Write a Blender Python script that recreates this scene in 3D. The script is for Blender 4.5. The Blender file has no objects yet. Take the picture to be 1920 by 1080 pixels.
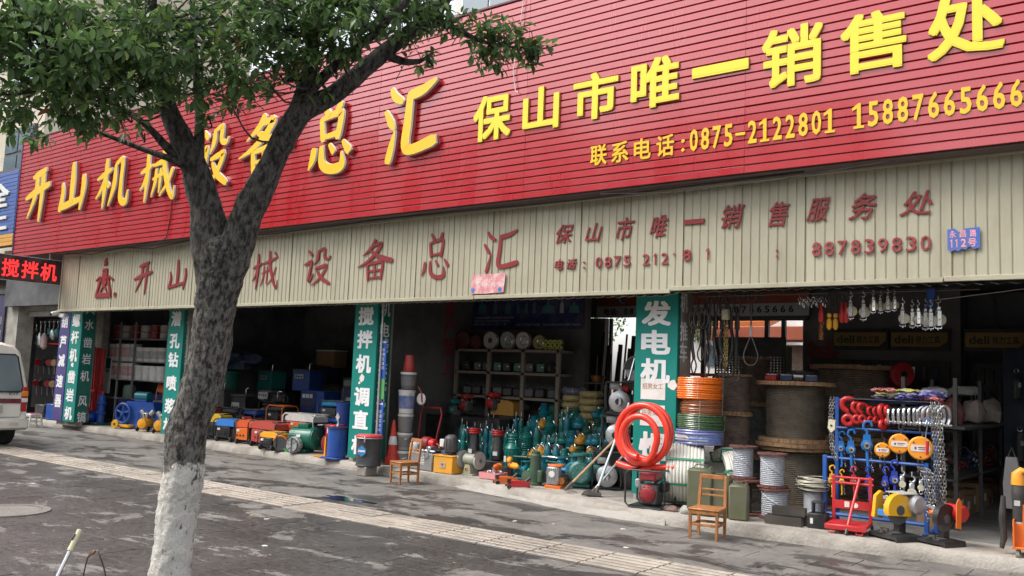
import bpy, math, random
from mathutils import Vector, Matrix
random.seed(7)
PI = math.pi
SC = bpy.context.scene
COL = SC.collection
# ------------------------------------------------------------------ camera, sky, sun, exposure
cam_d = bpy.data.cameras.new('camera')
cam = bpy.data.objects.new('camera', cam_d); COL.objects.link(cam); SC.camera = cam
YAW, PITCH, ROLL = 0.662643, 0.100532, 0.0398897
cf = Vector((-math.sin(YAW)*math.cos(PITCH), math.cos(YAW)*math.cos(PITCH), math.sin(PITCH)))
cr = Vector((math.cos(YAW), math.sin(YAW), 0)); cu = cr.cross(cf)
r2 = cr*math.cos(ROLL) + cu*math.sin(ROLL); u2 = -cr*math.sin(ROLL) + cu*math.cos(ROLL)
mt = Matrix((r2, u2, -cf)).transposed().to_4x4(); mt.translation = Vector((0, 0, 1.63))
cam.matrix_world = mt
cam_d.sensor_width = 36; cam_d.lens = 1673.16/1920*36
cam_d.clip_start = .05; cam_d.clip_end = 800
SUN_EL, SUN_AZ = math.radians(52), math.radians(222)     # azimuth clockwise from +y: the sun stands over the street, to the left
w = bpy.data.worlds.new('World'); SC.world = w; w.use_nodes = True
nt = w.node_tree; bg = nt.nodes['Background']
sky = nt.nodes.new('ShaderNodeTexSky'); sky.sky_type = 'NISHITA'; sky.sun_disc = False
sky.sun_elevation = SUN_EL; sky.sun_rotation = SUN_AZ; sky.dust_density = 3.0; sky.air_density = 1.2
hs = nt.nodes.new('ShaderNodeHueSaturation'); hs.inputs['Saturation'].default_value = .28; hs.inputs['Value'].default_value = 1.35
tc = nt.nodes.new('ShaderNodeTexCoord'); mp = nt.nodes.new('ShaderNodeMapping'); mp.inputs['Scale'].default_value = (1, 1, 2.2)
cn = nt.nodes.new('ShaderNodeTexNoise'); cn.inputs['Scale'].default_value = 2.6; cn.inputs['Detail'].default_value = 7
cm = nt.nodes.new('ShaderNodeMapRange'); cm.inputs[1].default_value = .35; cm.inputs[2].default_value = .7; cm.inputs[3].default_value = .85; cm.inputs[4].default_value = 1.3
mx = nt.nodes.new('ShaderNodeMix'); mx.data_type = 'RGBA'; mx.blend_type = 'MULTIPLY'; mx.inputs[0].default_value = 1
L = nt.links.new
L(sky.outputs[0], hs.inputs['Color']); L(tc.outputs['Generated'], mp.inputs[0]); L(mp.outputs[0], cn.inputs[0]); L(cn.outputs[0], cm.inputs[0])
L(hs.outputs[0], mx.inputs[6]); L(cm.outputs[0], mx.inputs[7]); L(mx.outputs[2], bg.inputs[0])
bg.inputs[1].default_value = .15
sd = bpy.data.lights.new('sun', 'SUN'); sd.energy = 1.3; sd.angle = math.radians(24); sd.color = (1, .95, .88)
so = bpy.data.objects.new('sun', sd); COL.objects.link(so)
sdir = Vector((math.sin(SUN_AZ)*math.cos(SUN_EL), math.cos(SUN_AZ)*math.cos(SUN_EL), math.sin(SUN_EL)))
so.rotation_euler = (-sdir).to_track_quat('-Z', 'Y').to_euler(); so.location = (0, -8, 25)
SC.view_settings.view_transform = 'Standard'; SC.view_settings.look = 'None'
SC.view_settings.exposure = 0.75; SC.view_settings.gamma = 1
try: SC.view_settings.use_curve_mapping = False
except Exception: pass
SC.render.engine = 'CYCLES'; SC.cycles.max_bounces = 7; SC.cycles.use_denoising = True

# ------------------------------------------------------------------ materials
MC = {}
def mat(name, col, rough=.5, metal=0., grime=.3, gs=5., bump=0., bs=60., coat=0., spec=.5, dirt=(.16, .14, .12), world=False, vary=.06, stretch=None, alpha=None, streak=0):
    if name in MC: return MC[name]
    m = bpy.data.materials.new(name); m.use_nodes = True; t = m.node_tree; b = t.nodes['Principled BSDF']; N = t.nodes.new; K = t.links.new
    if world: g = N('ShaderNodeNewGeometry'); src = g.outputs['Position']
    else: g = N('ShaderNodeTexCoord'); src = g.outputs['Object']
    oi = N('ShaderNodeObjectInfo'); mu = N('ShaderNodeMath'); mu.operation = 'MULTIPLY'; mu.inputs[1].default_value = 0 if world else 37.
    K(oi.outputs['Random'], mu.inputs[0])
    ad = N('ShaderNodeVectorMath'); ad.operation = 'ADD'; K(src, ad.inputs[0]); K(mu.outputs[0], ad.inputs[1])
    mpn = N('ShaderNodeMapping'); mpn.inputs['Scale'].default_value = stretch or (1, 1, 1); K(ad.outputs[0], mpn.inputs[0])
    n1 = N('ShaderNodeTexNoise'); n1.inputs['Scale'].default_value = gs; n1.inputs['Detail'].default_value = 8; n1.inputs['Roughness'].default_value = .62
    K(mpn.outputs[0], n1.inputs[0])
    mr = N('ShaderNodeMapRange'); mr.inputs[1].default_value = .42; mr.inputs[2].default_value = .75; mr.inputs[3].default_value = 0; mr.inputs[4].default_value = min(1, grime*1.6)
    K(n1.outputs[0], mr.inputs[0])
    mix = N('ShaderNodeMix'); mix.data_type = 'RGBA'; mix.inputs[6].default_value = (*col, 1); mix.inputs[7].default_value = (*dirt, 1); K(mr.outputs[0], mix.inputs[0])
    vr = N('ShaderNodeMapRange'); vr.inputs[3].default_value = 1-vary; vr.inputs[4].default_value = 1+vary; K(oi.outputs['Random'], vr.inputs[0])
    m2 = N('ShaderNodeMix'); m2.data_type = 'RGBA'; m2.blend_type = 'MULTIPLY'; m2.inputs[0].default_value = 1
    K(mix.outputs[2], m2.inputs[6]); K(vr.outputs[0], m2.inputs[7]); K(m2.outputs[2], b.inputs['Base Color'])
    rr = N('ShaderNodeMapRange'); rr.inputs[1].default_value = .3; rr.inputs[2].default_value = .7; rr.inputs[3].default_value = max(.03, rough-.08); rr.inputs[4].default_value = min(1, rough+.15)
    K(n1.outputs[0], rr.inputs[0]); K(rr.outputs[0], b.inputs['Roughness'])
    b.inputs['Metallic'].default_value = metal; b.inputs['Specular IOR Level'].default_value = spec
    if coat: b.inputs['Coat Weight'].default_value = coat; b.inputs['Coat Roughness'].default_value = .12
    if bump:
        n2 = N('ShaderNodeTexNoise'); n2.inputs['Scale'].default_value = bs; n2.inputs['Detail'].default_value = 6; K(ad.outputs[0], n2.inputs[0])
        bp = N('ShaderNodeBump'); bp.inputs['Strength'].default_value = bump; bp.inputs['Distance'].default_value = .02; K(n2.outputs[0], bp.inputs['Height']); K(bp.outputs[0], b.inputs['Normal'])
    if alpha is not None: b.inputs['Alpha'].default_value = alpha
    MC[name] = m; return m
P = lambda name, r, g, b, **k: mat(name, (r, g, b), **k)
red = P('red paint', .50, .018, .02, rough=.35, grime=.12)
dred = P('dark red paint', .26, .012, .018, rough=.38, grime=.2)
orange = P('orange paint', .72, .15, .015, rough=.38, grime=.12)
yellow = P('yellow paint', .72, .36, .012, rough=.4, grime=.15)
blue = P('blue paint', .012, .07, .32, rough=.35, grime=.15)
lblue = P('light blue paint', .03, .20, .50, rough=.4, grime=.15)
dblue = P('dark blue paint', .015, .03, .11, rough=.4, grime=.2)
teal = P('teal paint', .004, .15, .13, rough=.3, grime=.14)
teal2 = P('blue teal paint', .006, .16, .20, rough=.3, grime=.14)
dgreen = P('dark green paint', .012, .085, .05, rough=.4, grime=.25)
olive = P('olive paint', .095, .10, .05, rough=.5, grime=.3)
black = P('black paint', .014, .014, .016, rough=.38, grime=.2)
rubber = P('rubber', .02, .02, .021, rough=.75, grime=.3)
grey = P('grey paint', .22, .22, .22, rough=.45, grime=.3)
lgrey = P('light grey paint', .42, .42, .40, rough=.45, grime=.25)
dgrey = P('dark grey paint', .06, .062, .066, rough=.45, grime=.3)
sage = P('khaki grey paint', .30, .31, .24, rough=.45, grime=.2)
white = P('white plastic', .68, .67, .63, rough=.45, grime=.18)
steel = P('bare steel', .55, .55, .56, rough=.3, metal=1, grime=.25)
chrome = P('bright zinc', .75, .75, .76, rough=.2, metal=1, grime=.1)
alu = P('cast aluminium', .52, .53, .54, rough=.45, metal=.75, grime=.25)
dsteel = P('oily dark steel', .11, .10, .09, rough=.45, metal=.8, grime=.4)
copper = P('copper wire', .55, .22, .08, rough=.4, metal=.9)
wood = P('varnished wood', .42, .17, .055, rough=.42, grime=.55, gs=3, dirt=(.09, .04, .02), stretch=(9, 9, 1.2), bump=.15, bs=50)
rwood = P('rough reel timber', .40, .24, .12, rough=.75, grime=.6, gs=4, dirt=(.06, .04, .03), stretch=(2, 14, 2), bump=.5, bs=70)
rredwood = P('stained reel timber', .17, .06, .045, rough=.75, grime=.6, gs=6, dirt=(.05, .03, .03), bump=.5, bs=60)
handlewood = P('ash handle', .52, .33, .17, rough=.5, grime=.3, stretch=(8, 8, 1))
clear = P('plastic wrap', .55, .56, .55, rough=.2, grime=.1)
card = P('cardboard', .33, .20, .105, rough=.8, grime=.3)
paper = P('paper', .72, .70, .66, rough=.7, grime=.12)
pink = P('pink board', .62, .25, .25, rough=.6, grime=.2)
green = P('bright green plastic', .06, .42, .04, rough=.4, grime=.1)
violet = P('violet', .13, .06, .30, rough=.5, grime=.15)

# ------------------------------------------------------------------ mesh builder
class B:
    def __init__(s): s.v = []; s.f = []; s.m = []; s.k = 0
    def add(s, vs, fs, T=None):
        n = len(s.v)
        s.v += [tuple(T @ Vector(p)) for p in vs] if T is not None else [tuple(p) for p in vs]
        for f in fs: s.f.append(tuple(n+i for i in f)); s.m.append(s.k)
        return s
    def box(s, c, d, b=0., rot=None):
        x, y, z = d[0]/2, d[1]/2, d[2]/2
        T = Matrix.Translation(c) @ (rot if rot is not None else Matrix())
        if not b:
            vs = [(i*x, j*y, k*z) for i in (-1, 1) for j in (-1, 1) for k in (-1, 1)]
            return s.add(vs, [(0, 1, 3, 2), (4, 6, 7, 5), (0, 4, 5, 1), (2, 3, 7, 6), (0, 2, 6, 4), (1, 5, 7, 3)], T)
        b = min(b, x*.9, y*.9, z*.9); vs = []; 
        # chamfered box: three points per corner
        ix = {}
        for i in (-1, 1):
            for j in (-1, 1):
                for k in (-1, 1):
                    ix[i, j, k] = len(vs)
                    vs += [(i*x, j*(y-b), k*(z-b)), (i*(x-b), j*y, k*(z-b)), (i*(x-b), j*(y-b), k*z)]
        fs = []
        def q(l, flip): fs.append(tuple(l[::-1] if flip else l))
        for i in (-1, 1): q([ix[i, -1, -1], ix[i, 1, -1], ix[i, 1, 1], ix[i, -1, 1]], i < 0)
        for j in (-1, 1): q([ix[-1, j, -1]+1, ix[-1, j, 1]+1, ix[1, j, 1]+1, ix[1, j, -1]+1], j < 0)
        for k in (-1, 1): q([ix[-1, -1, k]+2, ix[1, -1, k]+2, ix[1, 1, k]+2, ix[-1, 1, k]+2], k < 0)
        for i in (-1, 1):
            for j in (-1, 1): q([ix[i, j, -1], ix[i, j, -1]+1, ix[i, j, 1]+1, ix[i, j, 1]], i*j < 0)
        for i in (-1, 1):
            for k in (-1, 1): q([ix[i, -1, k]+2, ix[i, -1, k], ix[i, 1, k], ix[i, 1, k]+2], i*k < 0)
        for j in (-1, 1):
            for k in (-1, 1): q([ix[-1, j, k]+1, ix[-1, j, k]+2, ix[1, j, k]+2, ix[1, j, k]+1], j*k < 0)
        for i in (-1, 1):
            for j in (-1, 1):
                for k in (-1, 1): q([ix[i, j, k], ix[i, j, k]+1, ix[i, j, k]+2], i*j*k < 0)
        return s.add(vs, fs, T)
    def tube(s, pts, r, n=8, caps=True, closed=False):
        pts = [Vector(p) for p in pts]; m = len(pts)
        rs = r if isinstance(r, (list, tuple)) else [r]*m
        vs = []; nrm = None
        for i, p in enumerate(pts):
            a = pts[(i-1) % m] if (i > 0 or closed) else p; b = pts[(i+1) % m] if (i < m-1 or closed) else p
            t = (b-a).normalized() if (b-a).length > 1e-9 else Vector((0, 0, 1))
            if nrm is None: nrm = t.orthogonal().normalized()
            else:
                nrm = nrm - t*nrm.dot(t); nrm = nrm.normalized() if nrm.length > 1e-6 else t.orthogonal().normalized()
            bn = t.cross(nrm)
            for k in range(n):
                a_ = 2*PI*k/n; vs.append(p + (nrm*math.cos(a_) + bn*math.sin(a_))*rs[i])
        fs = []
        for i in range(m if closed else m-1):
            for k in range(n):
                j = (i+1) % m; fs.append((i*n+k, i*n+(k+1) % n, j*n+(k+1) % n, j*n+k))
        if caps and not closed: fs += [tuple(range(n))[::-1], tuple((m-1)*n+k for k in range(n))]
        return s.add(vs, fs)
    def cyl(s, p0, p1, r, r1=None, n=16, b=0.):
        p0, p1 = Vector(p0), Vector(p1); r1 = r if r1 is None else r1
        if b:
            t = (p1-p0).normalized()*b
            return s.tube([p0, p0+t, p1-t, p1], [r-b, r, r1, r1-b], n)
        return s.tube([p0, p1], [r, r1], n)
    def lathe(s, prof, n=24, T=None, caps=True):
        vs = []; fs = []; m = len(prof)
        for (r, z) in prof:
            for k in range(n): a = 2*PI*k/n; vs.append((r*math.cos(a), r*math.sin(a), z))
        for i in range(m-1):
            for k in range(n): fs.append((i*n+k, i*n+(k+1) % n, (i+1)*n+(k+1) % n, (i+1)*n+k))
        if caps: fs += [tuple(range(n))[::-1], tuple((m-1)*n+k for k in range(n))]
        return s.add(vs, fs, T)
    def torus(s, c, R, r, n=32, m=8, rot=None, arc=2*PI, a0=0):
        rot = rot if rot is not None else Matrix()
        full = arc > 2*PI-1e-3; k = n if full else n+1
        pts = [Vector(c) + (rot @ Vector((R*math.cos(a0+arc*i/n), R*math.sin(a0+arc*i/n), 0))) for i in range(k)]
        return s.tube(pts, r, m, closed=full)
    def prism(s, poly, y0, y1, T=None, axis='y'):
        n = len(poly)
        if axis == 'y': vs = [(a, y0, c) for a, c in poly] + [(a, y1, c) for a, c in poly]
        elif axis == 'x': vs = [(y0, a, c) for a, c in poly] + [(y1, a, c) for a, c in poly]
        else: vs = [(a, c, y0) for a, c in poly] + [(a, c, y1) for a, c in poly]
        fs = [tuple(range(n)), tuple(range(n, 2*n))[::-1]] + [(i, n+i, n+(i+1) % n, (i+1) % n) for i in range(n)]
        return s.add(vs, fs, T)
    def mesh(s, name, mats, smooth=38):
        me = bpy.data.meshes.new(name); me.from_pydata(s.v, [], s.f)
        mats = mats if isinstance(mats, (list, tuple)) else [mats]
        for m in mats: me.materials.append(m)
        if len(mats) > 1: me.polygons.foreach_set('material_index', s.m)
        if smooth:
            me.shade_smooth(); me.set_sharp_from_angle(angle=math.radians(smooth))
        me.validate(); me.update(); return me
def part(name, b, m, parent=None, loc=None, rot=None, smooth=38, **props):
    me = b.mesh(name, m, smooth) if isinstance(b, B) else b
    o = bpy.data.objects.new(name, me); COL.objects.link(o)
    if parent is not None: o.parent = parent
    if loc is not None: o.location = loc
    if rot is not None: o.rotation_euler = rot
    for k, v in props.items(): o[k] = v
    return o
def thing(name, label, cat, loc=(0, 0, 0), rz=0., group=None):
    o = bpy.data.objects.new(name, None); COL.objects.link(o); o.location = loc; o.rotation_euler = (0, 0, rz)
    o.empty_display_size = .1; o['label'] = label; o['category'] = cat
    if group: o['group'] = group
    return o
def solo(name, label, cat, b, m, loc=(0, 0, 0), rz=0., group=None, smooth=38):
    o = part(name, b, m, None, loc, (0, 0, rz), smooth); o['label'] = label; o['category'] = cat
    if group: o['group'] = group
    return o
def kids(o): return [c for c in bpy.data.objects if c.parent == o]
def dup(root, label, loc, rz=0., scale=None, rx=0., group=None):
    def cp(o, par):
        c = o.copy(); COL.objects.link(c)
        if par is not None: c.parent = par
        for ch in KIDS.get(o.name, ()): cp(ch, c)
        return c
    if root.name not in KIDS: index(root)
    r = cp(root, None); r.location = loc; r.rotation_euler = (rx, 0, rz); r['label'] = label
    if scale: r.scale = (scale, scale, scale) if not isinstance(scale, tuple) else scale
    if group: r['group'] = group
    return r
KIDS = {}
def index(root):
    for o in bpy.data.objects:
        if o.parent is not None: 
            l = KIDS.setdefault(o.parent.name, [])
            if o not in l: l.append(o)
    KIDS.setdefault(root.name, [])
RX = lambda a: Matrix.Rotation(a, 4, 'X')
RY = lambda a: Matrix.Rotation(a, 4, 'Y')
RZ = lambda a: Matrix.Rotation(a, 4, 'Z')

# ------------------------------------------------------------------ lettering
def glyph(s, bold=.0, depth=.02, shear=0., res=3):
    c = bpy.data.curves.new('t', 'FONT'); c.body = s; c.size = 1; c.offset = bold; c.extrude = .5; c.shear = shear; c.resolution_u = res
    o = bpy.data.objects.new('t', c); COL.objects.link(o)
    me = bpy.data.meshes.new_from_object(o)
    bpy.data.objects.remove(o); bpy.data.curves.remove(c); return me
GC = {}
def letters(s, w_, h_, m, parent, loc, depth=.02, bold=0., shear=0., face='-y', name='letter', bend=None, side=None):
    """text fitted to width w_ and height h_, bottom left at loc, facing -y (or +x)"""
    key = (s, bold, shear)
    if key not in GC:
        g = glyph(s, 0, shear=shear, res=2); vs = [v.co.copy() for v in g.vertices]; fs = [tuple(p.vertices) for p in g.polygons]
        bpy.data.meshes.remove(g)
        x0 = min(v.x for v in vs); x1 = max(v.x for v in vs); y0 = min(v.y for v in vs); y1 = max(v.y for v in vs)
        x0 -= bold; x1 += bold; y0 -= bold; y1 += bold
        V, F = [], []
        offs = [(0, 0, 0)] if not bold else [(bold*a, bold*c, k) for k, (a, c) in enumerate(((0, 0), (1, 0), (-1, 0), (0, 1), (0, -1), (.95, .95), (-.95, .95), (.95, -.95), (-.95, -.95)))]
        for a, c, k in offs:
            o = len(V); V += [((v.x+a-x0)/(x1-x0), (v.y+c-y0)/(y1-y0), v.z - (.012*k if v.z > 0 else 0)) for v in vs]; F += [tuple(o+i for i in f) for f in fs]
        GC[key] = (V, F, (x1-x0)/(y1-y0))
    vs, fs, asp = GC[key]
    if w_ is None: w_ = asp*h_
    if len(s) > 1 and name == 'letter': name = 'lettering'
    b = B(); out = []
    for x, y, z in vs:
        X, Z, Y = x*w_, y*h_, -(z+.5)*depth
        if bend: a = X/bend; out.append(((bend-Y)*math.sin(a), bend-(bend-Y)*math.cos(a), Z))
        elif face == '-y': out.append((X, Y, Z))
        else: out.append((-Y, X, Z))
    b.add(out, fs)
    if side is not None:
        ax = 1 if face == '-y' else 0
        b.m = [1 if max(out[i][ax] for i in f)-min(out[i][ax] for i in f) > depth*.5 else 0 for f in fs]
        m = [m, side]
    o = part(name, b, m, parent, loc, smooth=0)
    if name == 'lettering': o['kind'] = 'stuff'
    return o
def cat_rom(pts, k=5):
    out = []; n = len(pts)
    for i in range(n-1):
        p0 = pts[max(i-1, 0)]; p1 = pts[i]; p2 = pts[i+1]; p3 = pts[min(i+2, n-1)]
        for j in range(k):
            t = j/k
            out.append(tuple(.5*((2*b)+(-a+c)*t+(2*a-5*b+4*c-d)*t*t+(-a+3*b-3*c+d)*t**3) for a, b, c, d in zip(p0, p1, p2, p3)))
    out.append(tuple(pts[-1])); return out
W = .085
BR = {  # brush strokes on a unit square: points (x, y, half width)
 '开': [[(.28, .84, .03), (.5, .88, .06), (.8, .95, .04)], [(.02, .46, .03), (.4, .55, .06), (.98, .66, .05)], [(.46, .86, .06), (.42, .5, .06), (.14, .08, .015)], [(.7, .93, .07), (.69, .5, .06), (.64, 0, .03)]],
 '山': [[(.5, 1, .05), (.52, .6, .075), (.5, .2, .06)], [(.12, .62, .03), (.17, .4, .06), (.08, .06, .05)], [(.06, .1, .05), (.45, .17, .06), (.9, .24, .04)], [(.9, .7, .05), (.93, .45, .07), (.84, .02, .03)]],
 '机': [[(.02, .62, .02), (.25, .7, .05), (.46, .79, .03)], [(.3, 1, .05), (.28, .5, .06), (.24, 0, .02)], [(.27, .62, .04), (.15, .38, .04), (.0, .22, .01)], [(.3, .56, .03), (.4, .44, .045)], [(.58, .84, .04), (.57, .45, .06), (.42, .04, .015)], [(.58, .86, .03), (.78, .94, .05), (.78, .5, .05), (.8, .14, .06), (.96, .06, .05), (1., .3, .012)]],
 '械': [[(.0, .58, .02), (.18, .64, .045), (.34, .7, .02)], [(.2, .95, .045), (.2, .5, .05), (.16, 0, .02)], [(.18, .55, .03), (.1, .35, .03), (.0, .24, .01)], [(.36, .68, .02), (.65, .74, .045), (.98, .84, .03)], [(.66, 1, .05), (.7, .6, .055), (.84, .2, .05), (.98, .0, .03), (1., .22, .01)], [(.84, .97, .03), (.94, .88, .04)], [(.36, .42, .02), (.66, .5, .035)], [(.45, .6, .035), (.44, .35, .04), (.34, .08, .01)], [(.58, .6, .03), (.58, .35, .035), (.56, .14, .015)], [(.92, .56, .04), (.8, .3, .035), (.58, .08, .01)]],
 '设': [[(.14, .96, .03), (.28, .84, .055)], [(.0, .58, .02), (.16, .62, .05), (.28, .66, .04), (.22, .35, .05), (.2, .12, .045), (.38, .32, .012)], [(.52, .94, .04), (.5, .74, .055), (.38, .56, .01)], [(.52, .93, .03), (.74, .98, .05), (.75, .76, .05), (.9, .7, .04), (.97, .78, .02)], [(.42, .46, .03), (.64, .5, .05), (.84, .52, .05), (.64, .22, .045), (.3, .0, .01)], [(.48, .4, .03), (.66, .2, .06), (.98, .03, .05)]],
 '备': [[(.48, 1, .05), (.38, .82, .05), (.14, .62, .01)], [(.44, .86, .03), (.66, .9, .055), (.5, .66, .05), (.26, .46, .04), (.0, .34, .01)], [(.32, .76, .03), (.56, .6, .06), (.98, .46, .07)], [(.28, .4, .04), (.3, .2, .045), (.31, .0, .03)], [(.28, .4, .03), (.62, .45, .045), (.72, .42, .045), (.68, .02, .04)], [(.31, .22, .025), (.68, .25, .03)], [(.49, .42, .035), (.5, .06, .03)], [(.31, .05, .03), (.68, .07, .03)]],
 '总': [[(.32, 1, .03), (.43, .86, .055)], [(.7, 1, .05), (.6, .84, .035)], [(.28, .8, .04), (.33, .48, .045)], [(.28, .8, .03), (.64, .86, .05), (.72, .8, .05), (.66, .48, .045)], [(.33, .52, .03), (.66, .55, .04)], [(.13, .36, .05), (.1, .2, .05), (.02, .06, .01)], [(.3, .38, .04), (.34, .12, .06), (.55, .02, .06), (.78, .06, .06), (.76, .26, .012)], [(.48, .4, .025), (.58, .28, .045)], [(.78, .42, .025), (.92, .26, .06)]],
 '汇': [[(.12, 1, .03), (.2, .88, .05), (.34, .8, .04)], [(.02, .7, .03), (.14, .52, .05), (.2, .44, .02)], [(.1, .0, .05), (.16, .2, .045), (.22, .42, .01)], [(.5, .86, .06), (.74, .9, .06), (.98, 1., .03)], [(.5, .88, .05), (.47, .5, .06), (.44, .2, .065), (.56, .12, .06), (1.0, .2, .07)]],
}
def brush(ch, w_, h_, m, parent, loc, depth=.03, rim=None, side=None, fat=1.0):
    b = B(); mats = [m]
    def layer(extra, y_front, y_back, idx, sidx):
        for si, st in enumerate(BR[ch]):
            pts = cat_rom(st, 6); n = len(pts); e = si*.0012
            Lf, Rt = [], []
            for i, (x, z, hw) in enumerate(pts):
                a = pts[max(i-1, 0)]; c = pts[min(i+1, n-1)]
                dx, dz = (c[0]-a[0])*w_, (c[1]-a[1])*h_; l = math.hypot(dx, dz) or 1
                hh = hw*fat*min(w_, h_)*1.05 + extra
                nx, nz = -dz/l*hh, dx/l*hh; px, pz = x*w_, z*h_
                if i == 0: px -= dx/l*hh*.45; pz -= dz/l*hh*.45; nx *= .7; nz *= .7
                if i == n-1: px += dx/l*hh*.45; pz += dz/l*hh*.45; nx *= .7; nz *= .7
                Lf.append((px+nx, pz+nz)); Rt.append((px-nx, pz-nz))
            vs = []
            for yy in (y_front+e, y_back): vs += [(x, yy, z) for x, z in Lf] + [(x, yy, z) for x, z in Rt]
            k = 2*n; fs = []; ms = []
            for i in range(n-1):
                fs.append((i, i+1, n+i+1, n+i)); ms.append(idx)
                fs.append((i+1, i, k+i, k+i+1)); ms.append(sidx)
                fs.append((n+i, n+i+1, k+n+i+1, k+n+i)); ms.append(sidx)
            fs += [(0, n, k+n, k), (n-1, k+n-1, k+2*n-1, 2*n-1)]; ms += [sidx]*2
            o = len(b.v); b.v += vs; b.f += [tuple(o+q for q in f) for f in fs]; b.m += ms
    if rim is not None:
        mats = [m, rim, side]; layer(0, -depth, -depth+.02, 0, 1); layer(.009, -depth+.022, -depth+.035, 1, 1); layer(.004, -depth+.05, 0, 2, 2)
    else: layer(0, -depth, 0, 0, 0)
    return part('letter', b, mats, parent, loc, smooth=0)
# ------------------------------------------------------------------ ground materials
def pave_mat(name, base, wet, wet_lo=.485, wet_hi=.515, rough=.7, lines=False):
    m = bpy.data.materials.new(name); m.use_nodes = True; t = m.node_tree; b = t.nodes['Principled BSDF']; N = t.nodes.new; K = t.links.new
    g = N('ShaderNodeNewGeometry'); mp_ = N('ShaderNodeMapping'); mp_.inputs['Scale'].default_value = (.8, 1.5, 1); K(g.outputs['Position'], mp_.inputs[0])
    n1 = N('ShaderNodeTexNoise'); n1.inputs['Scale'].default_value = 1.25; n1.inputs['Detail'].default_value = 13; n1.inputs['Roughness'].default_value = .74; n1.inputs['Distortion'].default_value = .5; K(mp_.outputs[0], n1.inputs[0])
    sep = N('ShaderNodeSeparateXYZ'); K(g.outputs['Position'], sep.inputs[0])
    yb = N('ShaderNodeMapRange'); yb.inputs[1].default_value = 6.4; yb.inputs[2].default_value = 8.6; yb.inputs[3].default_value = .045; yb.inputs[4].default_value = -.05; K(sep.outputs['Y'], yb.inputs[0])
    oj = N('ShaderNodeObjectInfo'); oj2 = N('ShaderNodeMath'); oj2.operation = 'MULTIPLY_ADD'; oj2.inputs[1].default_value = .035; K(oj.outputs['Random'], oj2.inputs[0]); K(yb.outputs[0], oj2.inputs[2])
    ad = N('ShaderNodeMath'); ad.operation = 'ADD'; K(n1.outputs[0], ad.inputs[0]); K(oj2.outputs[0], ad.inputs[1])
    wm = N('ShaderNodeMapRange'); wm.inputs[1].default_value = wet_lo; wm.inputs[2].default_value = wet_hi; K(ad.outputs[0], wm.inputs[0])
    n2 = N('ShaderNodeTexNoise'); n2.inputs['Scale'].default_value = 16; n2.inputs['Detail'].default_value = 8; n2.inputs['Roughness'].default_value = .7; K(g.outputs['Position'], n2.inputs[0])
    n3 = N('ShaderNodeTexNoise'); n3.inputs['Scale'].default_value = 1.7; n3.inputs['Detail'].default_value = 5; K(g.outputs['Position'], n3.inputs[0])
    c1 = N('ShaderNodeMix'); c1.data_type = 'RGBA'; c1.inputs[6].default_value = (*[c*.62 for c in base], 1); c1.inputs[7].default_value = (*[min(1, c*1.35) for c in base], 1)
    s1 = N('ShaderNodeMath'); s1.operation = 'MULTIPLY_ADD'; s1.inputs[1].default_value = .5; K(n2.outputs[0], s1.inputs[0])
    s0 = N('ShaderNodeMath'); s0.operation = 'MULTIPLY'; s0.inputs[1].default_value = .5; K(n3.outputs[0], s0.inputs[0]); K(s0.outputs[0], s1.inputs[2])
    sr = N('ShaderNodeMapRange'); sr.inputs[1].default_value = .35; sr.inputs[2].default_value = .65; K(s1.outputs[0], sr.inputs[0]); K(sr.outputs[0], c1.inputs[0])
    oi = N('ShaderNodeObjectInfo'); vr = N('ShaderNodeMapRange'); vr.inputs[3].default_value = .93; vr.inputs[4].default_value = 1.07; K(oi.outputs['Random'], vr.inputs[0])
    cv = N('ShaderNodeMix'); cv.data_type = 'RGBA'; cv.blend_type = 'MULTIPLY'; cv.inputs[0].default_value = 1; K(c1.outputs[2], cv.inputs[6]); K(vr.outputs[0], cv.inputs[7])
    c2 = N('ShaderNodeMix'); c2.data_type = 'RGBA'; K(cv.outputs[2], c2.inputs[6]); K(wm.outputs[0], c2.inputs[0])
    cw_ = N('ShaderNodeMix'); cw_.data_type = 'RGBA'; cw_.inputs[6].default_value = (*[c*.62 for c in wet], 1); cw_.inputs[7].default_value = (*[c*1.6 for c in wet], 1); K(sr.outputs[0], cw_.inputs[0]); K(cw_.outputs[2], c2.inputs[7])
    K(c2.outputs[2], b.inputs['Base Color'])
    r = N('ShaderNodeMapRange'); r.inputs[3].default_value = rough; r.inputs[4].default_value = .34; K(wm.outputs[0], r.inputs[0])
    rn = N('ShaderNodeMapRange'); rn.inputs[1].default_value = .35; rn.inputs[2].default_value = .65; rn.inputs[3].default_value = -.10; rn.inputs[4].default_value = .22; K(n2.outputs[0], rn.inputs[0]); ra = N('ShaderNodeMath'); ra.operation = 'ADD'; K(r.outputs[0], ra.inputs[0]); K(rn.outputs[0], ra.inputs[1]); K(ra.outputs[0], b.inputs['Roughness'])
    bp = N('ShaderNodeBump'); bp.inputs['Strength'].default_value = .35; bp.inputs['Distance'].default_value = .01; K(n2.outputs[0], bp.inputs['Height']); K(bp.outputs[0], b.inputs['Normal'])
    return m
PAVE = pave_mat('paving stone', (.165, .152, .138), (.052, .048, .045), .482, .516)
TACT = pave_mat('tactile paving', (.345, .30, .25), (.27, .235, .20), .55, .62)
CONC = mat('concrete', (.34, .31, .27), rough=.85, grime=.55, gs=2.2, bump=.6, bs=35, dirt=(.14, .12, .10), world=True)
FLOORC = mat('shop floor concrete', (.26, .25, .235), rough=.5, grime=.45, gs=1.6, bump=.15, bs=30, dirt=(.10, .09, .08), world=True)
ASPH = mat('asphalt', (.05, .05, .052), rough=.85, grime=.3, gs=1, bump=.5, bs=90, world=True)
SOIL = mat('bare earth', (.14, .12, .09), rough=.9, grime=.5, gs=.7, world=True)
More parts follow.
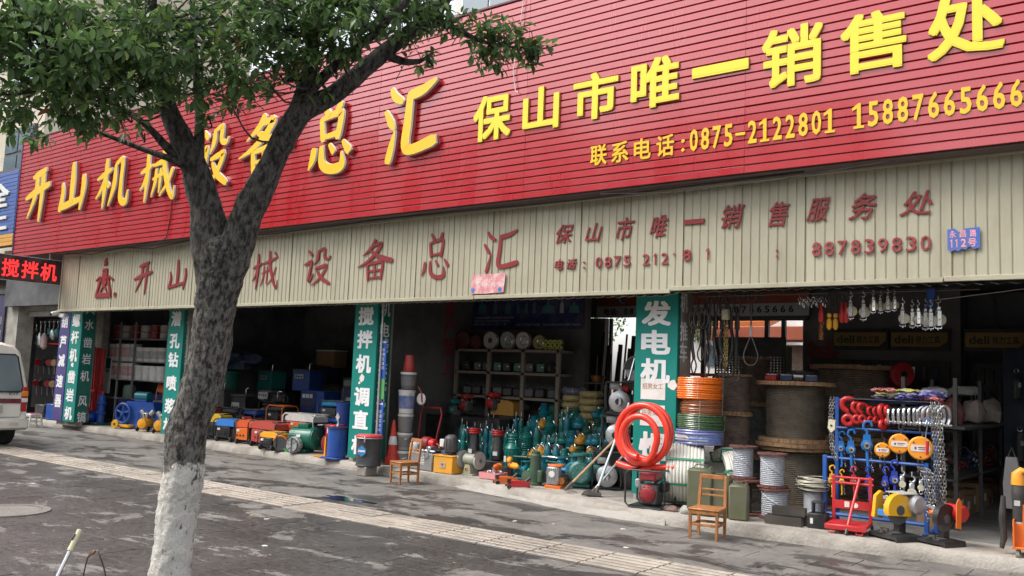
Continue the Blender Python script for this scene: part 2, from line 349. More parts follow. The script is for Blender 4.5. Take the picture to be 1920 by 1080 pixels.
WALL = mat('interior plaster', (.21, .205, .195), rough=.85, grime=.6, gs=1.3, dirt=(.10, .095, .09), world=True, bump=.15, bs=20)
WALLD = mat('dark plaster', (.14, .14, .145), rough=.9, grime=.6, gs=1.2, dirt=(.03, .03, .03), world=True)  # plain darker plaster for the ceiling, beam and left bays
WALLM = mat('dark grey plaster', (.12, .118, .112), rough=.85, grime=.6, gs=1.3, dirt=(.05, .048, .045), world=True, bump=.15, bs=20)  # darker version of the interior plaster for the middle bay
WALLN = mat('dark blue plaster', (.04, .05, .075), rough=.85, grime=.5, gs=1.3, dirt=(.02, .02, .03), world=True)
CREAM = mat('cream render', (.62, .56, .44), rough=.8, grime=.35, gs=1.2, dirt=(.30, .26, .20), world=True)
PWALL = mat('pillar render', (.36, .34, .30), rough=.85, grime=.6, gs=2.5, dirt=(.15, .13, .11), world=True, bump=.3, bs=30)

def struct(name, b, m, **k):
    o = part(name, b, m, **k); o['kind'] = 'structure'; return o
FZ = .13
b = B(); b.box((0, 200, -.25), (900, 900, .4)); struct('ground', b, SOIL)
b = B(); b.box((-20, 3.5, -.035), (120, 17.5, .05)); pav = struct('pavement', b, mat('bedding mortar', (.05, .047, .043), rough=.9, world=True))
b = B(); b.box((-20, -13.5, -.12), (200, 16, .1)); struct('road', b, ASPH)
b = B(); b.box((-20, -5.3, -.06), (200, .15, .16), .015); struct('road_kerb', b, CONC)
# paving slabs 0.6 x 0.4, every slab its own piece near the camera
rng = random.Random(3)
cells = []
for i in range(-44, 3):
    for j in range(-4, 27):
        y = 9.62 + .4 - j*.4 - .2; x = i*.6 + (.3 if j % 2 else 0)
        if 6.75 < y < 7.7: continue
        cells.append((x, y))
SX, SY = .594, .394
def slab_b(b, x, y, z, tx=0, ty=0):
    b.box((x, y, z-.02), (SX, SY, .04), .001, RX(tx) @ RY(ty))
def vis(x, y):   # roughly how large it shows
    d = x*cf.x + y*cf.y
    if d < 3: return -1
    l = (x*r2.x + y*r2.y)/d
    return 1/d if abs(l) < .64 and (x*u2.x + y*u2.y - 1.63*u2.z)/d > -.36 else -1
cells.sort(key=lambda c: -vis(*c))
sb = B(); slab_b(sb, 0, 0, 0); slab_me = sb.mesh('paving_slab', PAVE, 30)
for k, (x, y) in enumerate(cells[:290]):
    o = part('paving_slab', slab_me, None, pav, (x, y, rng.uniform(-.0015, .0015)), (rng.uniform(-.003, .003), rng.uniform(-.003, .003), 0))
b = B()
for x, y in cells[290:]: slab_b(b, x, y, rng.uniform(-.001, .001), rng.uniform(-.002, .002), rng.uniform(-.002, .002))
o = part('paving_slabs_far', b, PAVE, pav); o['kind'] = 'stuff'
# border slabs beside the tactile strip
b = B()
for x in range(-44, 3):
    b.box((x*.6, 7.685, -.021), (.594, .23, .04), .004); b.box((x*.6, 6.775, -.021), (.594, .20, .04), .004)
o = part('border_slabs', b, PAVE, pav); o['kind'] = 'stuff'
tac = struct('tactile_path', B().box((-13, 7.225, -.03), (27, .70, .03)), PAVE)
GROOVE = pave_mat('dark tactile groove', (.115, .10, .085), (.06, .055, .05), .55, .62)  # groove base coloured darker than the ribs so the ribs stand out
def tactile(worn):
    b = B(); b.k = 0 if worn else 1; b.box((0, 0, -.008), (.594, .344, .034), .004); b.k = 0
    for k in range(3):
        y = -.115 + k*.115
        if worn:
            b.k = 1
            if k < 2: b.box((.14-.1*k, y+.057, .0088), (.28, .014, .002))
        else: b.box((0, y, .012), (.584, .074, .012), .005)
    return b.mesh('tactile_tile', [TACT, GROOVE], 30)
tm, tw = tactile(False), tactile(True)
for i in range(-42, 1):
    for j, y in enumerate((7.05, 7.40)):
        x = i*.6
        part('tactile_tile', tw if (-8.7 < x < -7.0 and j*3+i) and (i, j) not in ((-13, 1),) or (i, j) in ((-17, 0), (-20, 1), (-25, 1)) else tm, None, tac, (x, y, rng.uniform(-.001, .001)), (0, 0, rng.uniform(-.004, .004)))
# puddle, ragged outline
pts = []
for k in range(40):
    a = 2*PI*k/40; rr = 1 + .22*math.sin(3*a+1) + .14*math.sin(7*a) + .08*math.sin(11*a+2)
    pts.append((-8.75 + .42*rr*math.cos(a), 7.95 + .13*rr*math.sin(a)))
b = B(); b.add([(x, y, .0045) for x, y in pts] + [(-8.75, 7.95, .0045)], [(k, (k+1) % 40, 40) for k in range(40)])
struct('puddle', b, mat('puddle water', (.02, .019, .018), rough=.03, grime=0, spec=.6), smooth=0)
# manhole cover
mh = thing('manhole_cover', 'round concrete manhole cover set in the pavement at the left edge', 'manhole', (-10.2, 4.42, 0))
part('rim', B().lathe([(.44, .0), (.44, .012), (.36, .016), (.36, .0)], 40), mat('stained concrete cover', (.2, .185, .165), rough=.85, grime=.5, gs=5, bump=.5, bs=40), mh); part('lid', B().lathe([(.355, .0), (.355, .010), (.335, .014), (.30, .014), (.29, .010), (.001, .011)], 40), MC['stained concrete cover'], mh)
# shop floor with its kerb front, ragged concrete
cl = [(-26, 10.7), (-22, 10.62), (-19, 10.58), (-16.5, 10.55), (-14, 10.5), (-12, 10.42), (-10.7, 10.33), (-9.4, 10.2), (-8.6, 10.13), (-7, 9.8), (-6, 9.62), (-5, 9.52), (-4.2, 9.52), (-3.4, 9.56), (-2.7, 9.62), (-1.5, 9.78), (0, 9.9), (3, 9.95)]
b = B(); vs = []; fs = []; fine = []
for (xa, ya), (xb, yb_) in zip(cl[:-1], cl[1:]):
    k = max(1, int((xb-xa)/.12))
    for q in range(k): t = q/k; fine.append((xa+(xb-xa)*t, ya+(yb_-ya)*t))
fine.append(cl[-1])
rows = len(fine)
for (x, y) in fine:
    j = rng.uniform(-.012, .012)
    vs += [(x, y-.035+j+rng.uniform(-.01, .01), -.05), (x, y-.03+j+rng.uniform(-.01, .01), .04), (x, y-.008+j, FZ-.022+rng.uniform(-.006, .004)), (x, y+.02+j, FZ-.002), (x, y+.75, FZ), (x, 17.4, FZ)]
for i in range(rows-1):
    for q in range(5): fs.append((i*6+q, (i+1)*6+q, (i+1)*6+q+1, i*6+q+1))
b.add(vs, fs); b.m = [0 if q < 4 else 1 for i in range(rows-1) for q in range(5)]
struct('shop_floor', b, [CONC, FLOORC], smooth=50)
# concrete ramp poured against the kerb
b = B(); top = [(-8.9, 10.2, .02), (-8.4, 10.2, .11), (-7.8, 10.3, .134), (-7.2, 10.35, .134), (-6.6, 10.25, .134), (-6.1, 10.0, .134), (-5.6, 9.75, .134), (-5.1, 9.6, .132)]
bot = [(-8.95, 10.15, .002), (-8.5, 9.98, .002), (-7.9, 9.86, .002), (-7.2, 9.74, .002), (-6.6, 9.55, .002), (-6.1, 9.46, .002), (-5.6, 9.44, .002), (-5.0, 9.46, .002)]
def lerp3(a, c, t): return tuple(a[i]+(c[i]-a[i])*t for i in range(3))
vs = []; nx_, ny_ = 57, 9
for i in range(nx_):
    u = i/(nx_-1)*7; k = min(6, int(u)); t0 = lerp3(top[k], top[k+1], u-k); b0 = lerp3(bot[k], bot[k+1], u-k)
    for j in range(ny_):
        t = j/(ny_-1); s = math.sin(t*PI/2)**.9; q = lerp3(b0, t0, t); vs.append((q[0], q[1]+(rng.uniform(-.015, .015) if j == 0 else 0), b0[2]+(t0[2]-b0[2])*s + (rng.uniform(-.003, .003) if 0 < j < ny_-1 else 0)))
b.add(vs, [(i*ny_+j, (i+1)*ny_+j, (i+1)*ny_+j+1, i*ny_+j+1) for i in range(nx_-1) for j in range(ny_-1)])
struct('concrete_ramp', b, mat('ramp cement', (.36, .335, .30), rough=.9, grime=.4, gs=3, bump=.9, bs=45, dirt=(.2, .18, .16), world=True), smooth=50)

# ------------------------------------------------------------------ the shop building
shop = thing('shop_building', 'long single storey shop front with open bays full of machinery', 'shop', (-11, 10.4, 0))
def sp(name, c, d, m, **k): return part(name, B().box((c[0]+11, c[1]-10.4, c[2]), d), m, shop, **k)
GREYW = WALL
for x0, x1 in ((-21.86, -20.92), (-17.25, -16.55), (-11.50, -10.92), (-6.0, -5.36), (-.95, -.3)):
    sp('pillar', ((x0+x1)/2, 10.44+.16, 1.95), (x1-x0, .30, 3.7), PWALL)
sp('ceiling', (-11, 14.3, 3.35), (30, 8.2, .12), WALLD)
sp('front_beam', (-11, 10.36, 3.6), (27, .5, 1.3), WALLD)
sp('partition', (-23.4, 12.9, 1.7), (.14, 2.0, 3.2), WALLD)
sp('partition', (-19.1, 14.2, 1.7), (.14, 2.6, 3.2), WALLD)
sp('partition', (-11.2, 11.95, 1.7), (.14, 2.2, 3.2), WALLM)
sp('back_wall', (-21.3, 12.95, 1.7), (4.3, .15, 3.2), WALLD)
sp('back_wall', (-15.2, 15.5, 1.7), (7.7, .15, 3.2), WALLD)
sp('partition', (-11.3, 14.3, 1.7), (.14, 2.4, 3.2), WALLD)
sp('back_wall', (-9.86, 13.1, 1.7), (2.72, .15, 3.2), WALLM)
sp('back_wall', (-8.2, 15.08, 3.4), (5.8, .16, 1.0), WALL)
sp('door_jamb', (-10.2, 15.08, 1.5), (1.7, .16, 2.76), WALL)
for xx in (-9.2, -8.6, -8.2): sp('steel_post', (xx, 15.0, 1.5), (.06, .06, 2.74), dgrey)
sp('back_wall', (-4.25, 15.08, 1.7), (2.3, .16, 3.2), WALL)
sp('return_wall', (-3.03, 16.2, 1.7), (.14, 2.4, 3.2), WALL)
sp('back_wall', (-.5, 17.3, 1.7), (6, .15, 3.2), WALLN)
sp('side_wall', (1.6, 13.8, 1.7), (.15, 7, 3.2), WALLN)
for xx in (-7.75, -7.25, -6.05, -5.75): sp('steel_post', (xx, 15.05, 1.5), (.07, .07, 2.74), dgrey)
sp('door_lintel', (-6.6, 14.96, 2.84), (2.6, .08, .08), dgrey)
# upper storey set back, with windows in view over the sign
UP = mat('upper wall', (.66, .64, .60), rough=.8, grime=.25, gs=1, dirt=(.4, .37, .33), world=True)
GLASS = mat('window glass', (.10, .15, .18), rough=.06, grime=.05, spec=.9, coat=.5)
sp('upper_wall', (-5.2, 14.0, 7.5), (13.6, 1.8, 8.2), UP)
for k in range(6):
    x = -11.0 + k*2.1
    for z in (8.95, 10.3):
        wf = part('window_frame', B().box((x+11, 2.66, z), (1.5, .10, 1.1)), alu, shop); part('pane', B().box((x+11-.36, 2.60, z), (.66, .03, .98)), GLASS, wf); part('pane', B().box((x+11+.36, 2.60, z), (.66, .03, .98)), GLASS, wf)
sp('roof_slab', (-11, 12.6, 4.35), (28, 4.8, .16), CREAM)

# ------------------------------------------------------------------ big red sign
def sheetmat(name, col, rough):
    m = mat(name, col, rough=rough, grime=.04, gs=.8, spec=.6, dirt=(.30, .03, .03), bump=.16, bs=1.1, vary=.035, coat=.75, world=True, stretch=(2.5, 1, .5)); m.node_tree.nodes['Principled BSDF'].inputs['Coat IOR'].default_value = 1.62; return m
REDS = sheetmat('red enamel siding', (.385, .003, .011), .27)
rs = thing('red_sign', 'long red sign board of horizontal metal planks with yellow lettering over the shop', 'sign board', (-11, 9.6, 4.08))
NPL = 29; zb = 4.09; zt = 6.97; ph = (zt-zb)/NPL
segs = [-23.02, -19.9, -16.8, -13.6, -10.3, -7.35, -4.15, -1.0, 2.2]
for a, c in zip(segs[:-1], segs[1:]):
    L_ = c-a-.004; b = B(); q = ph-.0165
    prof = [(0, 0), (0, -.008), (.003, -.016), (q-.003, -.016), (q, -.008), (q, .006), (ph-.002, .008), (ph-.002, .014), (0, .014)]
    nn = 9; vs = []
    for i in range(nn):
        xx = -L_/2 + L_*i/(nn-1)
        for z, y in prof: vs.append((xx, y, z))
    k = len(prof)
    b.add(vs, [(i*k+j, i*k+(j+1) % k, (i+1)*k+(j+1) % k, (i+1)*k+j) for i in range(nn-1) for j in range(k)] + [tuple(range(k)), tuple((nn-1)*k+j for j in range(k))[::-1]])
    me = b.mesh('siding_plank', REDS, 30)
    colt = rng.uniform(-.008, .008)
    for r in range(NPL):
        part('siding_plank', me, None, rs, ((a+c)/2+11, rng.uniform(-.0015, .0015), zb-4.08+r*ph), (rng.uniform(-.006, .006)+colt, rng.uniform(-.0006, .0006), rng.uniform(-.0012, .0012)))
part('top_trim', B().box((.6, .02, zt-4.08+.02), (25.25, .09, .04), .008), mat('dark trim', (.12, .02, .03), rough=.5), rs)
part('end_trim', B().box((-12.05, .03, 1.45), (.05, .12, 2.92), .008), dblue, rs)
part('soffit', B().box((.6, .36, .0), (25.2, .66, .02)), mat('dusty soffit', (.13, .09, .085), rough=.8, grime=.6, world=True), rs)
part('backing_frame', B().box((.6, .16, 1.45), (25.2, .22, 2.84)), dgrey, rs)
YEL = mat('yellow acrylic', (.78, .46, .008), rough=.3, grime=.04, vary=.02)
YELS = mat('lemon foam letter', (.74, .60, .025), rough=.4, grime=.03, vary=.01)
YSD = mat('letter edge', (.40, .28, .04), rough=.5, grime=.1)
WRIM = mat('white letter rim', (.80, .79, .76), rough=.35, grime=.05)
CSIDE = mat('dusty clear letter side', (.42, .10, .09), rough=.3, grime=.4)
def onred(x, z): return (x+11, -.013, z-4.08)
for ch, x0, x1, z0, z1 in (('保', -8.29, -7.60, 4.98, 5.65), ('山', -7.39, -6.78, 5.01, 5.62), ('市', -6.55, -5.86, 5.03, 5.66), ('唯', -5.67, -4.99, 5.05, 5.69), ('一', -4.82, -4.10, 5.32, 5.45), ('销', -3.94, -3.24, 5.02, 5.72), ('售', -3.05, -2.37, 5.03, 5.69), ('处', -2.17, -1.46, 5.02, 5.69)):
    letters(ch, x1-x0, z1-z0, YELS, rs, onred(x0, z0), .035, .024, side=YSD)
for ch, x0, x1 in (('联', -6.26, -6.01), ('系', -5.94, -5.69), ('电', -5.61, -5.37), ('话', -5.29, -5.05)): letters(ch, x1-x0, .27, YEL, rs, onred(x0, 4.41), .02, .018, side=YSD)
for dz in (.05, .16): part('letter', B().cyl((-4.93+11, -.032, 4.41-4.08+dz), (-4.93+11, -.012, 4.41-4.08+dz), .022, n=10), YEL, rs)
def digits(s, x0, x1, z0, h_, m, parent, f, depth=.02, bold=.02, wfac=.72, side=None, shear=0, dash=None):
    n = len(s); st = (x1-x0)/(n-1+wfac)
    for i, ch in enumerate(s):
        if ch == ' ': continue
        cw = st*wfac; hh = h_; zz = z0
        if ch == '1':
            q0 = f(x0+i*st+st*wfac*.5, zz); sw = hh*(.145 if side is not None else .10)
            b1 = B().prism([(-sw*.5, 0), (sw*.5, 0), (sw*.5, hh), (-sw*.1, hh), (-sw*1.7, hh*.84), (-sw*1.7, hh*.72), (-sw*.5, hh*.80)], -depth, 0)
            if side is not None: b1.box((0, -depth/2, hh*.05), (hh*.40, depth*.94, hh*.10))
            part('letter', b1, m, parent, q0); continue
        if ch == '-': hh = h_*.13; zz = z0+h_*.42; cw = st*.8
        letters(ch, cw, hh, m, parent, f(x0+i*st+(st*wfac-cw)/2, zz), depth, bold, side=side)
digits('0875-2122801', -4.84, -3.11, 4.425, .27, YEL, rs, onred, side=YSD)
digits('15887665666', -2.91, -1.32, 4.43, .275, YEL, rs, onred, side=YSD)
for ch, x0, x1, z0, z1 in (('开', -22.4, -21.2, 4.87, 6.15), ('山', -20.72, -19.5, 4.96, 6.07), ('机', -19.0, -17.7, 4.91, 5.97), ('械', -17.2, -15.95, 4.90, 5.96), ('设', -15.15, -14.2, 4.98, 6.13), ('备', -13.85, -12.4, 5.05, 6.12), ('总', -11.89, -10.8, 4.91, 6.03), ('汇', -10.07, -9.0, 4.89, 6.05)):
    brush(ch, x1-x0, z1-z0, YEL, rs, onred(x0, z0), .10, WRIM, CSIDE, 1.2)
part('power_cable', B().tube([(3.55, -.05, 2.9), (3.5, -.06, 2.3), (3.42, -.055, 1.85), (3.47, -.05, 1.55), (3.52, -.05, 1.52)], .006, 6), white, rs)
part('power_cable', B().tube([(-5.1, -.03, .9), (-5.12, -.03, .4), (-5.2, -.03, .05), (-5.6, .02, -.05), (-6.6, .1, -.03)], .008, 6), black, rs)
part('power_cable', B().tube([(-9.6, .12, -.02), (-8.4, .12, -.10), (-7.2, .15, -.02), (-5.9, .12, -.11), (-4.6, .15, -.02), (-2.0, .15, -.07), (1.0, .15, -.02), (4.5, .13, -.06), (7.5, .12, -.02)], .012, 6), black, rs)
part('power_cable', B().tube([(4.9, -.02, -.05), (6, -.0, -.13), (7, .0, -.12), (8.5, .02, -.03)], .006, 6), black, rs)

# ------------------------------------------------------------------ cream corrugated awning
CRM = mat('cream enamelled sheet', (.385, .36, .265), rough=.45, grime=.36, gs=1.5, dirt=(.25, .205, .14), vary=.05, spec=.4, world=True, stretch=(2.2, 1, .7), bump=.04, bs=3)
aw = thing('corrugated_awning', 'cream corrugated metal fascia with red brush lettering under the red sign', 'awning', (-11, 9.9, 2.75))
def corr(n, h_):
    b = B(); vs = []; pitch = .1086; pf = []
    for i in range(n):
        x = i*pitch; pf += [(x, -.002), (x+.005, .007), (x+.014, .007), (x+.019, -.002), (x+.025, -.005), (x+.066, -.004), (x+.100, -.005)]
    pf.append((n*pitch-.004, -.006)); k = len(pf)
    for x, y in pf: vs += [(x, y, 0), (x, y, h_)]
    b.add(vs, [(2*i, 2*i+2, 2*i+3, 2*i+1) for i in range(k-1)]); return b
c7 = corr(7, 1.26).mesh('corrugated_sheet', CRM, 20)
x = -21.03; i = 0
while x < .9:
    dz = .03 if x > -5.3 else 0
    part('corrugated_sheet', c7, None, aw, (x+11, (i % 2)*.003, .045+dz), (rng.uniform(-.004, .004), 0, rng.uniform(-.003, .003)))
    x += .7602; i += 1
for x0, x1, dz in ((-21.05, -17.9, -.0), (-17.9, -14.7, .0), (-14.7, -11.6, 0), (-11.6, -8.4, .0), (-8.4, -5.22, .005), (-5.22, -2.1, .035), (-2.1, .95, .04)):
    L_ = x1-x0-.006
    part('bottom_trim', B().box(((x0+x1)/2+11, -.018, .022+dz), (L_, .03, .055), .006), CRM, aw, rot=(0, rng.uniform(-.0006, .0006), 0))
    part('top_trim', B().box(((x0+x1)/2+11, -.014, 1.30+dz*.5), (L_, .035, .045), .006), CRM, aw)
part('end_trim', B().box((-10.07, -.006, .65), (.035, .035, 1.25), .006), CRM, aw)
b = B(); n = 280; vs = []
for i in range(n+1):
    x = -10.0 + i*21.9/n; z = -.022 + (.012 if i % 2 else -.012) + (.03 if x > 5.78 else 0)
    vs += [(x, -.004, z), (x, .42, z+.08)]
b.add(vs, [(2*i, 2*i+2, 2*i+3, 2*i+1) for i in range(n)])
part('roof_sheet_edge', b, CRM, aw, smooth=0)
part('light_fixture', B().box((-9.95, .05, -.09), (.24, .10, .09), .01), white, aw)
LR = mat('faded red letter', (.20, .010, .013), rough=.5, grime=.06, gs=8, dirt=(.33, .08, .07), vary=.05)
LRH = mat('faded red letter face', (.24, .02, .024), rough=.5, grime=.15, gs=10, dirt=(.45, .2, .18), vary=.05)
def onaw(x, z): return (x+11, -.012, z-2.75)
for ch, x0, x1, z0, z1 in (('开', -17.85, -17.15, 3.06, 3.76), ('山', -16.55, -15.87, 3.11, 3.71), ('机', -15.1, -14.4, 3.08, 3.72), ('械', -13.74, -13.02, 3.05, 3.72), ('设', -12.29, -11.60, 3.07, 3.70), ('备', -10.93, -10.13, 3.11, 3.76), ('总', -9.50, -8.90, 3.09, 3.77), ('汇', -8.26, -7.64, 3.14, 3.72)):
    brush(ch, x1-x0, z1-z0, LR, aw, onaw(x0, z0), .014, fat=.88)
for ch, x0, x1, z0, z1 in (('保', -6.98, -6.70, 3.48, 3.74), ('山', -6.51, -6.24, 3.47, 3.72), ('市', -6.03, -5.75, 3.46, 3.76), ('唯', -5.53, -5.27, 3.46, 3.75), ('一', -5.06, -4.78, 3.60, 3.66), ('销', -4.56, -4.26, 3.51, 3.80), ('售', -3.97, -3.72, 3.49, 3.78), ('服', -3.53, -3.26, 3.52, 3.78), ('务', -3.06, -2.76, 3.50, 3.79), ('处', -2.53, -2.20, 3.50, 3.76)):
    letters(ch, x1-x0, z1-z0, LR, aw, onaw(x0, z0), .012, .010, .3)
for ch, x0, x1 in (('电', -6.99, -6.85), ('话', -6.79, -6.63)): letters(ch, x1-x0, .14, LRH, aw, onaw(x0, 3.12), .015, .015, .2)
for xx, z in ((-6.51, 3.13), (-6.51, 3.20), (-3.865, 3.145), (-3.865, 3.21), (-5.18, 3.24)): part('letter', B().cyl((xx+11, -.026, z-2.75), (xx+11, -.011, z-2.75), .014, n=10), LRH, aw)
digits('0875', -6.33, -5.80, 3.115, .145, LRH, aw, onaw, .015, .006)
digits('212', -5.62, -5.26, 3.12, .145, LRH, aw, onaw, .015, .006)
digits('8', -5.06, -4.95, 3.145, .145, LRH, aw, onaw, .015, .012, 1); digits('1', -4.78, -4.67, 3.145, .145, LRH, aw, onaw, .015, .006, 1)
digits('887839830', -3.46, -2.22, 3.12, .16, LRH, aw, onaw, .015, .004)
# drill derrick emblem
e = B()
def seg(p, w_, d=.02):
    for (xa, za), (xb, zb_) in zip(p[:-1], p[1:]):
        dx, dz = xb-xa, zb_-za; l = math.hypot(dx, dz); nx, nz = -dz/l*w_/2, dx/l*w_/2
        e.prism([(xa+nx, za+nz), (xb+nx, zb_+nz), (xb-nx, zb_-nz), (xa-nx, za-nz)], -d-rng.uniform(0, .004), 0)
e.prism([(.0, .0), (.70, .0), (.62, .10), (.08, .10)], -.02, 0)
seg([(.04, .04), (.20, .42)], .07); seg([(.66, .04), (.52, .42)], .07); seg([(.0, .38), (.16, .46), (.36, .40), (.56, .46), (.74, .38)], .04)
seg([(.28, .30), (.28, .62), (.44, .62), (.44, .30)], .05); seg([(.36, .22), (.36, .58)], .12); seg([(.30, .72), (.42, .78)], .05); seg([(.30, .80), (.42, .72)], .04); seg([(.33, .84), (.40, .84)], .06); seg([(.22, .12), (.36, .30), (.50, .12)], .04)
part('emblem', e, LR, aw, onaw(-19.42, 3.03)); part('emblem_mark', B().torus((.055, -.01, .055), .05, .01, 16, 5, RX(PI/2)), LR, aw, onaw(-18.62, 3.03)); letters('R', .05, .06, LR, aw, onaw(-18.59, 3.055), .012, .02)
# house number plate with a torn lower edge
pl = thing('house_number_plate', 'torn blue street number plate reading 112 on the cream fascia', 'number plate', (-2.06, 9.875, 3.09))
b = B(); edge = [(0, .03), (.03, 0), (.07, .02), (.10, .0), (.13, .03), (.17, .015), (.20, .05), (.24, .02), (.30, .03)]
b.prism([(0, .235)] + edge[:] + [(.30, .24), (.16, .235), (.11, .20), (.07, .24)], -.008, -.002)
part('plate', b, mat('blue vinyl', (.04, .11, .40), rough=.5, grime=.3), pl, smooth=0)
PK = mat('pink vinyl', (.72, .33, .42), rough=.5, grime=.2)
for k, ch in enumerate('永昌路'): letters(ch, .06, .075, PK, pl, (.02+k*.095, -.0085, .145), .002, .02)
digits('11', .02, .11, .045, .085, PK, pl, lambda x, z: (x, -.0085, z), .002, .01, .9)
for k, (ch, cw) in enumerate((('2', .05), ('号', .08))): letters(ch, cw, .085, PK, pl, ((.125, .19)[k], -.0085, .045), .002, .02)
# torn red and white festival poster
tp = thing('torn_poster', 'faded pink paper poster with torn white lettering stuck low on the cream fascia', 'poster', (-8.47, 9.872, 2.83))
b = B(); b.prism([(0, 0), (.3, -.005), (.62, .01), (.64, .27), (.62, .285), (.3, .275), (.03, .28), (.015, .15)], -.006, -.001); part('sheet', b, mat('faded pink paper', (.55, .20, .22), rough=.7, grime=.7, gs=12, dirt=(.72, .62, .58)), tp, smooth=0)
for k in range(4): brush('开设总汇'[k], .085, .12, paper, tp, (.10+k*.115, -.006, .09), .003)
for xx in (.05, .55): part('corner_print', B().cyl((xx, -.009, .05), (xx, -.006, .05), .035, n=9), lblue, tp)
# ------------------------------------------------------------------ neighbours on the left
nb = thing('neighbour_building', 'cream rendered building with tinted windows past the left end of the red sign', 'building', (-26, 10.6, 0))
part('wall', B().box((-5.0, 3.05, 9.5), (13.9, 6, 11.0)), CREAM, nb)
part('corner_pilaster', B().box((1.80, -.02, 7.5), (.32, .2, 7.0)), CREAM, nb)
for k in range(4):
    for z in (5.9, 9.3):
        wf = part('window_frame', B().box((.45-k*3.1, -.02, z+.9), (1.7, .12, 2.3)), dgrey, nb)
        for dx in (-.42, .42): part('pane', B().box((.45-k*3.1+dx, -.09, z+.55), (.76, .03, 1.45)), GLASS, wf); part('pane', B().box((.45-k*3.1+dx, -.09, z+1.68), (.76, .03, .62)), GLASS, wf)
part('pillar', B().box((1.55, -.10, 2.0), (.72, .4, 4.0)), PWALL, nb)
part('pillar', B().box((-3.5, -.10, 2.0), (.72, .4, 4.0)), PWALL, nb)
part('lintel', B().box((2.2, -.05, 3.1), (4.4, .24, .5)), PWALL, nb)
part('shutter_box', B().box((3.1, .02, 2.78), (2.2, .18, .12)), lgrey, nb)
part('back_wall', B().box((-1, 2.6, 1.8), (13, .15, 3.4)), WALLD, nb); part('ceiling', B().box((-1, 1.4, 3.4), (13, 3, .1)), WALLD, nb); part('side_wall', B().box((-.5, 1.2, 1.8), (.15, 2.6, 3.4)), WALLD, nb)
ns = thing('blue_sign', 'blue plank sign board with white characters on the neighbouring shop', 'sign board', (-24.6, 9.6, 4.4))
NB = mat('blue enamel siding', (.03, .09, .33), rough=.4, grime=.2, spec=.6)
for r in range(19): part('siding_plank', B().box((0, 0, .05+r*.1), (2.9, .02, .092), .006), NB if r > 2 else mat('orange enamel siding', (.62, .30, .03), rough=.4, grime=.2), ns)
part('backing_frame', B().box((0, .14, 1.0), (2.9, .25, 1.95)), dgrey, ns)
letters('全', 1.05, .62, white, ns, (.02, -.015, 1.0), .03, .03); letters('二', .8, .34, white, ns, (.32, -.015, .42), .03, .05)
led = thing('led_sign', 'black LED strip sign glowing with red characters at the left end of the awning', 'LED sign', (-21.15, 9.94, 3.35))
part('cabinet', B().box((0, -1.0, .3), (.10, 2.0, .58), .01), mat('maroon led cabinet', (.035, .008, .016), rough=.35), led)
LED = bpy.data.materials.new('red led glow'); LED.use_nodes = True; lb = LED.node_tree.nodes['Principled BSDF']; lb.inputs['Base Color'].default_value = (.4, .01, .01, 1); lb.inputs['Emission Color'].default_value = (1, .03, .03, 1); lb.inputs['Emission Strength'].default_value = 1.0
for ch, y0 in (('搅', -1.36), ('拌', -.94), ('机', -.52)): letters(ch, .37, .40, LED, led, (.052, y0, .09), .004, .016, face='+x')
part('bracket', B().box((-.02, -.3, .66), (.03, .03, .16)), steel, led)
part('trim', B().box((.052, -1.0, .585), (.008, 2.0, .015)), lgrey, led); part('trim', B().box((.052, -1.0, .012), (.008, 2.0, .015)), lgrey, led)
ps = thing('purple_banner_sign', 'dark purple vertical sign at the far left edge beside a pillar', 'banner', (-25.2, 10.25, 1.5))
part('panel', B().box((0, 0, .7), (.9, .03, 2.4), .006), mat('purple vinyl', (.03, .025, .09), rough=.4, grime=.2), ps)
for k, ch in enumerate('修理'): letters(ch, .26, .24, grey, ps, (.12, -.017, .98-k*.38), .004, .02)
cc = thing('security_camera', 'small white security camera on the left corner of the awning', 'camera', (-21.1, 10.0, 2.78))
part('housing', B().box((0, -.14, -.06), (.09, .24, .09), .02, RX(.3)), white, cc); part('lens', B().cyl((0, -.25, -.1), (0, -.28, -.11), .03), black, cc); part('bracket', B().box((.0, .02, .0), (.05, .12, .03)), white, cc)

# ------------------------------------------------------------------ vertical banners on the pillars
VG = mat('green vinyl', (.003, .20, .165), rough=.42, grime=.12, gs=3, dirt=(.02, .16, .13), spec=.4)
VGD = mat('deep green vinyl', (.003, .13, .10), rough=.45, grime=.2, gs=3, spec=.4)
VP = mat('indigo vinyl', (.055, .04, .19), rough=.45, grime=.2)
LW = mat('white vinyl letter', (.76, .76, .76), rough=.4, grime=.10, vary=.02)
def banner(label, x0, x1, chars, sides, m, my, z0=.2, ht=2.72, lw=None, side_x=None):
    t = thing('pillar_banner', label, 'banner', (x0, 10.38, z0), group='vertical banners on the shop pillars')
    wv = x1-x0
    part('front_panel', B().box((wv/2, 0, ht/2), (wv, .03, ht), .005), m, t)
    lw = lw or wv*.66
    for ch, zc, hh in chars: letters(ch, lw, hh, LW, t, ((wv-lw)/2, -.018, zc-z0-hh/2), .004, .034)
    if sides:
        part('side_panel', B().box((wv-.012, .17, ht/2), (.02, .30, ht), .004), my, t)
        for ch, zc, hh in sides: letters(ch, .21, hh, LW, t, (wv, .055, zc-z0-hh/2), .003, .012, face='+x')
    return t
H3 = .30
banner('indigo banner at the far left pillar, five white characters above the white stool', -21.93, -21.45, [(c, z, .30) for c, z in zip('葫芦减速器', (2.55, 2.07, 1.62, 1.13, .66))], None, VP, VP, ht=2.7)
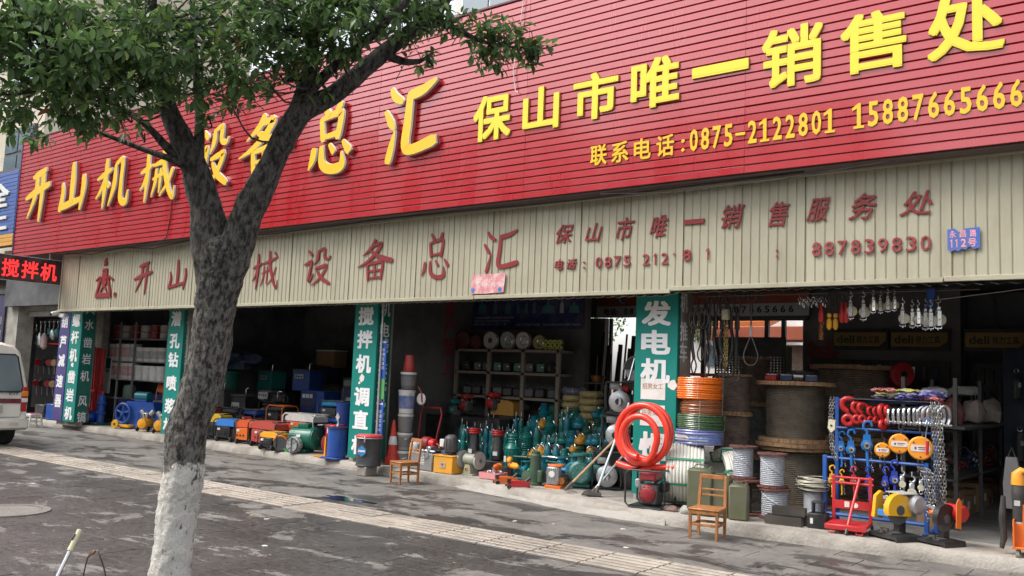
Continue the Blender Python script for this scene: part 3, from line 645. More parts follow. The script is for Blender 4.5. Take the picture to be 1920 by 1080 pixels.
tb = banner('green banner second from the left, beside the indigo one, near the red steel tubes', -21.41, -20.86, [(c, z, .31) for c, z in zip('螺杆机凿岩机', (2.58, 2.18, 1.76, 1.24, .82, .40))], [(c, z, .25) for c, z in zip('大水凿岩机风镐', (2.86, 2.49, 2.06, 1.68, 1.28, .69, .32))], VG, VGD, ht=2.7)
banner('green banner partly hidden behind the tree trunk', -17.18, -16.62, [(c, z, .31) for c, z in zip('潜孔钻喷浆机', (2.58, 2.12, 1.73, 1.25, .78, .38))], [(c, z, .24) for c, z in zip('柱塞泵注浆机', (2.55, 2.15, 1.75, 1.35, .95, .5))], VG, VGD)
ta = banner('green banner on the middle pillar behind the black tub, with a torn white spot', -11.46, -10.90, [(c, z, .31) for c, z in zip('搅拌机调直机', (2.57, 2.18, 1.77, 1.22, .84, .42))], [(c, z, .24) for c, z in zip('机电线抹光机平', (2.70, 2.35, 2.09, 1.70, 1.45, 1.18, .84))], VG, VGD)
tbb = banner('green banner behind the red hose coil with paper notices pasted on it', -5.98, -5.36, [('发', 2.55, .33), ('电', 2.17, .32), ('机', 1.80, .32), ('焊', .78, .46)], [('机', 2.70, .26), ('推', 2.32, .25), ('车', 2.05, .25)], VG, VGD, ht=2.72, lw=.43)
rp = lambda cx, cz, r, seed: [(cx+r*(.7+.5*random.Random(seed+k).random())*math.cos(2*PI*k/11), cz+r*(.7+.5*random.Random(seed*3+k).random())*math.sin(2*PI*k/11)) for k in range(11)]
part('torn_spot', B().prism(rp(.26, 1.33, .065, 4), -.018, -.015), paper, ta, smooth=0); part('torn_spot', B().prism(rp(.2, 1.25, .025, 9), -.018, -.015), paper, ta, smooth=0)
part('torn_spot', B().prism(rp(.26, 1.33, .06, 14), -.018, -.015), paper, tb, smooth=0)
part('torn_corner', B().prism(rp(.56, 1.42, .07, 24), -.018, -.015), paper, tbb, smooth=0)
BRN = mat('brown print', (.40, .17, .09), rough=.6)
for k, z in enumerate((1.44, 1.10)):
    n_ = thing('paper_notice', ('upper' if k == 0 else 'lower') + ' white hiring notice pasted on the green banner', 'notice', (-5.88, 10.36, z))
    part('sheet', B().box((.185, 0, .12), (.36, .002, .27)), paper, n_); letters('招男女工', .30, .075, BRN, n_, (.03, -.002, .12), .001, .004)
for k, (z, h_) in enumerate(((1.2, .98), (.2, .96))):
    n_ = thing('paint_brand_strip', ('upper' if k == 0 else 'lower') + ' narrow blue and green vertical sticker beside the middle green banner', 'sticker', (-10.86, 10.43, z))
    part('strip', B().box((.075, 0, h_/2), (.13, .01, h_)), mat('blue sticker', (.02, .09, .42), rough=.4, grime=.1), n_); part('strip_foot', B().box((.075, -.002, h_*.17), (.13, .01, h_*.34)), mat('lime sticker', (.10, .33, .12), rough=.4), n_)
    part('strip_head', B().box((.075, -.002, h_-.04), (.11, .01, .03)), white, n_)
    for q in range(5): letters('彩钢瓦涂料'[q], .06, .055, LW, n_, (.045, -.0065, h_*.8-q*.075), .001, .01)
dp = thing('drain_pipe', 'thin grey pipe running down the pillar beside the middle green banner', 'pipe', (-10.80, 10.5, 0)); part('pipe', B().cyl((-.02, -.1, .2), (-.02, -.1, 2.85), .018), alu, dp)
np_ = thing('green_notice_board', 'small green and white notice board on the wall right of the second banner', 'notice board', (-22.05, 11.62, .85))
part('board', B().box((.16, 0, .45), (.34, .02, .9)), paper, np_); part('header', B().box((.16, -.012, .75), (.32, .008, .26)), VGD, np_)
for q in range(3): part('round_mark', B().cyl((.06+q*.1, -.02, .56), (.06+q*.1, -.010, .56), .035, n=12), VG, np_)
sp('side_pier', (-22.05, 11.42, 1.7), (.6, .16, 3.2), PWALL)

# ------------------------------------------------------------------ white van, seen from behind
van = thing('parked_van', 'cream white van with a maroon stripe parked at the left edge of the pavement', 'van', (-17.42, 7.0, 0))
VW = mat('cream van paint', (.74, .71, .63), rough=.3, grime=.12, coat=.7, gs=2, dirt=(.4, .36, .3))
prof = [(-.77, .36), (-.80, .50), (-.80, .95), (-.78, 1.10), (-.72, 1.45), (-.64, 1.76), (-.52, 1.88), (-.3, 1.925), (0, 1.94)]
prof = prof + [(-a, z) for a, z in prof[-2::-1]]
st = [(-3.70, .80, .55, .62), (-3.62, .9, .75, .5), (-3.2, .97, .98, .12), (-2.4, 1, 1.0, 0), (-.6, 1, 1, 0), (-.18, .995, 1.0, 0), (-.06, .98, .99, .02), (0.0, .93, .965, .05)]
b = B(); vs = []; k = len(prof)
for x, sy, sz, dz in st:
    for y, z in prof:
        zz = .36 + (z-.36)*sz; xx = x - (.16*max(0, (z-1.0))/.9 if x > -.3 else 0) - (.9*max(0, (z-.95)) if x < -3.1 else 0)*.5
        vs.append((xx, y*sy, zz))
b.add(vs, [(i*k+j, (i+1)*k+j, (i+1)*k+(j+1) % k, i*k+(j+1) % k) for i in range(len(st)-1) for j in range(k)] + [tuple((len(st)-1)*k+j for j in range(k))])
part('body', b, VW, van, smooth=40)
part('rear_window', B().prism([(-.60, 1.04), (.60, 1.04), (.64, 1.10), (.545, 1.66), (.50, 1.70), (-.50, 1.70), (-.545, 1.66), (-.64, 1.10)], 0, .03, Matrix(((0, 1, 0, 0), (1, 0, 0, 0), (0, 0, 1, 0), (0, 0, 0, 1))) @ Matrix.Identity(4)), GLASS, van, loc=(.158, 0, .0), rot=(0, -.165, 0))
part('window_seal', B().tube([(0, -.61, 1.03), (0, .61, 1.03), (0, .66, 1.09), (0, .56, 1.68), (0, .51, 1.72), (0, -.51, 1.72), (0, -.56, 1.68), (0, -.66, 1.09)], .014, 6, closed=True), rubber, van, loc=(.18, 0, .0), rot=(0, -.165, 0))
part('stripe', B().box((-.002, 0, .845), (.012, 1.50, .085)), mat('maroon stripe', (.16, .012, .03), rough=.35), van)
part('bumper', B().box((.03, 0, .42), (.17, 1.56, .20), .04), VW, van); part('bumper_step', B().box((.117, .5, .43), (.01, .16, .06)), CREAM, van)
tl = part('tail_light', B().box((-.03, .70, .88), (.10, .11, .46), .02), mat('red lens', (.45, .02, .02), rough=.15, grime=.05), van)
part('indicator', B().box((-.022, .70, .98), (.10, .112, .10), .01), mat('amber lens', (.75, .26, .02), rough=.15, grime=.05), tl); part('reversing_lens', B().box((-.022, .70, .86), (.10, .112, .08), .01), white, tl)
tl2 = part('tail_light', B().box((-.03, -.70, .88), (.10, .11, .46), .02), MC['red lens'], van)
pt = part('number_plate', B().box((.02, .1, .70), (.02, .44, .14), .004), lgrey, van)
letters('K17', .16, .045, dgrey, van, (.012, .42, .955), .004, .01, face='+x')
part('door_seam', B().tube([(.014, -.68, .55), (.014, .63, .55), (.014, .66, .65), (.014, .66, .98)], .005, 5), dgrey, van)
for y in (-.66, .66):
    for x in (-.62, -3.0):
        wl = part('wheel', B().lathe([(.17, -.085), (.26, -.09), (.285, -.07), (.29, 0), (.285, .07), (.26, .09), (.17, .085)], 28, RX(PI/2)), rubber, van, loc=(x, y, .29)); part('rim', B().lathe([(.17, -.07), (.15, -.05), (.05, -.04), (.001, -.04), (.001, .04), (.15, .05), (.17, .07)], 20, RX(PI/2)), alu, wl)
part('underbody', B().box((-1.8, 0, .34), (3.3, 1.3, .12)), rubber, van); part('exhaust', B().cyl((-.1, -.3, .27), (.02, -.3, .26), .025), dsteel, van)
wstool = thing('plastic_stool', 'cream plastic stool with a pink top below the indigo banner', 'stool', (-22.4, 10.15, 0))
part('seat', B().box((0, 0, .30), (.27, .27, .03), .01), white, wstool); part('cushion', B().box((0, 0, .322), (.24, .24, .015), .006), mat('pink plastic', (.55, .06, .14), rough=.5), wstool)
part('apron', B().box((0, 0, .268), (.25, .25, .03)), white, wstool)
for sx in (-1, 1):
    for sy in (-1, 1): part('leg', B().tube([(sx*.12, sy*.12, .29), (sx*.155, sy*.155, 0)], [.026, .021], 6), white, wstool)
    part('brace', B().box((sx*.135, 0, .14), (.012, .26, .03)), white, wstool)

# ------------------------------------------------------------------ the tree
BARK = bpy.data.materials.new('bark and limewash'); BARK.use_nodes = True
t = BARK.node_tree; bb = t.nodes['Principled BSDF']; N = t.nodes.new; K = t.links.new
g = N('ShaderNodeNewGeometry'); sp_ = N('ShaderNodeSeparateXYZ'); K(g.outputs['Position'], sp_.inputs[0])
m_ = N('ShaderNodeMapping'); m_.inputs['Scale'].default_value = (1, 1, .45); K(g.outputs['Position'], m_.inputs[0])
na = N('ShaderNodeTexNoise'); na.inputs['Scale'].default_value = 38; na.inputs['Detail'].default_value = 10; na.inputs['Roughness'].default_value = .72; K(m_.outputs[0], na.inputs[0])
nb2 = N('ShaderNodeTexNoise'); nb2.inputs['Scale'].default_value = 7; nb2.inputs['Detail'].default_value = 8; nb2.inputs['Roughness'].default_value = .7; K(g.outputs['Position'], nb2.inputs[0])
bc = N('ShaderNodeValToRGB'); bc.color_ramp.elements[0].position = .43; bc.color_ramp.elements[0].color = (.026, .024, .021, 1); bc.color_ramp.elements[1].position = .56; bc.color_ramp.elements[1].color = (.19, .175, .155, 1)
e_ = bc.color_ramp.elements.new(.66); e_.color = (.22, .21, .19, 1)
K(na.outputs[0], bc.inputs[0])
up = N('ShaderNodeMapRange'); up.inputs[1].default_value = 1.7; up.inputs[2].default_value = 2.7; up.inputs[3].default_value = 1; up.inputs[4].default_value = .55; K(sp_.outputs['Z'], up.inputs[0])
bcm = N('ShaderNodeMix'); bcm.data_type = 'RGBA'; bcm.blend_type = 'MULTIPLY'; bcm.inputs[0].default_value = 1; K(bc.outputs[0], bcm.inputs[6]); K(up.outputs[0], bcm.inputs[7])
lw_ = N('ShaderNodeValToRGB'); lw_.color_ramp.elements[0].position = .335; lw_.color_ramp.elements[0].color = (.10, .095, .085, 1); lw_.color_ramp.elements[1].position = .39; lw_.color_ramp.elements[1].color = (.70, .67, .61, 1)
mxn = N('ShaderNodeMath'); mxn.operation = 'MULTIPLY_ADD'; mxn.inputs[1].default_value = .5; K(na.outputs[0], mxn.inputs[0])
hf = N('ShaderNodeMath'); hf.operation = 'MULTIPLY'; hf.inputs[1].default_value = .5; K(nb2.outputs[0], hf.inputs[0]); K(hf.outputs[0], mxn.inputs[2]); 
# limewash darker towards +x: the trunk's shaded side painted into the colour
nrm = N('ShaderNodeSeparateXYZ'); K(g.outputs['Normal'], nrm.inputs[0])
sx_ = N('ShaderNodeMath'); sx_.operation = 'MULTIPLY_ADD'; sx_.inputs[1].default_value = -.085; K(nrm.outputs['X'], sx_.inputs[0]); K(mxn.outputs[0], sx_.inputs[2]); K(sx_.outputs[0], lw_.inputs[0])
zz = N('ShaderNodeMath'); zz.operation = 'MULTIPLY_ADD'; zz.inputs[1].default_value = .35; K(nb2.outputs[0], zz.inputs[0]); K(sp_.outputs['Z'], zz.inputs[2])
zs = N('ShaderNodeMapRange'); zs.inputs[1].default_value = 1.205; zs.inputs[2].default_value = 1.225; zs.inputs[3].default_value = 1; zs.inputs[4].default_value = 0; K(zz.outputs[0], zs.inputs[0])
mm = N('ShaderNodeMix'); mm.data_type = 'RGBA'; K(zs.outputs[0], mm.inputs[0]); K(bcm.outputs[2], mm.inputs[6]); K(lw_.outputs[0], mm.inputs[7]); K(mm.outputs[2], bb.inputs['Base Color'])
bb.inputs['Roughness'].default_value = .9
bmp = N('ShaderNodeBump'); bmp.inputs['Strength'].default_value = 1.0; bmp.inputs['Distance'].default_value = .05; K(mxn.outputs[0], bmp.inputs['Height']); K(bmp.outputs[0], bb.inputs['Normal'])
TX, TY = -4.92, 3.05
tree = thing('pavement_tree', 'evergreen pavement tree with forked dark trunk and limewashed base', 'tree', (TX, TY, 0))
trng = random.Random(11)
def limb(pts, n=14, k=5, wob=.06):
    b = B(); q = cat_rom(pts, k)
    ctr = [(x-TX, y-TY, z) for x, y, z, r in q]; rs = [r*(.89 if z < 1.9 else .91) for _x, _y, z, r in q]
    b.tube(ctr, rs, n); out = []
    from mathutils import noise
    for i, v in enumerate(b.v):
        c = Vector(ctr[min(i//n, len(ctr)-1)]); d = Vector(v)-c; p_ = Vector(v)*5
        f = .97 + wob*1.6*noise.noise(p_) + wob*noise.noise(p_*3.1) + wob*.8*noise.noise(p_*8) + wob*.45*noise.noise(p_*19)
        f += wob*.9*(noise.noise(Vector((d.x/rs[min(i//n, len(rs)-1)]*3.2+c.z*.6, d.y/rs[min(i//n, len(rs)-1)]*3.2, c.z*3.0)))) - wob*.5*max(0, noise.noise(Vector((d.x/rs[min(i//n, len(rs)-1)]*7, d.y/rs[min(i//n, len(rs)-1)]*7, c.z*9)))) 
        out.append(tuple(c + d*f))
    b.v = out; return b
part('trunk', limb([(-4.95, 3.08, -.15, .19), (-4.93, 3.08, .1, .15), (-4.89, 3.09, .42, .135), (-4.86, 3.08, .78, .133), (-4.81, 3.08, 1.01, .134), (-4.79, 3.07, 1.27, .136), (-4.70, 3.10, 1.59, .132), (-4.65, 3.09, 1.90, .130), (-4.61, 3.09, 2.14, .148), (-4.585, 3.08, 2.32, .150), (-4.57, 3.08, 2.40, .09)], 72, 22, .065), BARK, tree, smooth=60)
LIMBS = [
 [(-4.63, 3.08, 1.85, .09), (-4.635, 3.06, 2.15, .128), (-4.655, 3.02, 2.46, .136), (-4.70, 2.95, 2.75, .098), (-4.735, 2.83, 2.98, .080), (-4.74, 2.73, 3.15, .068), (-4.68, 2.63, 3.33, .055), (-4.61, 2.53, 3.54, .042), (-4.60, 2.50, 3.83, .033), (-4.58, 2.45, 4.2, .022)],
 [(-4.68, 2.96, 2.66, .05), (-4.69, 2.94, 2.84, .041), (-4.68, 2.92, 3.06, .034), (-4.73, 2.91, 3.33, .027), (-4.78, 2.88, 3.76, .021), (-4.8, 2.85, 4.1, .014)],
 [(-4.72, 2.86, 2.80, .03), (-4.77, 2.80, 2.83, .023), (-4.90, 2.64, 2.89, .017), (-5.04, 2.39, 2.97, .014), (-5.16, 2.17, 3.04, .009)],
 [(-4.72, 2.88, 2.82, .04), (-4.77, 2.80, 2.88, .032), (-4.77, 2.62, 3.00, .022), (-4.73, 2.38, 3.06, .018), (-4.73, 2.11, 3.15, .011)],
 [(-4.63, 3.08, 1.85, .09), (-4.575, 3.10, 2.16, .130), (-4.485, 3.14, 2.48, .128), (-4.38, 3.20, 2.77, .094), (-4.28, 3.24, 3.01, .088), (-4.20, 3.29, 3.16, .086), (-4.10, 3.42, 3.27, .072), (-3.95, 3.56, 3.47, .066), (-3.83, 3.70, 3.66, .058), (-3.71, 3.84, 3.83, .050), (-3.63, 3.94, 4.05, .040), (-3.5, 4.0, 4.4, .025)],
 [(-4.24, 3.26, 3.08, .07), (-4.17, 3.29, 3.34, .062), (-4.09, 3.25, 3.55, .047), (-4.04, 3.21, 3.77, .040), (-4.01, 3.19, 4.02, .034), (-4.0, 3.1, 4.4, .02)],
 [(-4.17, 3.29, 3.24, .045), (-4.11, 3.33, 3.34, .040), (-3.90, 3.35, 3.46, .034), (-3.68, 3.38, 3.58, .030), (-3.46, 3.40, 3.74, .024), (-3.3, 3.4, 4.0, .015)],
 [(-3.72, 3.82, 3.80, .03), (-3.66, 3.98, 3.80, .022), (-3.58, 4.12, 3.75, .016), (-3.50, 4.28, 3.74, .012), (-3.37, 4.49, 3.77, .006)],
 [(-3.88, 3.66, 3.55, .035), (-3.80, 3.72, 3.52, .026), (-3.73, 3.78, 3.53, .018), (-3.70, 3.86, 3.60, .008)],
]
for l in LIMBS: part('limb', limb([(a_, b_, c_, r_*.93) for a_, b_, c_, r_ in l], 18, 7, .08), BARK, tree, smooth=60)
LEAF = bpy.data.materials.new('glossy leaf'); LEAF.use_nodes = True
t = LEAF.node_tree; lb = t.nodes['Principled BSDF']; N = t.nodes.new; K = t.links.new
at_ = N('ShaderNodeAttribute'); at_.attribute_name = 'tint'
lr = N('ShaderNodeValToRGB'); els = lr.color_ramp.elements
els[0].position = 0; els[0].color = (.042, .085, .030, 1); els[1].position = .6; els[1].color = (.10, .175, .055, 1)
e1 = els.new(.86); e1.color = (.19, .28, .08, 1); e2 = els.new(.97); e2.color = (.20, .26, .05, 1); e3 = els.new(1.0); e3.color = (.22, .11, .04, 1)
K(at_.outputs['Fac'], lr.inputs[0]); K(lr.outputs[0], lb.inputs['Base Color']); lb.inputs['Roughness'].default_value = .36; lb.inputs['Specular IOR Level'].default_value = .5
tr = N('ShaderNodeBsdfTranslucent'); hsv = N('ShaderNodeHueSaturation'); hsv.inputs['Value'].default_value = 1.6; K(lr.outputs[0], hsv.inputs['Color']); K(hsv.outputs[0], tr.inputs[0])
ms = N('ShaderNodeMixShader'); ms.inputs[0].default_value = .38; out = t.nodes['Material Output']; K(lb.outputs[0], ms.inputs[1]); K(tr.outputs[0], ms.inputs[2]); K(ms.outputs[0], out.inputs[0])
def leaf_geo(p_, d, up_, ln, wd):
    d = d.normalized(); s_ = d.cross(up_).normalized(); n_ = s_.cross(d)
    sp2 = [(0, .0, 0), (.25, .78, -.02), (.55, 1, -.05), (.82, .55, -.12), (1, 0, -.2)]
    vs = [p_ + d*ln*a + n_*ln*c for a, w2, c in sp2]
    fs = []
    for sgn in (-1, 1):
        o = len(vs); vs += [p_ + d*ln*a + s_*sgn*wd*w2*.5 + n_*(ln*c + wd*w2*.16) for a, w2, c in sp2[1:4]]
        q = [(0, 1, o), (1, 2, o+1, o), (2, 3, o+2, o+1), (3, 4, o+2)]
        fs += [f if sgn > 0 else f[::-1] for f in q]
    return vs, fs
import numpy as np
BL = [] # foliage clumps: centre (x, y, z), radius, twig count
CL = [(-4.67, 1.88, 3.27, 0.42, 0.24, 59), (-4.24, 1.98, 3.13, 0.42, 0.24, 68), (-4.64, 1.95, 2.97, 0.34, 0.18, 42), (-4.31, 2.08, 2.96, 0.33, 0.16, 44), (-4.64, 2.09, 2.86, 0.22, 0.1, 16), (-4.32, 2.28, 3.33, 0.42, 0.24, 68), (-4.47, 2.44, 3.15, 0.28, 0.14, 22), (-4.43, 2.68, 3.46, 0.42, 0.24, 68), (-4.2, 2.53, 3.09, 0.26, 0.1, 12), (-4.13, 2.7, 3.16, 0.26, 0.12, 18), (-4.18, 2.89, 3.41, 0.42, 0.2, 63), (-4.17, 3.12, 3.61, 0.4, 0.18, 51), (-4.32, 2.49, 3.69, 0.6, 0.25, 68), (-4.11, 3.13, 3.96, 0.6, 0.25, 59), (-4.53, 1.95, 3.54, 0.6, 0.25, 68), (-4.3, 3.06, 3.25, 0.2, 0.07, 7), (-3.69, 3.12, 3.57, 0.32, 0.16, 40), (-3.87, 3.58, 3.86, 0.32, 0.13, 28), (-3.68, 3.86, 3.85, 0.2, 0.13, 22), (-3.64, 4.02, 3.83, 0.17, 0.1, 15), (-4.03, 3.38, 3.44, 0.16, 0.09, 4), (-3.77, 3.83, 3.57, 0.12, 0.05, 5), (-3.49, 4.26, 3.83, 0.2, 0.11, 23), (-3.39, 4.47, 3.75, 0.17, 0.09, 20), (-3.53, 4.26, 3.62, 0.17, 0.06, 9), (-3.59, 4.2, 3.74, 0.15, 0.07, 10), (-4.71, 1.62, 3.08, 0.5, 0.4, 59), (-3.72, 3.78, 4.15, 0.5, 0.25, 42), (-4.66, 2.44, 2.92, 0.14, 0.06, 5), (-4.52, 2.54, 3.02, 0.16, 0.06, 5), (-4.44, 2.85, 3.06, 0.09, 0.05, 4), (-4.11, 3.34, 3.27, 0.1, 0.06, 4), (-3.82, 3.14, 3.64, 0.3, 0.2, 38), (-3.77, 3.4, 3.85, 0.4, 0.2, 42), (-4.05, 3.12, 3.37, 0.22, 0.1, 22), (-4.12, 2.9, 3.62, 0.4, 0.2, 51), (-3.7, 3.61, 3.71, 0.22, 0.12, 22), (-3.73, 3.23, 3.43, 0.14, 0.08, 10), (-4.61, 1.8, 3.33, 0.4, 0.25, 51), (-4.24, 2.48, 3.2, 0.3, 0.12, 20), (-4.28, 2.84, 3.12, 0.2, 0.06, 8), (-4.34, 2.16, 3.12, 0.3, 0.16, 39), (-4.85, 2.06, 2.81, 0.16, 0.06, 9)]
twb = B(); LF = []
def rnd_dir(): 
    while True:
        v = Vector((trng.uniform(-1, 1), trng.uniform(-1, 1), trng.uniform(-1, 1)))
        if .1 < v.length < 1: return v.normalized()
skel = [Vector(q[:3]) for l in LIMBS for q in cat_rom(l, 5)]
for (cx, cy, cz, rx_, rz_, cnt) in CL:
    c = Vector((cx, cy, cz))
    for _ in range(cnt):
        v = rnd_dir()*(trng.random()**.45); e = c + Vector((v.x*rx_, v.y*rx_, v.z*rz_))
        base = min(skel, key=lambda s: (s-e).length+trng.uniform(0, .1))
        dd = (e-base); dn = dd.normalized() if dd.length > .01 else rnd_dir()
        tw = e - (dn*.75 + rnd_dir()*.45).normalized()*trng.uniform(.10, .2)
        if trng.random() < .16 and dd.length < 1.1:
            mid = base.lerp(e, .5) + Vector((0, 0, -.05)) + rnd_dir()*.05
            pts = cat_rom([(*base, 0), (*mid, 0), (*e, 0)], 3); n_ = len(pts)
            twb.tube([(a-TX, b2-TY, c2) for a, b2, c2, _ in pts], [.007*(1-i/n_)+.0022 for i in range(n_)], 4)
        else: twb.tube([(tw.x-TX, tw.y-TY, tw.z), (e.x-TX, e.y-TY, e.z)], [.0032, .0018], 3)
        ax = (e-tw).normalized(); nl = trng.randint(6, 10); a0 = trng.random()*6
        for k in range(nl):
            f = trng.uniform(.35, 1.02); p0 = tw.lerp(e, f); a_ = a0+k*2.4
            o1 = ax.orthogonal().normalized(); o2 = ax.cross(o1)
            rad = o1*math.cos(a_)+o2*math.sin(a_)
            d = (ax*trng.uniform(.3, .9) + rad + Vector((0, 0, -.28))).normalized()
            up_ = (Vector((0, 0, 1))+rnd_dir()*.45).normalized()
            if abs(d.dot(up_)) > .95: up_ = Vector((1, 0, 0))
            ln = trng.uniform(.045, .078); tint = min(.97, max(0, trng.gauss(.42, .22) + (.28 if cx < -4.3 and v.z > .1 and trng.random() < .45 else 0)))  # leaves high on the left tinted lighter, brighter light painted into their colour
            if trng.random() < .006: tint = 1.0
            LF.append((p0+d*.008, d, up_, ln, ln*trng.uniform(.38, .48), tint))
part('twigs', twb, BARK, tree)['kind'] = 'stuff'
def shows(p_):
    q = p_-cam.matrix_world.translation; d = q.dot(cf)
    return d > 1 and abs(q.dot(r2)/d) < .57 and abs(q.dot(u2)/d) < .32
LF.sort(key=lambda l: ((l[0]-cam.matrix_world.translation).length/l[3] if shows(l[0]) else 1e6))
def leafmesh(lst, name, off):
    V, F, T_ = [], [], []
    for p0, d, up_, ln, wd, tint in lst:
        vs, fs = leaf_geo(p0-off, d, up_, ln, wd); o = len(V); V += [tuple(v) for v in vs]; F += [tuple(o+i for i in f) for f in fs]; T_ += [tint]*len(fs)
    me = bpy.data.meshes.new(name); me.from_pydata(V, [], F); a = me.attributes.new('tint', 'FLOAT', 'FACE'); a.data.foreach_set('value', T_); me.materials.append(LEAF); me.shade_smooth(); return me
proto = [leafmesh([(Vector((0, 0, 0)), Vector((0, 1, 0)), Vector((0, 0, 1)), 1, .43, tn)], 'leaf', Vector((0, 0, 0))) for tn in (.1, .25, .4, .5, .62, .8, .95)]
NL = 290
for i, (p0, d, up_, ln, wd, tint) in enumerate(LF[:NL]):
    s_ = d.cross(up_).normalized(); n_ = s_.cross(d)
    o = bpy.data.objects.new('leaf', proto[min(6, int(tint*7))]); COL.objects.link(o); o.parent = tree
    m4 = Matrix((s_, d, n_)).transposed().to_4x4(); m4 = Matrix.Translation(p0-Vector((TX, TY, 0))) @ m4 @ Matrix.Scale(ln, 4); o.matrix_local = m4
me = leafmesh(LF[NL:], 'foliage', Vector((TX, TY, 0))); o = bpy.data.objects.new('foliage', me); COL.objects.link(o); o.parent = tree; o['kind'] = 'stuff'

# ------------------------------------------------------------------ the other side of the street (unseen, heights shaped for the sign's reflections) and the yard behind
def block(name, label, x0, x1, y, h_, m, fl=3):
    t = thing(name, label, 'building', ((x0+x1)/2, y, 0)); wv = x1-x0
    part('wall', B().box((0, -4, h_/2), (wv, 8, h_)), m, t); part('parapet', B().box((0, .05, h_+.2), (wv, .3, .5)), CREAM, t)
    b = B()
    for i in range(int(wv/3)):
        for j in range(int(h_/3.2)): b.box((-wv/2+1.6+i*3, .02, 1.8+j*3.2), (1.6, .1, 1.5))
    o = part('windows', b, GLASS, t)
DUL = mat('grey render', (.20, .19, .18), rough=.85, grime=.3, gs=.5); DUL2 = mat('tan render', (.26, .22, .17), rough=.85, grime=.3, gs=.5)
block('unseen_tall_building', 'unseen tall grey building along the opposite side, height set for the sign reflection', -140, -62, -22, 28, DUL)
block('unseen_street_building', 'unseen four storey grey building opposite, height set for the sign reflection', -58, -31, -22, 17, DUL2)
block('unseen_corner_building', 'unseen tan four storey building opposite the shop, height set for the sign reflection', -29, -12, -22, 14.2, DUL)
block('unseen_low_building', 'unseen low grey building opposite to the right, height set for the sign reflection', -9, 22, -22, 9.5, DUL2)
def clump_tree(name, label, x, y, r, h_, cnt, seed, m=LEAF, cat='tree'):
    t = thing(name, label, cat, (x, y, 0)); rg = random.Random(seed)
    part('trunk', B().tube([(0, 0, -.1), (.05, 0, h_*.35), (0, .1, h_*.7)], [.18, .13, .06], 10), BARK, t)
    V, F, T_ = [], [], []
    cs = [(rg.uniform(-.6, .6)*r, rg.uniform(-.6, .6)*r, h_-r*.7+rg.uniform(-.5, .5)*r, r*rg.uniform(.35, .6)) for _ in range(9)]
    for i in range(cnt):
        c = rg.choice(cs); v = Vector((rg.gauss(0, 1), rg.gauss(0, 1), rg.gauss(0, 1))).normalized()*c[3]*rg.uniform(.7, 1.05)
        d = Vector((rg.gauss(0, 1), rg.gauss(0, 1), rg.gauss(-.2, .7))).normalized(); u_ = Vector((rg.gauss(0, .5), rg.gauss(0, .5), 1)).normalized()
        vs, fs = leaf_geo(Vector(c[:3])+v, d, u_, .2*r/1.6, .1*r/1.6); o = len(V); V += [tuple(q) for q in vs]; F += [tuple(o+i2 for i2 in f) for f in fs]; T_ += [rg.random()*.9]*len(fs)
    me = bpy.data.meshes.new('crown'); me.from_pydata(V, [], F); a = me.attributes.new('tint', 'FLOAT', 'FACE'); a.data.foreach_set('value', T_); me.materials.append(LEAF)
    o = part('crown', me, None, t); o['kind'] = 'stuff'
for i, (x, h_) in enumerate(((-52, 14.5), (-40, 13.5), (-27, 15), (-17.5, 14.2), (-10.5, 11.8))): clump_tree('unseen_street_tree', 'unseen tree opposite, height set for the sign reflection, number %s from the tall building' % ('one', 'two', 'three', 'four', 'five')[i], x, -17.5, 3.6, h_, 1100, 40+i)  # unseen trees, crown heights shape the reflection in the red sign
# yard behind the open rear bay
yw = thing('yard_building', 'white walled low building with an orange tiled eave behind the open rear doorway', 'building', (-11.6, 24, 0))
part('wall', B().box((.7, 0, 1.7), (2.2, .3, 3.2)), mat('white yard wall', (.75, .74, .72), rough=.8, grime=.1, world=True), yw); part('roof', B().box((.9, -.25, 3.5), (2.8, 1.2, .2), .03, RX(.25)), mat('orange tiles', (.62, .17, .04), rough=.7, grime=.2, world=True), yw)
part('window', B().box((.6, -.17, 2.5), (.8, .06, .6)), GLASS, yw)
yb2 = thing('brick_shed', 'long brick shed with a rust red fascia seen through the rear doorway', 'shed', (-7.2, 21.5, 0))
part('wall', B().box((0, 0, 1.35), (4.6, .3, 2.7)), mat('old brick', (.33, .22, .17), rough=.85, grime=.6, gs=6, dirt=(.45, .40, .35), world=True), yb2)
part('fascia', B().box((-.2, -.3, 2.95), (5.2, .9, .34), .02), mat('rust fascia', (.42, .10, .05), rough=.6, grime=.2, world=True), yb2); part('roof', B().box((1.4, .8, 3.75), (2.6, .1, .75)), mat('pink tiles', (.55, .12, .17), rough=.6, grime=.2, world=True), yb2)
part('upper_wall', B().box((-1.6, 3.2, 3.1), (4.6, .2, 2.2)), MC['white yard wall'], yb2)
clump_tree('yard_tree', 'green tree in the yard seen past the hanging cables', -10.1, 19.6, .9, 3.9, 1600, 71)
clump_tree('yard_tree', 'second green tree in the yard, glimpsed left of the large green banner', -13.6, 20.5, 1.1, 3.8, 1400, 77)
struct('yard_paving', B().box((-8, 33, .08), (24, 33.5, .14)), CONC)
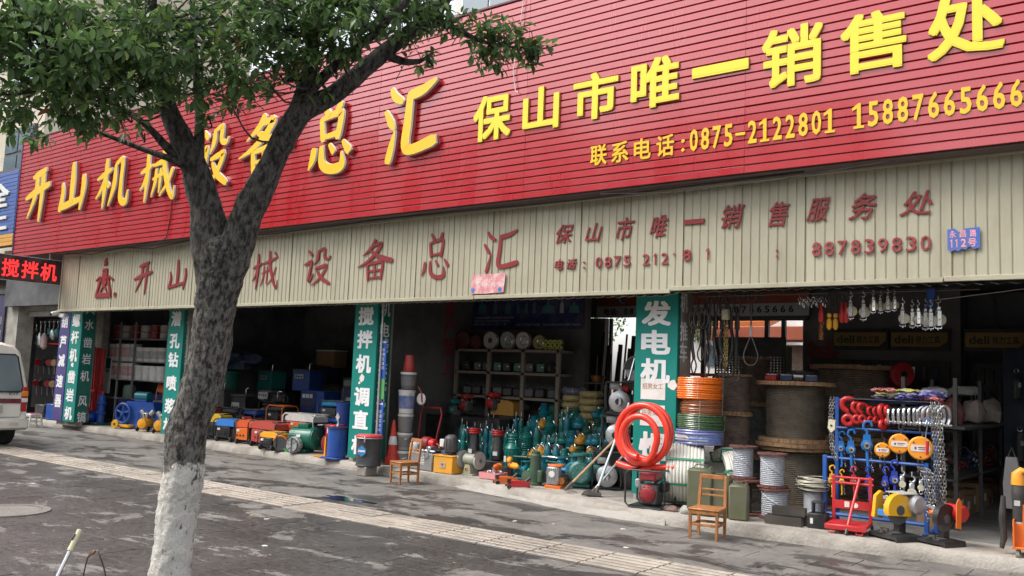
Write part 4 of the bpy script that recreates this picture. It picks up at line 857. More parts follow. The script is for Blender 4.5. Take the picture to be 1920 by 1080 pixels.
# ================================================================== goods
from mathutils import noise
def at(n): return (n[0], n[1], FZ if len(n) < 3 else n[2])
def windings(r, z0, z1, n, amp, seg=28):
    pr = []; st = (z1-z0)/n
    for i in range(n):
        z = z0+i*st; pr += [(r-amp, z), (r-amp*.25, z+st*.2), (r, z+st*.5), (r-amp*.25, z+st*.8)]
    pr.append((r-amp, z1)); return B().lathe(pr, seg)
def plank_disc(r, th, m, planks=5, rg=random.Random(1)):
    b = B(); wd = 2*r/planks
    for i in range(planks):
        x0 = -r+i*wd+.002; x1 = x0+wd-.004; pts = []
        for s in range(7): x = x0+(x1-x0)*s/6; pts.append((x, math.sqrt(max(0, r*r-x*x))))
        poly = pts + [(x, -y) for x, y in pts[::-1]]
        dz = rg.uniform(-.004, .004); b.prism(poly, dz, th+dz, axis='z')
    return b
def spool(name, label, loc, r, rb, h_, th, mw, mr, n, two=False, rz=0, group='wire and steel rope reels'):
    t = thing(name, label, 'reel', loc, rz, group)
    part('flange', plank_disc(r, th, mr, 5), mr, t); part('flange', plank_disc(r, th, mr, 5), mr, t, (0, 0, h_-th), (0, 0, 1.0))
    if two: part('flange_batten', plank_disc(r*.93, th, mr, 5), mr, t, (0, 0, th+.002), (0, 0, 1.6))
    z0 = th*2+.002 if two else th+.002
    part('wire_winding', windings(rb, z0, h_-th-.002, n, min(.014, (h_-2*th)/n*.42)), mw, t)
    part('loose_end', B().tube(cat_rom([(rb*math.cos(a), rb*math.sin(a), h_*(.88-.5*(a+2.6)/2.2)) for a in (-2.6, -2.0, -1.4, -.8, -.4)], 4), max(.004, (h_/n)*.38), 6), mw, t)
    part('hub', B().lathe([(rb*.25, h_-.004), (rb*.25, h_+.006), (rb*.12, h_+.006), (rb*.12, h_-.02)], 16), dsteel, t)
    return t
ROPE = mat('greased steel rope', (.185, .155, .115), rough=.5, metal=.35, grime=.35, gs=8, dirt=(.03, .025, .02), bump=.5, bs=120)
ROPEB = mat('brown rope', (.22, .16, .125), rough=.6, metal=.2, grime=.4, gs=8, dirt=(.02, .02, .02), bump=.5, bs=120)
ROPEG = mat('grey green rope', (.15, .17, .16), rough=.6, metal=.2, grime=.4, gs=8, dirt=(.02, .02, .02), bump=.5, bs=120)
ZINC = mat('galvanised wire', (.50, .52, .56), rough=.4, metal=.45, grime=.15, gs=12, bump=.6, bs=150)
spool('rope_reel', 'upper large plank reel of thick steel rope with a diagonal loose end', (-4.25, 11.55, .90), .50, .37, .83, .05, ROPE, rwood, 30, True)
spool('rope_reel', 'lower large reel of thick steel rope standing under the biggest plank reel', (-4.23, 11.55, FZ), .46, .35, .765, .04, ROPE, rwood, 28)
spool('rope_reel', 'top brown rope reel of the stack behind the orange hose coil', (-5.03, 11.36, 1.28), .25, .225, .52, .03, ROPEB, rwood, 24)
spool('rope_reel', 'middle brown rope reel of the stack behind the orange hose coil', (-5.02, 11.36, .77), .255, .225, .51, .03, ROPEB, rwood, 24)
spool('rope_reel', 'bottom brown rope reel of the stack behind the white pipe rolls', (-5.00, 11.36, FZ), .27, .235, .64, .04, ROPEB, rwood, 26)
spool('rope_reel', 'grey green rope reel in the dark between the brown stack and the largest reel', (-5.25, 12.9, .62), .22, .19, .78, .04, ROPEG, rwood, 30)
spool('rope_reel', 'tall brown reel behind, standing on the grey green reel', (-5.38, 12.95, 1.40), .25, .21, .68, .03, ROPEB, rwood, 26)
spool('rope_reel', 'grey green reel at the floor under two more in the dark right bay', (-5.3, 12.9, FZ), .24, .2, .49, .04, ROPEG, rwood, 22)
spool('rope_reel', 'widest dark reel of coarse rope behind and right of the largest plank reel', (-3.98, 13.3, .95), .66, .55, 1.05, .06, ROPEB, rwood, 30)
spool('rope_reel', 'floor reel of coarse dark rope carrying the widest reel', (-3.95, 13.3, FZ), .6, .5, .81, .05, ROPEB, rwood, 24)
spool('wire_reel', 'left galvanised wire reel with a stained round top, behind the wooden chair', (-4.42, 10.30, .55), .165, .12, .385, .022, ZINC, rredwood, 15)
spool('wire_reel', 'dark lower wire reel under the left galvanised reel', (-4.36, 10.30, FZ), .19, .05, .415, .022, dsteel, rredwood, 12)
spool('wire_reel', 'upper galvanised wire reel nearest the right rope reel', (-4.05, 10.28, .485), .175, .14, .395, .022, ZINC, rredwood, 16)
spool('wire_reel', 'lower galvanised wire reel with brown flange at the kerb edge', (-4.02, 10.28, FZ), .18, .15, .35, .022, ZINC, rredwood, 13)
wc = thing('wire_coil', 'loose coil of pale wire lying on a small wire reel', 'wire coil', (-3.62, 10.42, .50)); 
b = B(); rg = random.Random(5)
for k in range(16): b.torus((rg.uniform(-.015, .015), rg.uniform(-.015, .015), .012+k*.007), rg.uniform(.10, .19), .005, 26, 5, RX(rg.uniform(-.12, .12)) @ RY(rg.uniform(-.12, .12)))
part('wire_turns', b, mat('pale straw wire', (.48, .45, .36), rough=.5, metal=.2, grime=.2), wc)
spool('wire_reel', 'small galvanised wire reel carrying the loose pale wire coil', (-3.62, 10.42, FZ), .14, .105, .37, .015, ZINC, dsteel, 30)
# hose coils
def hose_coil(name, label, loc, R, h_, rr, rows, m, wrap=None, cat='hose coil', group='stacked hose coils'):
    t = thing(name, label, cat, loc, 0, group); st = h_/rows; r = st/2
    for lay in range(3):
        b = B()
        for k in range(rows):
            bl = R*(-.035*(abs(k-(rows-1)/2)/(rows/2))**2+rng.uniform(-.012, .012)); b.torus((rng.uniform(-.005, .005), rng.uniform(-.005, .005), r+k*st), R-r+bl-lay*2*r*.98, r*1.08, 40, 8, RX(rng.uniform(-.01, .01)) @ RY(rng.uniform(-.012, .012)))
        b.v = [tuple(Vector(v)*(1+.035*noise.noise(Vector(v)*4+Vector((loc[2]*9, lay, 0))))) for v in b.v]; part('hose_turns', b, m, t)
    for a in (.4, 1.9, 3.5, 5.1):
        c, s = math.cos(a), math.sin(a); ri = R-6*r-.01
        part('tie', B().tube([(c*(R+.002), s*(R+.002), .0), (c*(R+.002), s*(R+.002), h_+.003), (c*ri, s*ri, h_+.003), (c*ri, s*ri, .0)], .0025, 5, closed=True), wrap or clear, t)
    return t
OH = mat('orange pvc hose', (.80, .17, .01), rough=.22, grime=.05, coat=.6); BH = mat('brown pvc hose', (.30, .10, .035), rough=.25, grime=.15, coat=.6); GH = mat('green pvc hose', (.05, .11, .045), rough=.25, grime=.15, coat=.5); VH = mat('lavender pvc hose', (.22, .25, .52), rough=.28, grime=.1, coat=.4)
CX, CY = -5.12, 10.55
hose_coil('hose_coil', 'orange plastic hose coil on top of the tall stack by the green banner', (CX-.01, CY, 1.46), .292, .27, 0, 10, OH)
hose_coil('hose_coil', 'brown plastic hose coil second from the top of the stack', (CX+.02, CY, 1.265), .262, .195, 0, 9, BH)
hose_coil('hose_coil', 'green plastic hose coil third from the top of the stack', (CX+.015, CY, 1.08), .298, .185, 0, 8, GH)
hc = hose_coil('hose_coil', 'lavender hose coil with white printed band at the bottom of the stack', (CX-.01, CY, .89), .303, .19, 0, 6, VH)
b = B(); aa = [2.5+PI*1.9*i/40 for i in range(1)]; nn = 30; vs = []
for i in range(nn+1):
    a = -2.6+1.9*i/nn; vs += [(.2985*math.cos(a), .2985*math.sin(a), .055), (.2985*math.cos(a), .2985*math.sin(a), .120)]
part('printed_band', b.add(vs, [(2*i, 2*i+2, 2*i+3, 2*i+1) for i in range(nn)]), paper, hc)
o = letters('TIANWEI PVC RUAN', .42, .035, lblue, hc, (0, 0, 0), .001, .01, bend=.2995); o.location = (0, -.2995, .07); 
o.rotation_euler = (0, 0, -.42+.0)
# white pipe rolls standing on edge
WP = mat('white plastic pipe', (.78, .76, .67), rough=.4, grime=.12, gs=4)
GS = mat('green strap', (.03, .30, .16), rough=.5)
def pipe_roll(label, loc, R, wd, rz, ang):
    t = thing('pipe_roll', label, 'pipe roll', loc, rz, 'white plastic pipe rolls'); n = 11; r = wd/n/2
    b = B()
    for k in range(n):
        q = abs(k-(n-1)/2)/((n-1)/2); b.torus((0, -wd/2+r+k*2*r, R), R-r-.035*q**3, r*1.06, 48, 7, RX(PI/2))
    for k in range(n-1): b.torus((0, -wd/2+2*r+k*2*r, R), R-r*2.7, r, 40, 6, RX(PI/2))
    part('pipe_turns', b, WP, t)
    part('inner_turns', B().lathe([(R-.13, -wd/2+.02), (R-.05, -wd/2+.005), (R-.05, wd/2-.005), (R-.13, wd/2-.02)], 36, Matrix.Translation((0, 0, R)) @ RX(PI/2), caps=False), WP, t)
    for a in ang:
        c, s = math.cos(a), math.sin(a); ro = R+.006; ri = R-.14
        pts = [(c*ro, -wd/2-.004, s*ro+R), (c*ro, wd/2+.004, s*ro+R), (c*ri, wd/2+.004, s*ri+R), (c*ri, -wd/2-.004, s*ri+R)]
        b = B(); d = Vector((-s, 0, c))*.014
        for p0, p1 in zip(pts, pts[1:]+pts[:1]): 
            p0, p1 = Vector(p0), Vector(p1); nr = Vector((c, 0, s))*.003 if abs(p0.y-p1.y) > .1 else Vector((0, .003, 0))
            b.add([p0-d-nr, p0+d-nr, p1+d-nr, p1-d-nr, p0-d+nr, p0+d+nr, p1+d+nr, p1-d+nr], [(0, 1, 2, 3), (4, 5, 6, 7), (0, 1, 5, 4), (2, 3, 7, 6)])
        part('strap', b, GS, t)
    return t
pipe_roll('large white plastic pipe roll with green straps standing under the hose stack', (-5.22, 10.38, FZ), .39, .46, -1.12, (-2.4, -1.0, -.25, .55, 2.4, 3.4))
pipe_roll('second white pipe roll, partly hidden behind the first and the jerrycans', (-4.80, 10.74, FZ), .37, .30, -.75, (.3, 1.2, 2.3, 4.0, 5.2))
# red hose coil leaning on the banner
RH = mat('red suction hose', (.80, .045, .02), rough=.3, grime=.08, coat=.4)
rh = thing('red_hose', 'thick red ribbed hose coiled in two loops leaning on the green banner', 'hose', (-5.60, 9.98, .60))
pts = []
for i in range(92):
    a = -1.9+i*.142; R_ = .345-.006*0 if a < 4.6 else .345-.105*min(1, (a-4.6)/1.2); pts.append((R_*math.cos(a), -.02-.012*a, .40+R_*1.04*math.sin(a)-(.03 if a > 5 else 0)))
b = B(); b.tube(pts, .042, 12); part('hose_loops', b, RH, rh); part('hose_loop', B().tube([(.02+.325*math.cos(a), .062, .42+.335*math.sin(a)) for a in [k*PI/24 for k in range(48)]], .040, 12, closed=True), RH, rh)
part('hose_tail', B().tube(cat_rom([(-.40, .05, -.0), (-.2, .02, -.03), (.0, .02, -.03), (.2, .03, .0), (.42, .05, .02)], 5), .042, 12), RH, rh)
part('tie', B().torus((-.17, -.05, .09), .06, .010, 18, 6, RY(.9) @ RX(.3)), mat('lilac tie', (.55, .35, .6), rough=.5), rh)
# wooden chairs
def chair(label, loc, rz):
    t = thing('wooden_chair', label, 'chair', loc, rz, 'small wooden chairs on the pavement'); W2, D2 = .145, .15
    part('seat', B().box((0, 0, .315), (.34, .34, .022), .008), wood, t)
    for s in (-1, 1):
        part('leg', B().tube([(s*W2, -D2, .0), (s*W2, -D2, .30)], [.018, .022], 4), wood, t)
        part('rear_leg', B().tube([(s*W2, D2, .0), (s*W2, D2, .32), (s*(W2-.008), D2+.045, .66)], [.019, .022, .018], 4), wood, t)
        part('stretcher', B().box((s*W2, 0, .15), (.018, .28, .028), .003), wood, t); part('apron', B().box((s*W2, 0, .285), (.018, .27, .036), .003), wood, t)
    part('stretcher', B().box((0, -D2, .155), (.27, .018, .028), .003), wood, t); part('stretcher', B().box((0, D2, .155), (.27, .018, .028), .003), wood, t)
    part('apron', B().box((0, -D2, .285), (.27, .018, .038), .003), wood, t); part('apron', B().box((0, D2, .285), (.27, .018, .038), .003), wood, t)
    part('top_rail', B().box((0, D2+.043, .635), (.30, .020, .05), .005), wood, t)
    for z in (.44, .50): part('back_slat', B().box((0, D2+.016+(z-.4)*.1, z), (.27, .012, .020), .003), wood, t)
    return t
chair('small worn wooden chair standing in front of the olive jerrycans', (-4.30, 9.10, 0), .15)
chair('small wooden chair standing before the grey pipe threading machine', (-9.55, 9.80, 0), -.28)
# olive jerrycans, stones
def jerry(label, loc, rz, s=1.):
    t = thing('jerrycan', label, 'jerrycan', loc, rz, 'olive metal jerrycans')
    part('body', B().box((0, 0, .20*s), (.22*s, .155*s, .40*s), .018), olive, t); part('rim', B().box((0, 0, .402*s), (.19*s, .12*s, .008), .003), olive, t)
    part('handle', B().tube([(-.07*s, 0, .40*s), (-.05*s, 0, .435*s), (.03*s, 0, .435*s), (.05*s, 0, .40*s)], .007, 6), olive, t); part('cap', B().cyl((.08*s, .02, .40*s), (.08*s, .02, .425*s), .022, n=12), olive, t); return t
jerry('tallest olive jerrycan, nearest the white pipe roll', (-4.72, 9.80, FZ), .2, 1.32); jerry('middle olive jerrycan behind the wooden chair', (-4.50, 9.86, FZ), .1, 1.12); jerry('smaller olive jerrycan on the right of the chair', (-4.25, 9.80, FZ), .25, .98)
def rock(label, loc, r, sq, m, seed):
    from mathutils import noise
    b = B().lathe([(math.sin(PI*i/8)+.001, -math.cos(PI*i/8)) for i in range(9)], 14)
    b.v = [tuple(Vector(v)*r*(1+.35*noise.noise(Vector(v)*1.3+Vector((seed, 0, 0))))) for v in b.v]; b.v = [(x*1.3, y, (z+r)*sq) for x, y, z in b.v]
    solo('stone', label, 'stone', b, m, loc, group='stones wedging the pipe roll')
rock('flat reddish stone wedged under the white pipe roll', (-5.10, 9.78, FZ-.01), .075, .5, mat('reddish stone', (.25, .16, .13), rough=.9, grime=.4, bump=.6, bs=40), 3)
rock('pale rounded stone beside the jerrycan', (-4.87, 9.72, FZ-.01), .058, .9, mat('pale stone', (.36, .35, .33), rough=.9, grime=.4, bump=.6, bs=40), 8)
# engines and pumps in tube frames
def tube_frame(t, w_, d_, h_, m, r=.012):
    for s in (-1, 1):
        x = s*w_/2; rc = .05
        pts = [(x, -d_/2+rc, .02), (x, d_/2-rc, .02), (x, d_/2, .02+rc), (x, d_/2, h_-rc), (x, d_/2-rc, h_), (x, -d_/2+rc, h_), (x, -d_/2, h_-rc), (x, -d_/2, .02+rc)]
        part('frame_loop', B().tube(pts, r, 8, closed=True), m, t)
    for y in (-d_/2+.06, d_/2-.06):
        part('frame_bar', B().cyl((-w_/2, y, h_), (w_/2, y, h_), r, n=8), m, t); part('frame_bar', B().cyl((-w_/2, y, .02), (w_/2, y, .02), r, n=8), m, t)
def engine(t, m, s=1., dx=0., dy=0., z=0.03):
    part('crankcase', B().box((dx, dy, z+.12*s), (.20*s, .20*s, .20*s), .02), dgrey, t)
    part('recoil_cover', B().lathe([(.001, .03*s), (.05*s, .03*s), (.06*s, .025*s), (.085*s, .015*s), (.095*s, -.03*s)], 22, Matrix.Translation((dx-.11*s, dy, z+.13*s)) @ RY(-PI/2)), m, t)
    b = B(); 
    for k in range(10): a = k*PI/5; b.box((0, .07*s*math.cos(a), .07*s*math.sin(a)), (.004, .010*s, .028*s), 0, Matrix.Rotation(a, 4, 'X'))
    o = part('cover_slots', b, black, t, (dx-.132*s, dy, z+.13*s)); o['kind'] = 'stuff'
    part('fuel_tank', B().box((dx, dy, z+.30*s), (.24*s, .18*s, .09*s), .022), m, t); part('tank_cap', B().cyl((dx, dy, z+.345*s), (dx, dy, z+.37*s), .022*s, n=12), black, t)
    part('air_filter', B().box((dx+.05*s, dy-.13*s, z+.20*s), (.11*s, .07*s, .10*s), .015), black, t); part('muffler', B().box((dx+.03, dy+.13*s, z+.22*s), (.14*s, .06*s, .09*s), .015), alu, t)
def engine_pump(label, loc, rz, m, w_=.46, d_=.36, h_=.43, s=1.1):
    t = thing('engine_pump', label, 'water pump', loc, rz, 'petrol water pumps in tube frames')
    tube_frame(t, w_, d_, h_, black); part('base_plate', B().box((0, 0, .035), (w_-.04, d_-.08, .012)), black, t)
    engine(t, m, s, -.04, -.02)
    part('pump_housing', B().lathe([(.02, -.06), (.08, -.06), (.105, -.03), (.105, .03), (.08, .06), (.04, .065)], 22, Matrix.Translation((.15, 0, .17)) @ RY(PI/2)), alu, t)
    part('inlet', B().tube([(.18, 0, .17), (.25, -.01, .17)], [.042, .036], 14), alu, t); part('outlet', B().tube([(.15, 0, .25), (.15, 0, .31), (.15, -.05, .34)], .034, 12), alu, t)
    return t
engine_pump('black framed water pump with red engine on the ramp before the white pipe roll', (-5.42, 9.86, FZ-.01), 1.72, dred, .40, .50, .46, 1.2)
def front_pump(label, loc, rz, eng, hh=.46):
    t = thing('engine_pump', label, 'water pump', loc, rz, 'petrol water pumps in tube frames')
    tube_frame(t, .40, .40, hh, black); part('base_plate', B().box((0, 0, .035), (.38, .30, .012)), black, t)
    part('pump_housing', B().lathe([(.02, -.07), (.11, -.06), (.15, -.02), (.15, .04), (.1, .07), (.03, .07)], 26, Matrix.Translation((0, -.13, .19)) @ RX(PI/2)), alu, t)
    part('inlet_pipe', B().tube([(0, -.18, .19), (0, -.26, .19), (-.01, -.27, .19)], [.055, .052, .058], 16), alu, t); part('inlet_bore', B().cyl((-.01, -.265, .19), (-.01, -.274, .19), .046, n=16), black, t)
    part('outlet_elbow', B().tube(cat_rom([(.0, -.13, .31), (.0, -.13, .37), (-.04, -.15, .40), (-.13, -.18, .40)], 4), .045, 14), alu, t)
    if eng is not None: part('fuel_tank', B().box((.02, .04, .37), (.22, .16, .09), .022), eng, t)
    part('crankcase', B().box((.02, .07, .17), (.22, .18, .22), .03), black, t)
    for k in range(8): part('bolt', B().cyl((.125*math.cos(k*PI/4), -.165, .19+.125*math.sin(k*PI/4)), (.125*math.cos(k*PI/4), -.178, .19+.125*math.sin(k*PI/4)), .010, n=6), steel, t)
    return t
front_pump('silver cast pump with wide inlet on the floor behind the leaning hoes', (-6.74, 11.0, FZ), .5, None, .52)
front_pump('middle framed pump with a silver elbow outlet, between two other pumps', (-6.70, 11.15, .70), .5, orange, .44)
front_pump('top framed pump with a bright red fuel tank near the green banner', (-6.66, 11.15, 1.17), .5, red, .46)
solo('pump_stand', 'dark steel stand under the stacked framed pumps', 'stand', B().box((0, 0, .28), (.5, .5, .55)).box((0, 0, 1.02), (.46, .46, .02)), black, (-6.68, 11.38, FZ))
ms = thing('mitre_saw', 'grey cut-off saw with a curved blade guard on top of the pumps', 'saw', (-6.55, 11.45, 1.64), .5)
part('blade_guard', B().prism([(.20*math.cos(a), .18+.20*math.sin(a)) for a in [PI*i/14 for i in range(15)]], -.04, .04), dgrey, ms); part('guard_rim', B().tube([(.205*math.cos(a), -.045, .18+.205*math.sin(a)) for a in [PI*i/14 for i in range(15)]], .007, 6), lgrey, ms)
part('motor', B().cyl((.02, .04, .2), (.02, .25, .2), .07, n=16), dgrey, ms); part('blade', B().cyl((0, -.005, .17), (0, .005, .17), .18, n=32), steel, ms); part('table', B().box((0, 0, .0), (.45, .3, .05), .01), dgrey, ms); part('handle', B().tube([(-.05, -.06, .35), (-.12, -.08, .05), (-.16, -.1, -.02)], .012, 6), chrome, ms)
# hoes leaning on the pumps
def hoe(label, foot, top, m, blade):
    t = thing('hoe', label, 'hoe', foot, 0, 'garden hoes leaning on the pumps'); v = Vector(top)-Vector(foot)
    part('handle', B().tube([tuple(v*.06), tuple(v)], [.017, .014], 8), m, t); part('socket', B().tube([tuple(v*.0), tuple(v*.10)], [.022, .022], 8), dsteel, t)
    if blade: part('blade', B().prism([(-.10, -.03), (.10, -.03), (.08, .06), (.02, .10), (-.02, .10), (-.08, .06)], -.004, .004, RZ(.4) @ RX(-1.15)), dsteel, t, (.02, -.05, .02))
    else:
        for k in range(4): part('tine', B().tube([(0, 0, .02), (-.03+k*.03, -.05, .02), (.10+k*.03, -.06+.02*k, -.0)], .006, 5), dsteel, t)
    return t
hoe('hoe with a wooden handle leaning on the pumps', (-6.86, 10.12, .16), (-6.02, 10.75, 1.28), handlewood, False)
hoe('hoe with bare steel handle, flat blade resting on the ramp', (-6.45, 10.10, .14), (-5.98, 10.75, 1.05), steel, True)
hoe('hoe with pale steel handle, right one of the leaning tools', (-6.38, 10.12, .14), (-6.20, 10.62, 1.36), chrome, True)
# submersible pumps
def sub_pump(label, loc, kind, m, rz=0., s=1.):
    t = thing('submersible_pump', label, 'pump', loc, rz, 'submersible pumps crowded in the middle bay')
    if kind == 'bottle':
        part('motor', B().lathe([(.05, 0), (.055, .01), (.055, .22), (.048, .24), (.05, .25), (.05, .36), (.035, .40), (.018, .44), (.014, .50)], 16), m, t)
        part('outlet_tip', B().cyl((0, 0, .50), (0, 0, .56), .011, n=8), chrome, t); part('ring_handle', B().torus((.0, 0, .42), .045, .006, 16, 5, RX(PI/2)), chrome, t)
    elif kind == 'fat':
        part('motor', B().lathe([(.08, 0), (.09, .01), (.09, .06), (.082, .07), (.082, .26), (.09, .28), (.06, .33), (.05, .34)], 18), m, t)
        b = B()
        for k in range(14): a = k*PI/7; b.box((.085*math.cos(a), .085*math.sin(a), .165), (.012, .005, .17), 0, RZ(a))
        part('cooling_fins', b, m, t)['kind'] = 'stuff'
        part('outlet_rings', B().lathe([(.05, .33), (.062, .345), (.05, .36), (.062, .375), (.05, .39), (.062, .405), (.05, .42), (.052, .43)], 16), m, t)
        part('handle', B().torus((0, 0, .31), .075, .007, 18, 5, RX(PI/2), PI, 0), chrome, t); part('name_label', B().box((0, -.087, .17), (.05, .006, .06)), white, t)
    elif kind == 'head':
        part('motor', B().lathe([(.055, 0), (.06, .01), (.06, .24), (.05, .26)], 16), black, t); part('name_label', B().box((0, -.061, .14), (.035, .006, .05)), white, t)
        part('pump_head', B().lathe([(.05, .25), (.09, .28), (.10, .32), (.085, .36), (.045, .39), (.03, .43)], 16), m, t); part('side_outlet', B().tube([(.03, 0, .33), (.10, -.04, .36), (.11, -.05, .41)], .028, 10), m, t); part('handle', B().torus((0, 0, .40), .05, .006, 14, 5, RX(PI/2)), chrome, t)
    elif kind == 'ring':
        part('motor', B().lathe([(.09, 0), (.10, .01), (.10, .10), (.085, .13), (.075, .30), (.065, .36)], 18), black, t)
        for k in range(3): part('hose_ring', B().torus((0, 0, .375+k*.028), .085, .013, 22, 7), m, t)
        part('outlet', B().cyl((0, 0, .36), (0, 0, .46), .06, n=14), black, t); part('name_label', B().box((0, -.098, .10), (.07, .006, .06)), white, t)
    t.scale = (s, s, s); return t
pp = {}
LBL = {'bottle': 'slim', 'fat': 'stout ribbed', 'head': 'black bodied', 'ring': 'black'}
def pump_at(x, y, z, kind, mk, s, label):
    m = {'t': teal, 'b': teal2, 'y': mat('ochre paint', (.55, .25, .02), rough=.35, grime=.15), 'r': red, 'g': dgreen}[mk]
    if (kind, mk) not in pp: pp[kind, mk] = sub_pump(label, (x, y, z), kind, m, 0, s); index(pp[kind, mk]); return
    dup(pp[kind, mk], label, (x, y, z), rng.uniform(-.5, .5), s)
plat = thing('display_bench', 'low dark stepped bench under the rows of pumps in the middle bay', 'bench', (-9.2, 12.2, FZ))
part('step', B().box((.35, -.22, .11), (3.0, .42, .22)), black, plat); part('step', B().box((.35, .20, .20), (3.0, .42, .40)), black, plat); part('step', B().box((.35, .58, .29), (3.0, .34, .58)), black, plat)
ORD = ('first', 'second', 'third', 'fourth', 'fifth', 'sixth', 'seventh', 'eighth', 'ninth', 'tenth', 'eleventh', 'twelfth', 'thirteenth', 'fourteenth', 'fifteenth', 'sixteenth')
COLN = {'t': 'teal', 'b': 'blue green', 'y': 'ochre headed', 'g': 'dark green'}
for zone, rows in (('left', [(11.32, FZ, -10.15, -9.05, 9), (11.5, FZ, -10.2, -9.0, 10), (11.75, .36, -10.2, -9.0, 9), (11.95, .36, -10.25, -9.0, 10), (12.25, .54, -10.1, -9.0, 7)]), ('right', [(11.30, FZ, -8.4, -6.95, 9), (11.52, FZ, -8.95, -6.95, 12), (11.83, .36, -9.0, -7.0, 12), (12.20, .54, -9.0, -7.1, 11), (12.58, .72, -9.1, -7.7, 8)])):
    for ri, (y, z, xa, xb, n) in enumerate(rows):
        for k in range(n):
            x = xa + (xb-xa)*(k+.5)/n + rng.uniform(-.025, .025)
            if zone == 'left': kind, mk = rng.choice([('bottle', 't'), ('bottle', 'b'), ('bottle', 'b'), ('bottle', 't'), ('head', 'b')]); s = rng.uniform(.78, .98)
            else: kind, mk = rng.choice([('fat', 't'), ('fat', 't'), ('fat', 't'), ('bottle', 't'), ('head', 'b'), ('fat', 'g'), ('head', 't'), ('fat', 't'), ('fat', 'b'), ('bottle', 'b'), ('head', 'y')]); s = rng.uniform(.95, 1.2)
            pump_at(x, y+rng.uniform(-.04, .04), z, kind, mk, s, '%s %s pump, row %s, %s from left in the %s half' % (LBL[kind], COLN[mk], ('one', 'two', 'three', 'four', 'five')[ri], ORD[k], zone))
for x, nm in ((-9.34, 'left'), (-8.86, 'right')): pump_at(x, 11.15, .34, 'ring', 'r', 1.05, 'black pump with three red hose rings on its neck, the %s one' % nm)
pump_at(-9.62, 11.2, .40, 'bottle', 't', .8, 'short teal pump behind the grey motor')
solo('pump_crate', 'dark crate under the red ringed pumps', 'crate', B().box((0, 0, .10), (.95, .3, .2), .01), black, (-9.1, 11.18, FZ))
pump_at(-8.53, 11.12, FZ, 'fat', 't', 1.5, 'tallest smooth teal pump right of the red ringed pumps')
for x, y, z, s, nm in ((-8.92, 12.75, .72, 1.45, 'left'), (-8.62, 12.8, .72, 1.6, 'middle'), (-8.38, 12.78, .72, 1.3, 'right')): pump_at(x, y, z, 'fat', 't', s, 'very tall teal pump at the back before the hose stacks, the %s one' % nm)
# flanged surface pumps
def flanged(label, loc, rz, m, s=1.):
    t = thing('flanged_pump', label, 'pump', loc, rz, 'flanged pumps at the front of the middle bay'); t.scale = (s, s, s)
    part('volute', B().lathe([(.03, -.05), (.10, -.045), (.125, -.02), (.125, .02), (.10, .045), (.03, .05)], 24, Matrix.Translation((0, -.05, .16)) @ RX(PI/2)), m, t)
    part('suction_flange', B().lathe([(.045, 0), (.09, 0), (.09, .018), (.045, .018)], 20, Matrix.Translation((0, -.14, .16)) @ RX(PI/2)), m, t); part('suction_bore', B().cyl((0, -.10, .16), (0, -.157, .16), .05, n=16), dsteel, t)
    part('outlet_neck', B().cyl((0, -.05, .26), (0, -.05, .34), .04, n=14), m, t); part('outlet_flange', B().cyl((0, -.05, .34), (0, -.05, .36), .085, n=20), m, t)
    part('motor', B().cyl((0, .02, .16), (0, .24, .16), .09, n=18, b=.02), m, t); part('foot', B().box((0, .05, .03), (.20, .24, .04), .01), m, t)
    for k in range(6): part('bolt', B().cyl((.066*math.cos(k*PI/3), -.156, .16+.066*math.sin(k*PI/3)), (.066*math.cos(k*PI/3), -.166, .16+.066*math.sin(k*PI/3)), .008, n=6), steel, t)
    return t
f0 = flanged('teal flanged pump with a wide open flange beside the leaning hoes', (-7.02, 10.75, FZ), .5, mat('grey green cast iron', (.03, .16, .14), rough=.4, grime=.2), 1.35)
f1 = flanged('bright blue green flanged pump behind the orange based winch', (-7.30, 11.05, FZ), .3, teal2, 1.2); index(f1); index(f0)
for lb, l, rz_, s in (('blue green flanged pump left of the dark green vertical motor', (-7.85, 10.95, FZ), .9, 1.0), ('blue green flanged pump between the vertical motor and the winch', (-7.55, 11.10, FZ), .2, 1.05), ('blue green flanged pump in the second row near the framed pumps', (-7.10, 11.30, .16), .1, 1.25), ('small blue green flanged pump lying near the trolley jacks', (-8.05, 10.80, FZ), 1.4, .8)): dup(f1, lb, l, rz_, s)
dup(f0, 'grey green flanged pump right behind the wide flanged one', (-6.98, 11.12, FZ), .0, 1.15)
vp = thing('vertical_motor', 'dark green vertical pump with cylindrical body at the top of the ramp', 'pump', (-7.60, 10.45, FZ))
part('body', B().lathe([(.10, 0), (.10, .03), (.08, .04), (.078, .36), (.082, .38), (.082, .42), (.06, .44), (.06, .47), (.03, .48)], 20), mat('army green', (.035, .085, .045), rough=.45, grime=.3), vp)
part('side_volute', B().lathe([(.02, -.03), (.09, -.02), (.09, .02), (.02, .03)], 18, Matrix.Translation((-.10, -.06, .11)) @ RX(PI/2)), MC['army green'], vp); part('foot', B().box((-.1, -.04, .02), (.10, .08, .04), .01), MC['army green'], vp); part('side_box', B().box((.10, .0, .13), (.08, .12, .18), .02), MC['army green'], vp)
wn = thing('winch_motor', 'grey finned motor winch on an orange base at the top of the ramp', 'winch', (-7.22, 10.42, FZ-.01), .25)
part('base', B().box((0, 0, .03), (.24, .26, .05), .006), orange, wn); part('finned_case', B().box((-.02, -.03, .18), (.18, .14, .25), .02), alu, wn)
for k in range(6): part('fin', B().box((-.09+k*.028, -.105, .18), (.006, .02, .23)), alu, wn)
part('round_badge', B().cyl((-.02, -.115, .21), (-.02, -.124, .21), .045, n=20), white, wn); part('winding', B().cyl((.10, -.06, .12), (.10, .10, .12), .05, n=14), copper, wn); part('top_cap', B().box((0, 0, .32), (.20, .16, .03), .01), orange, wn)
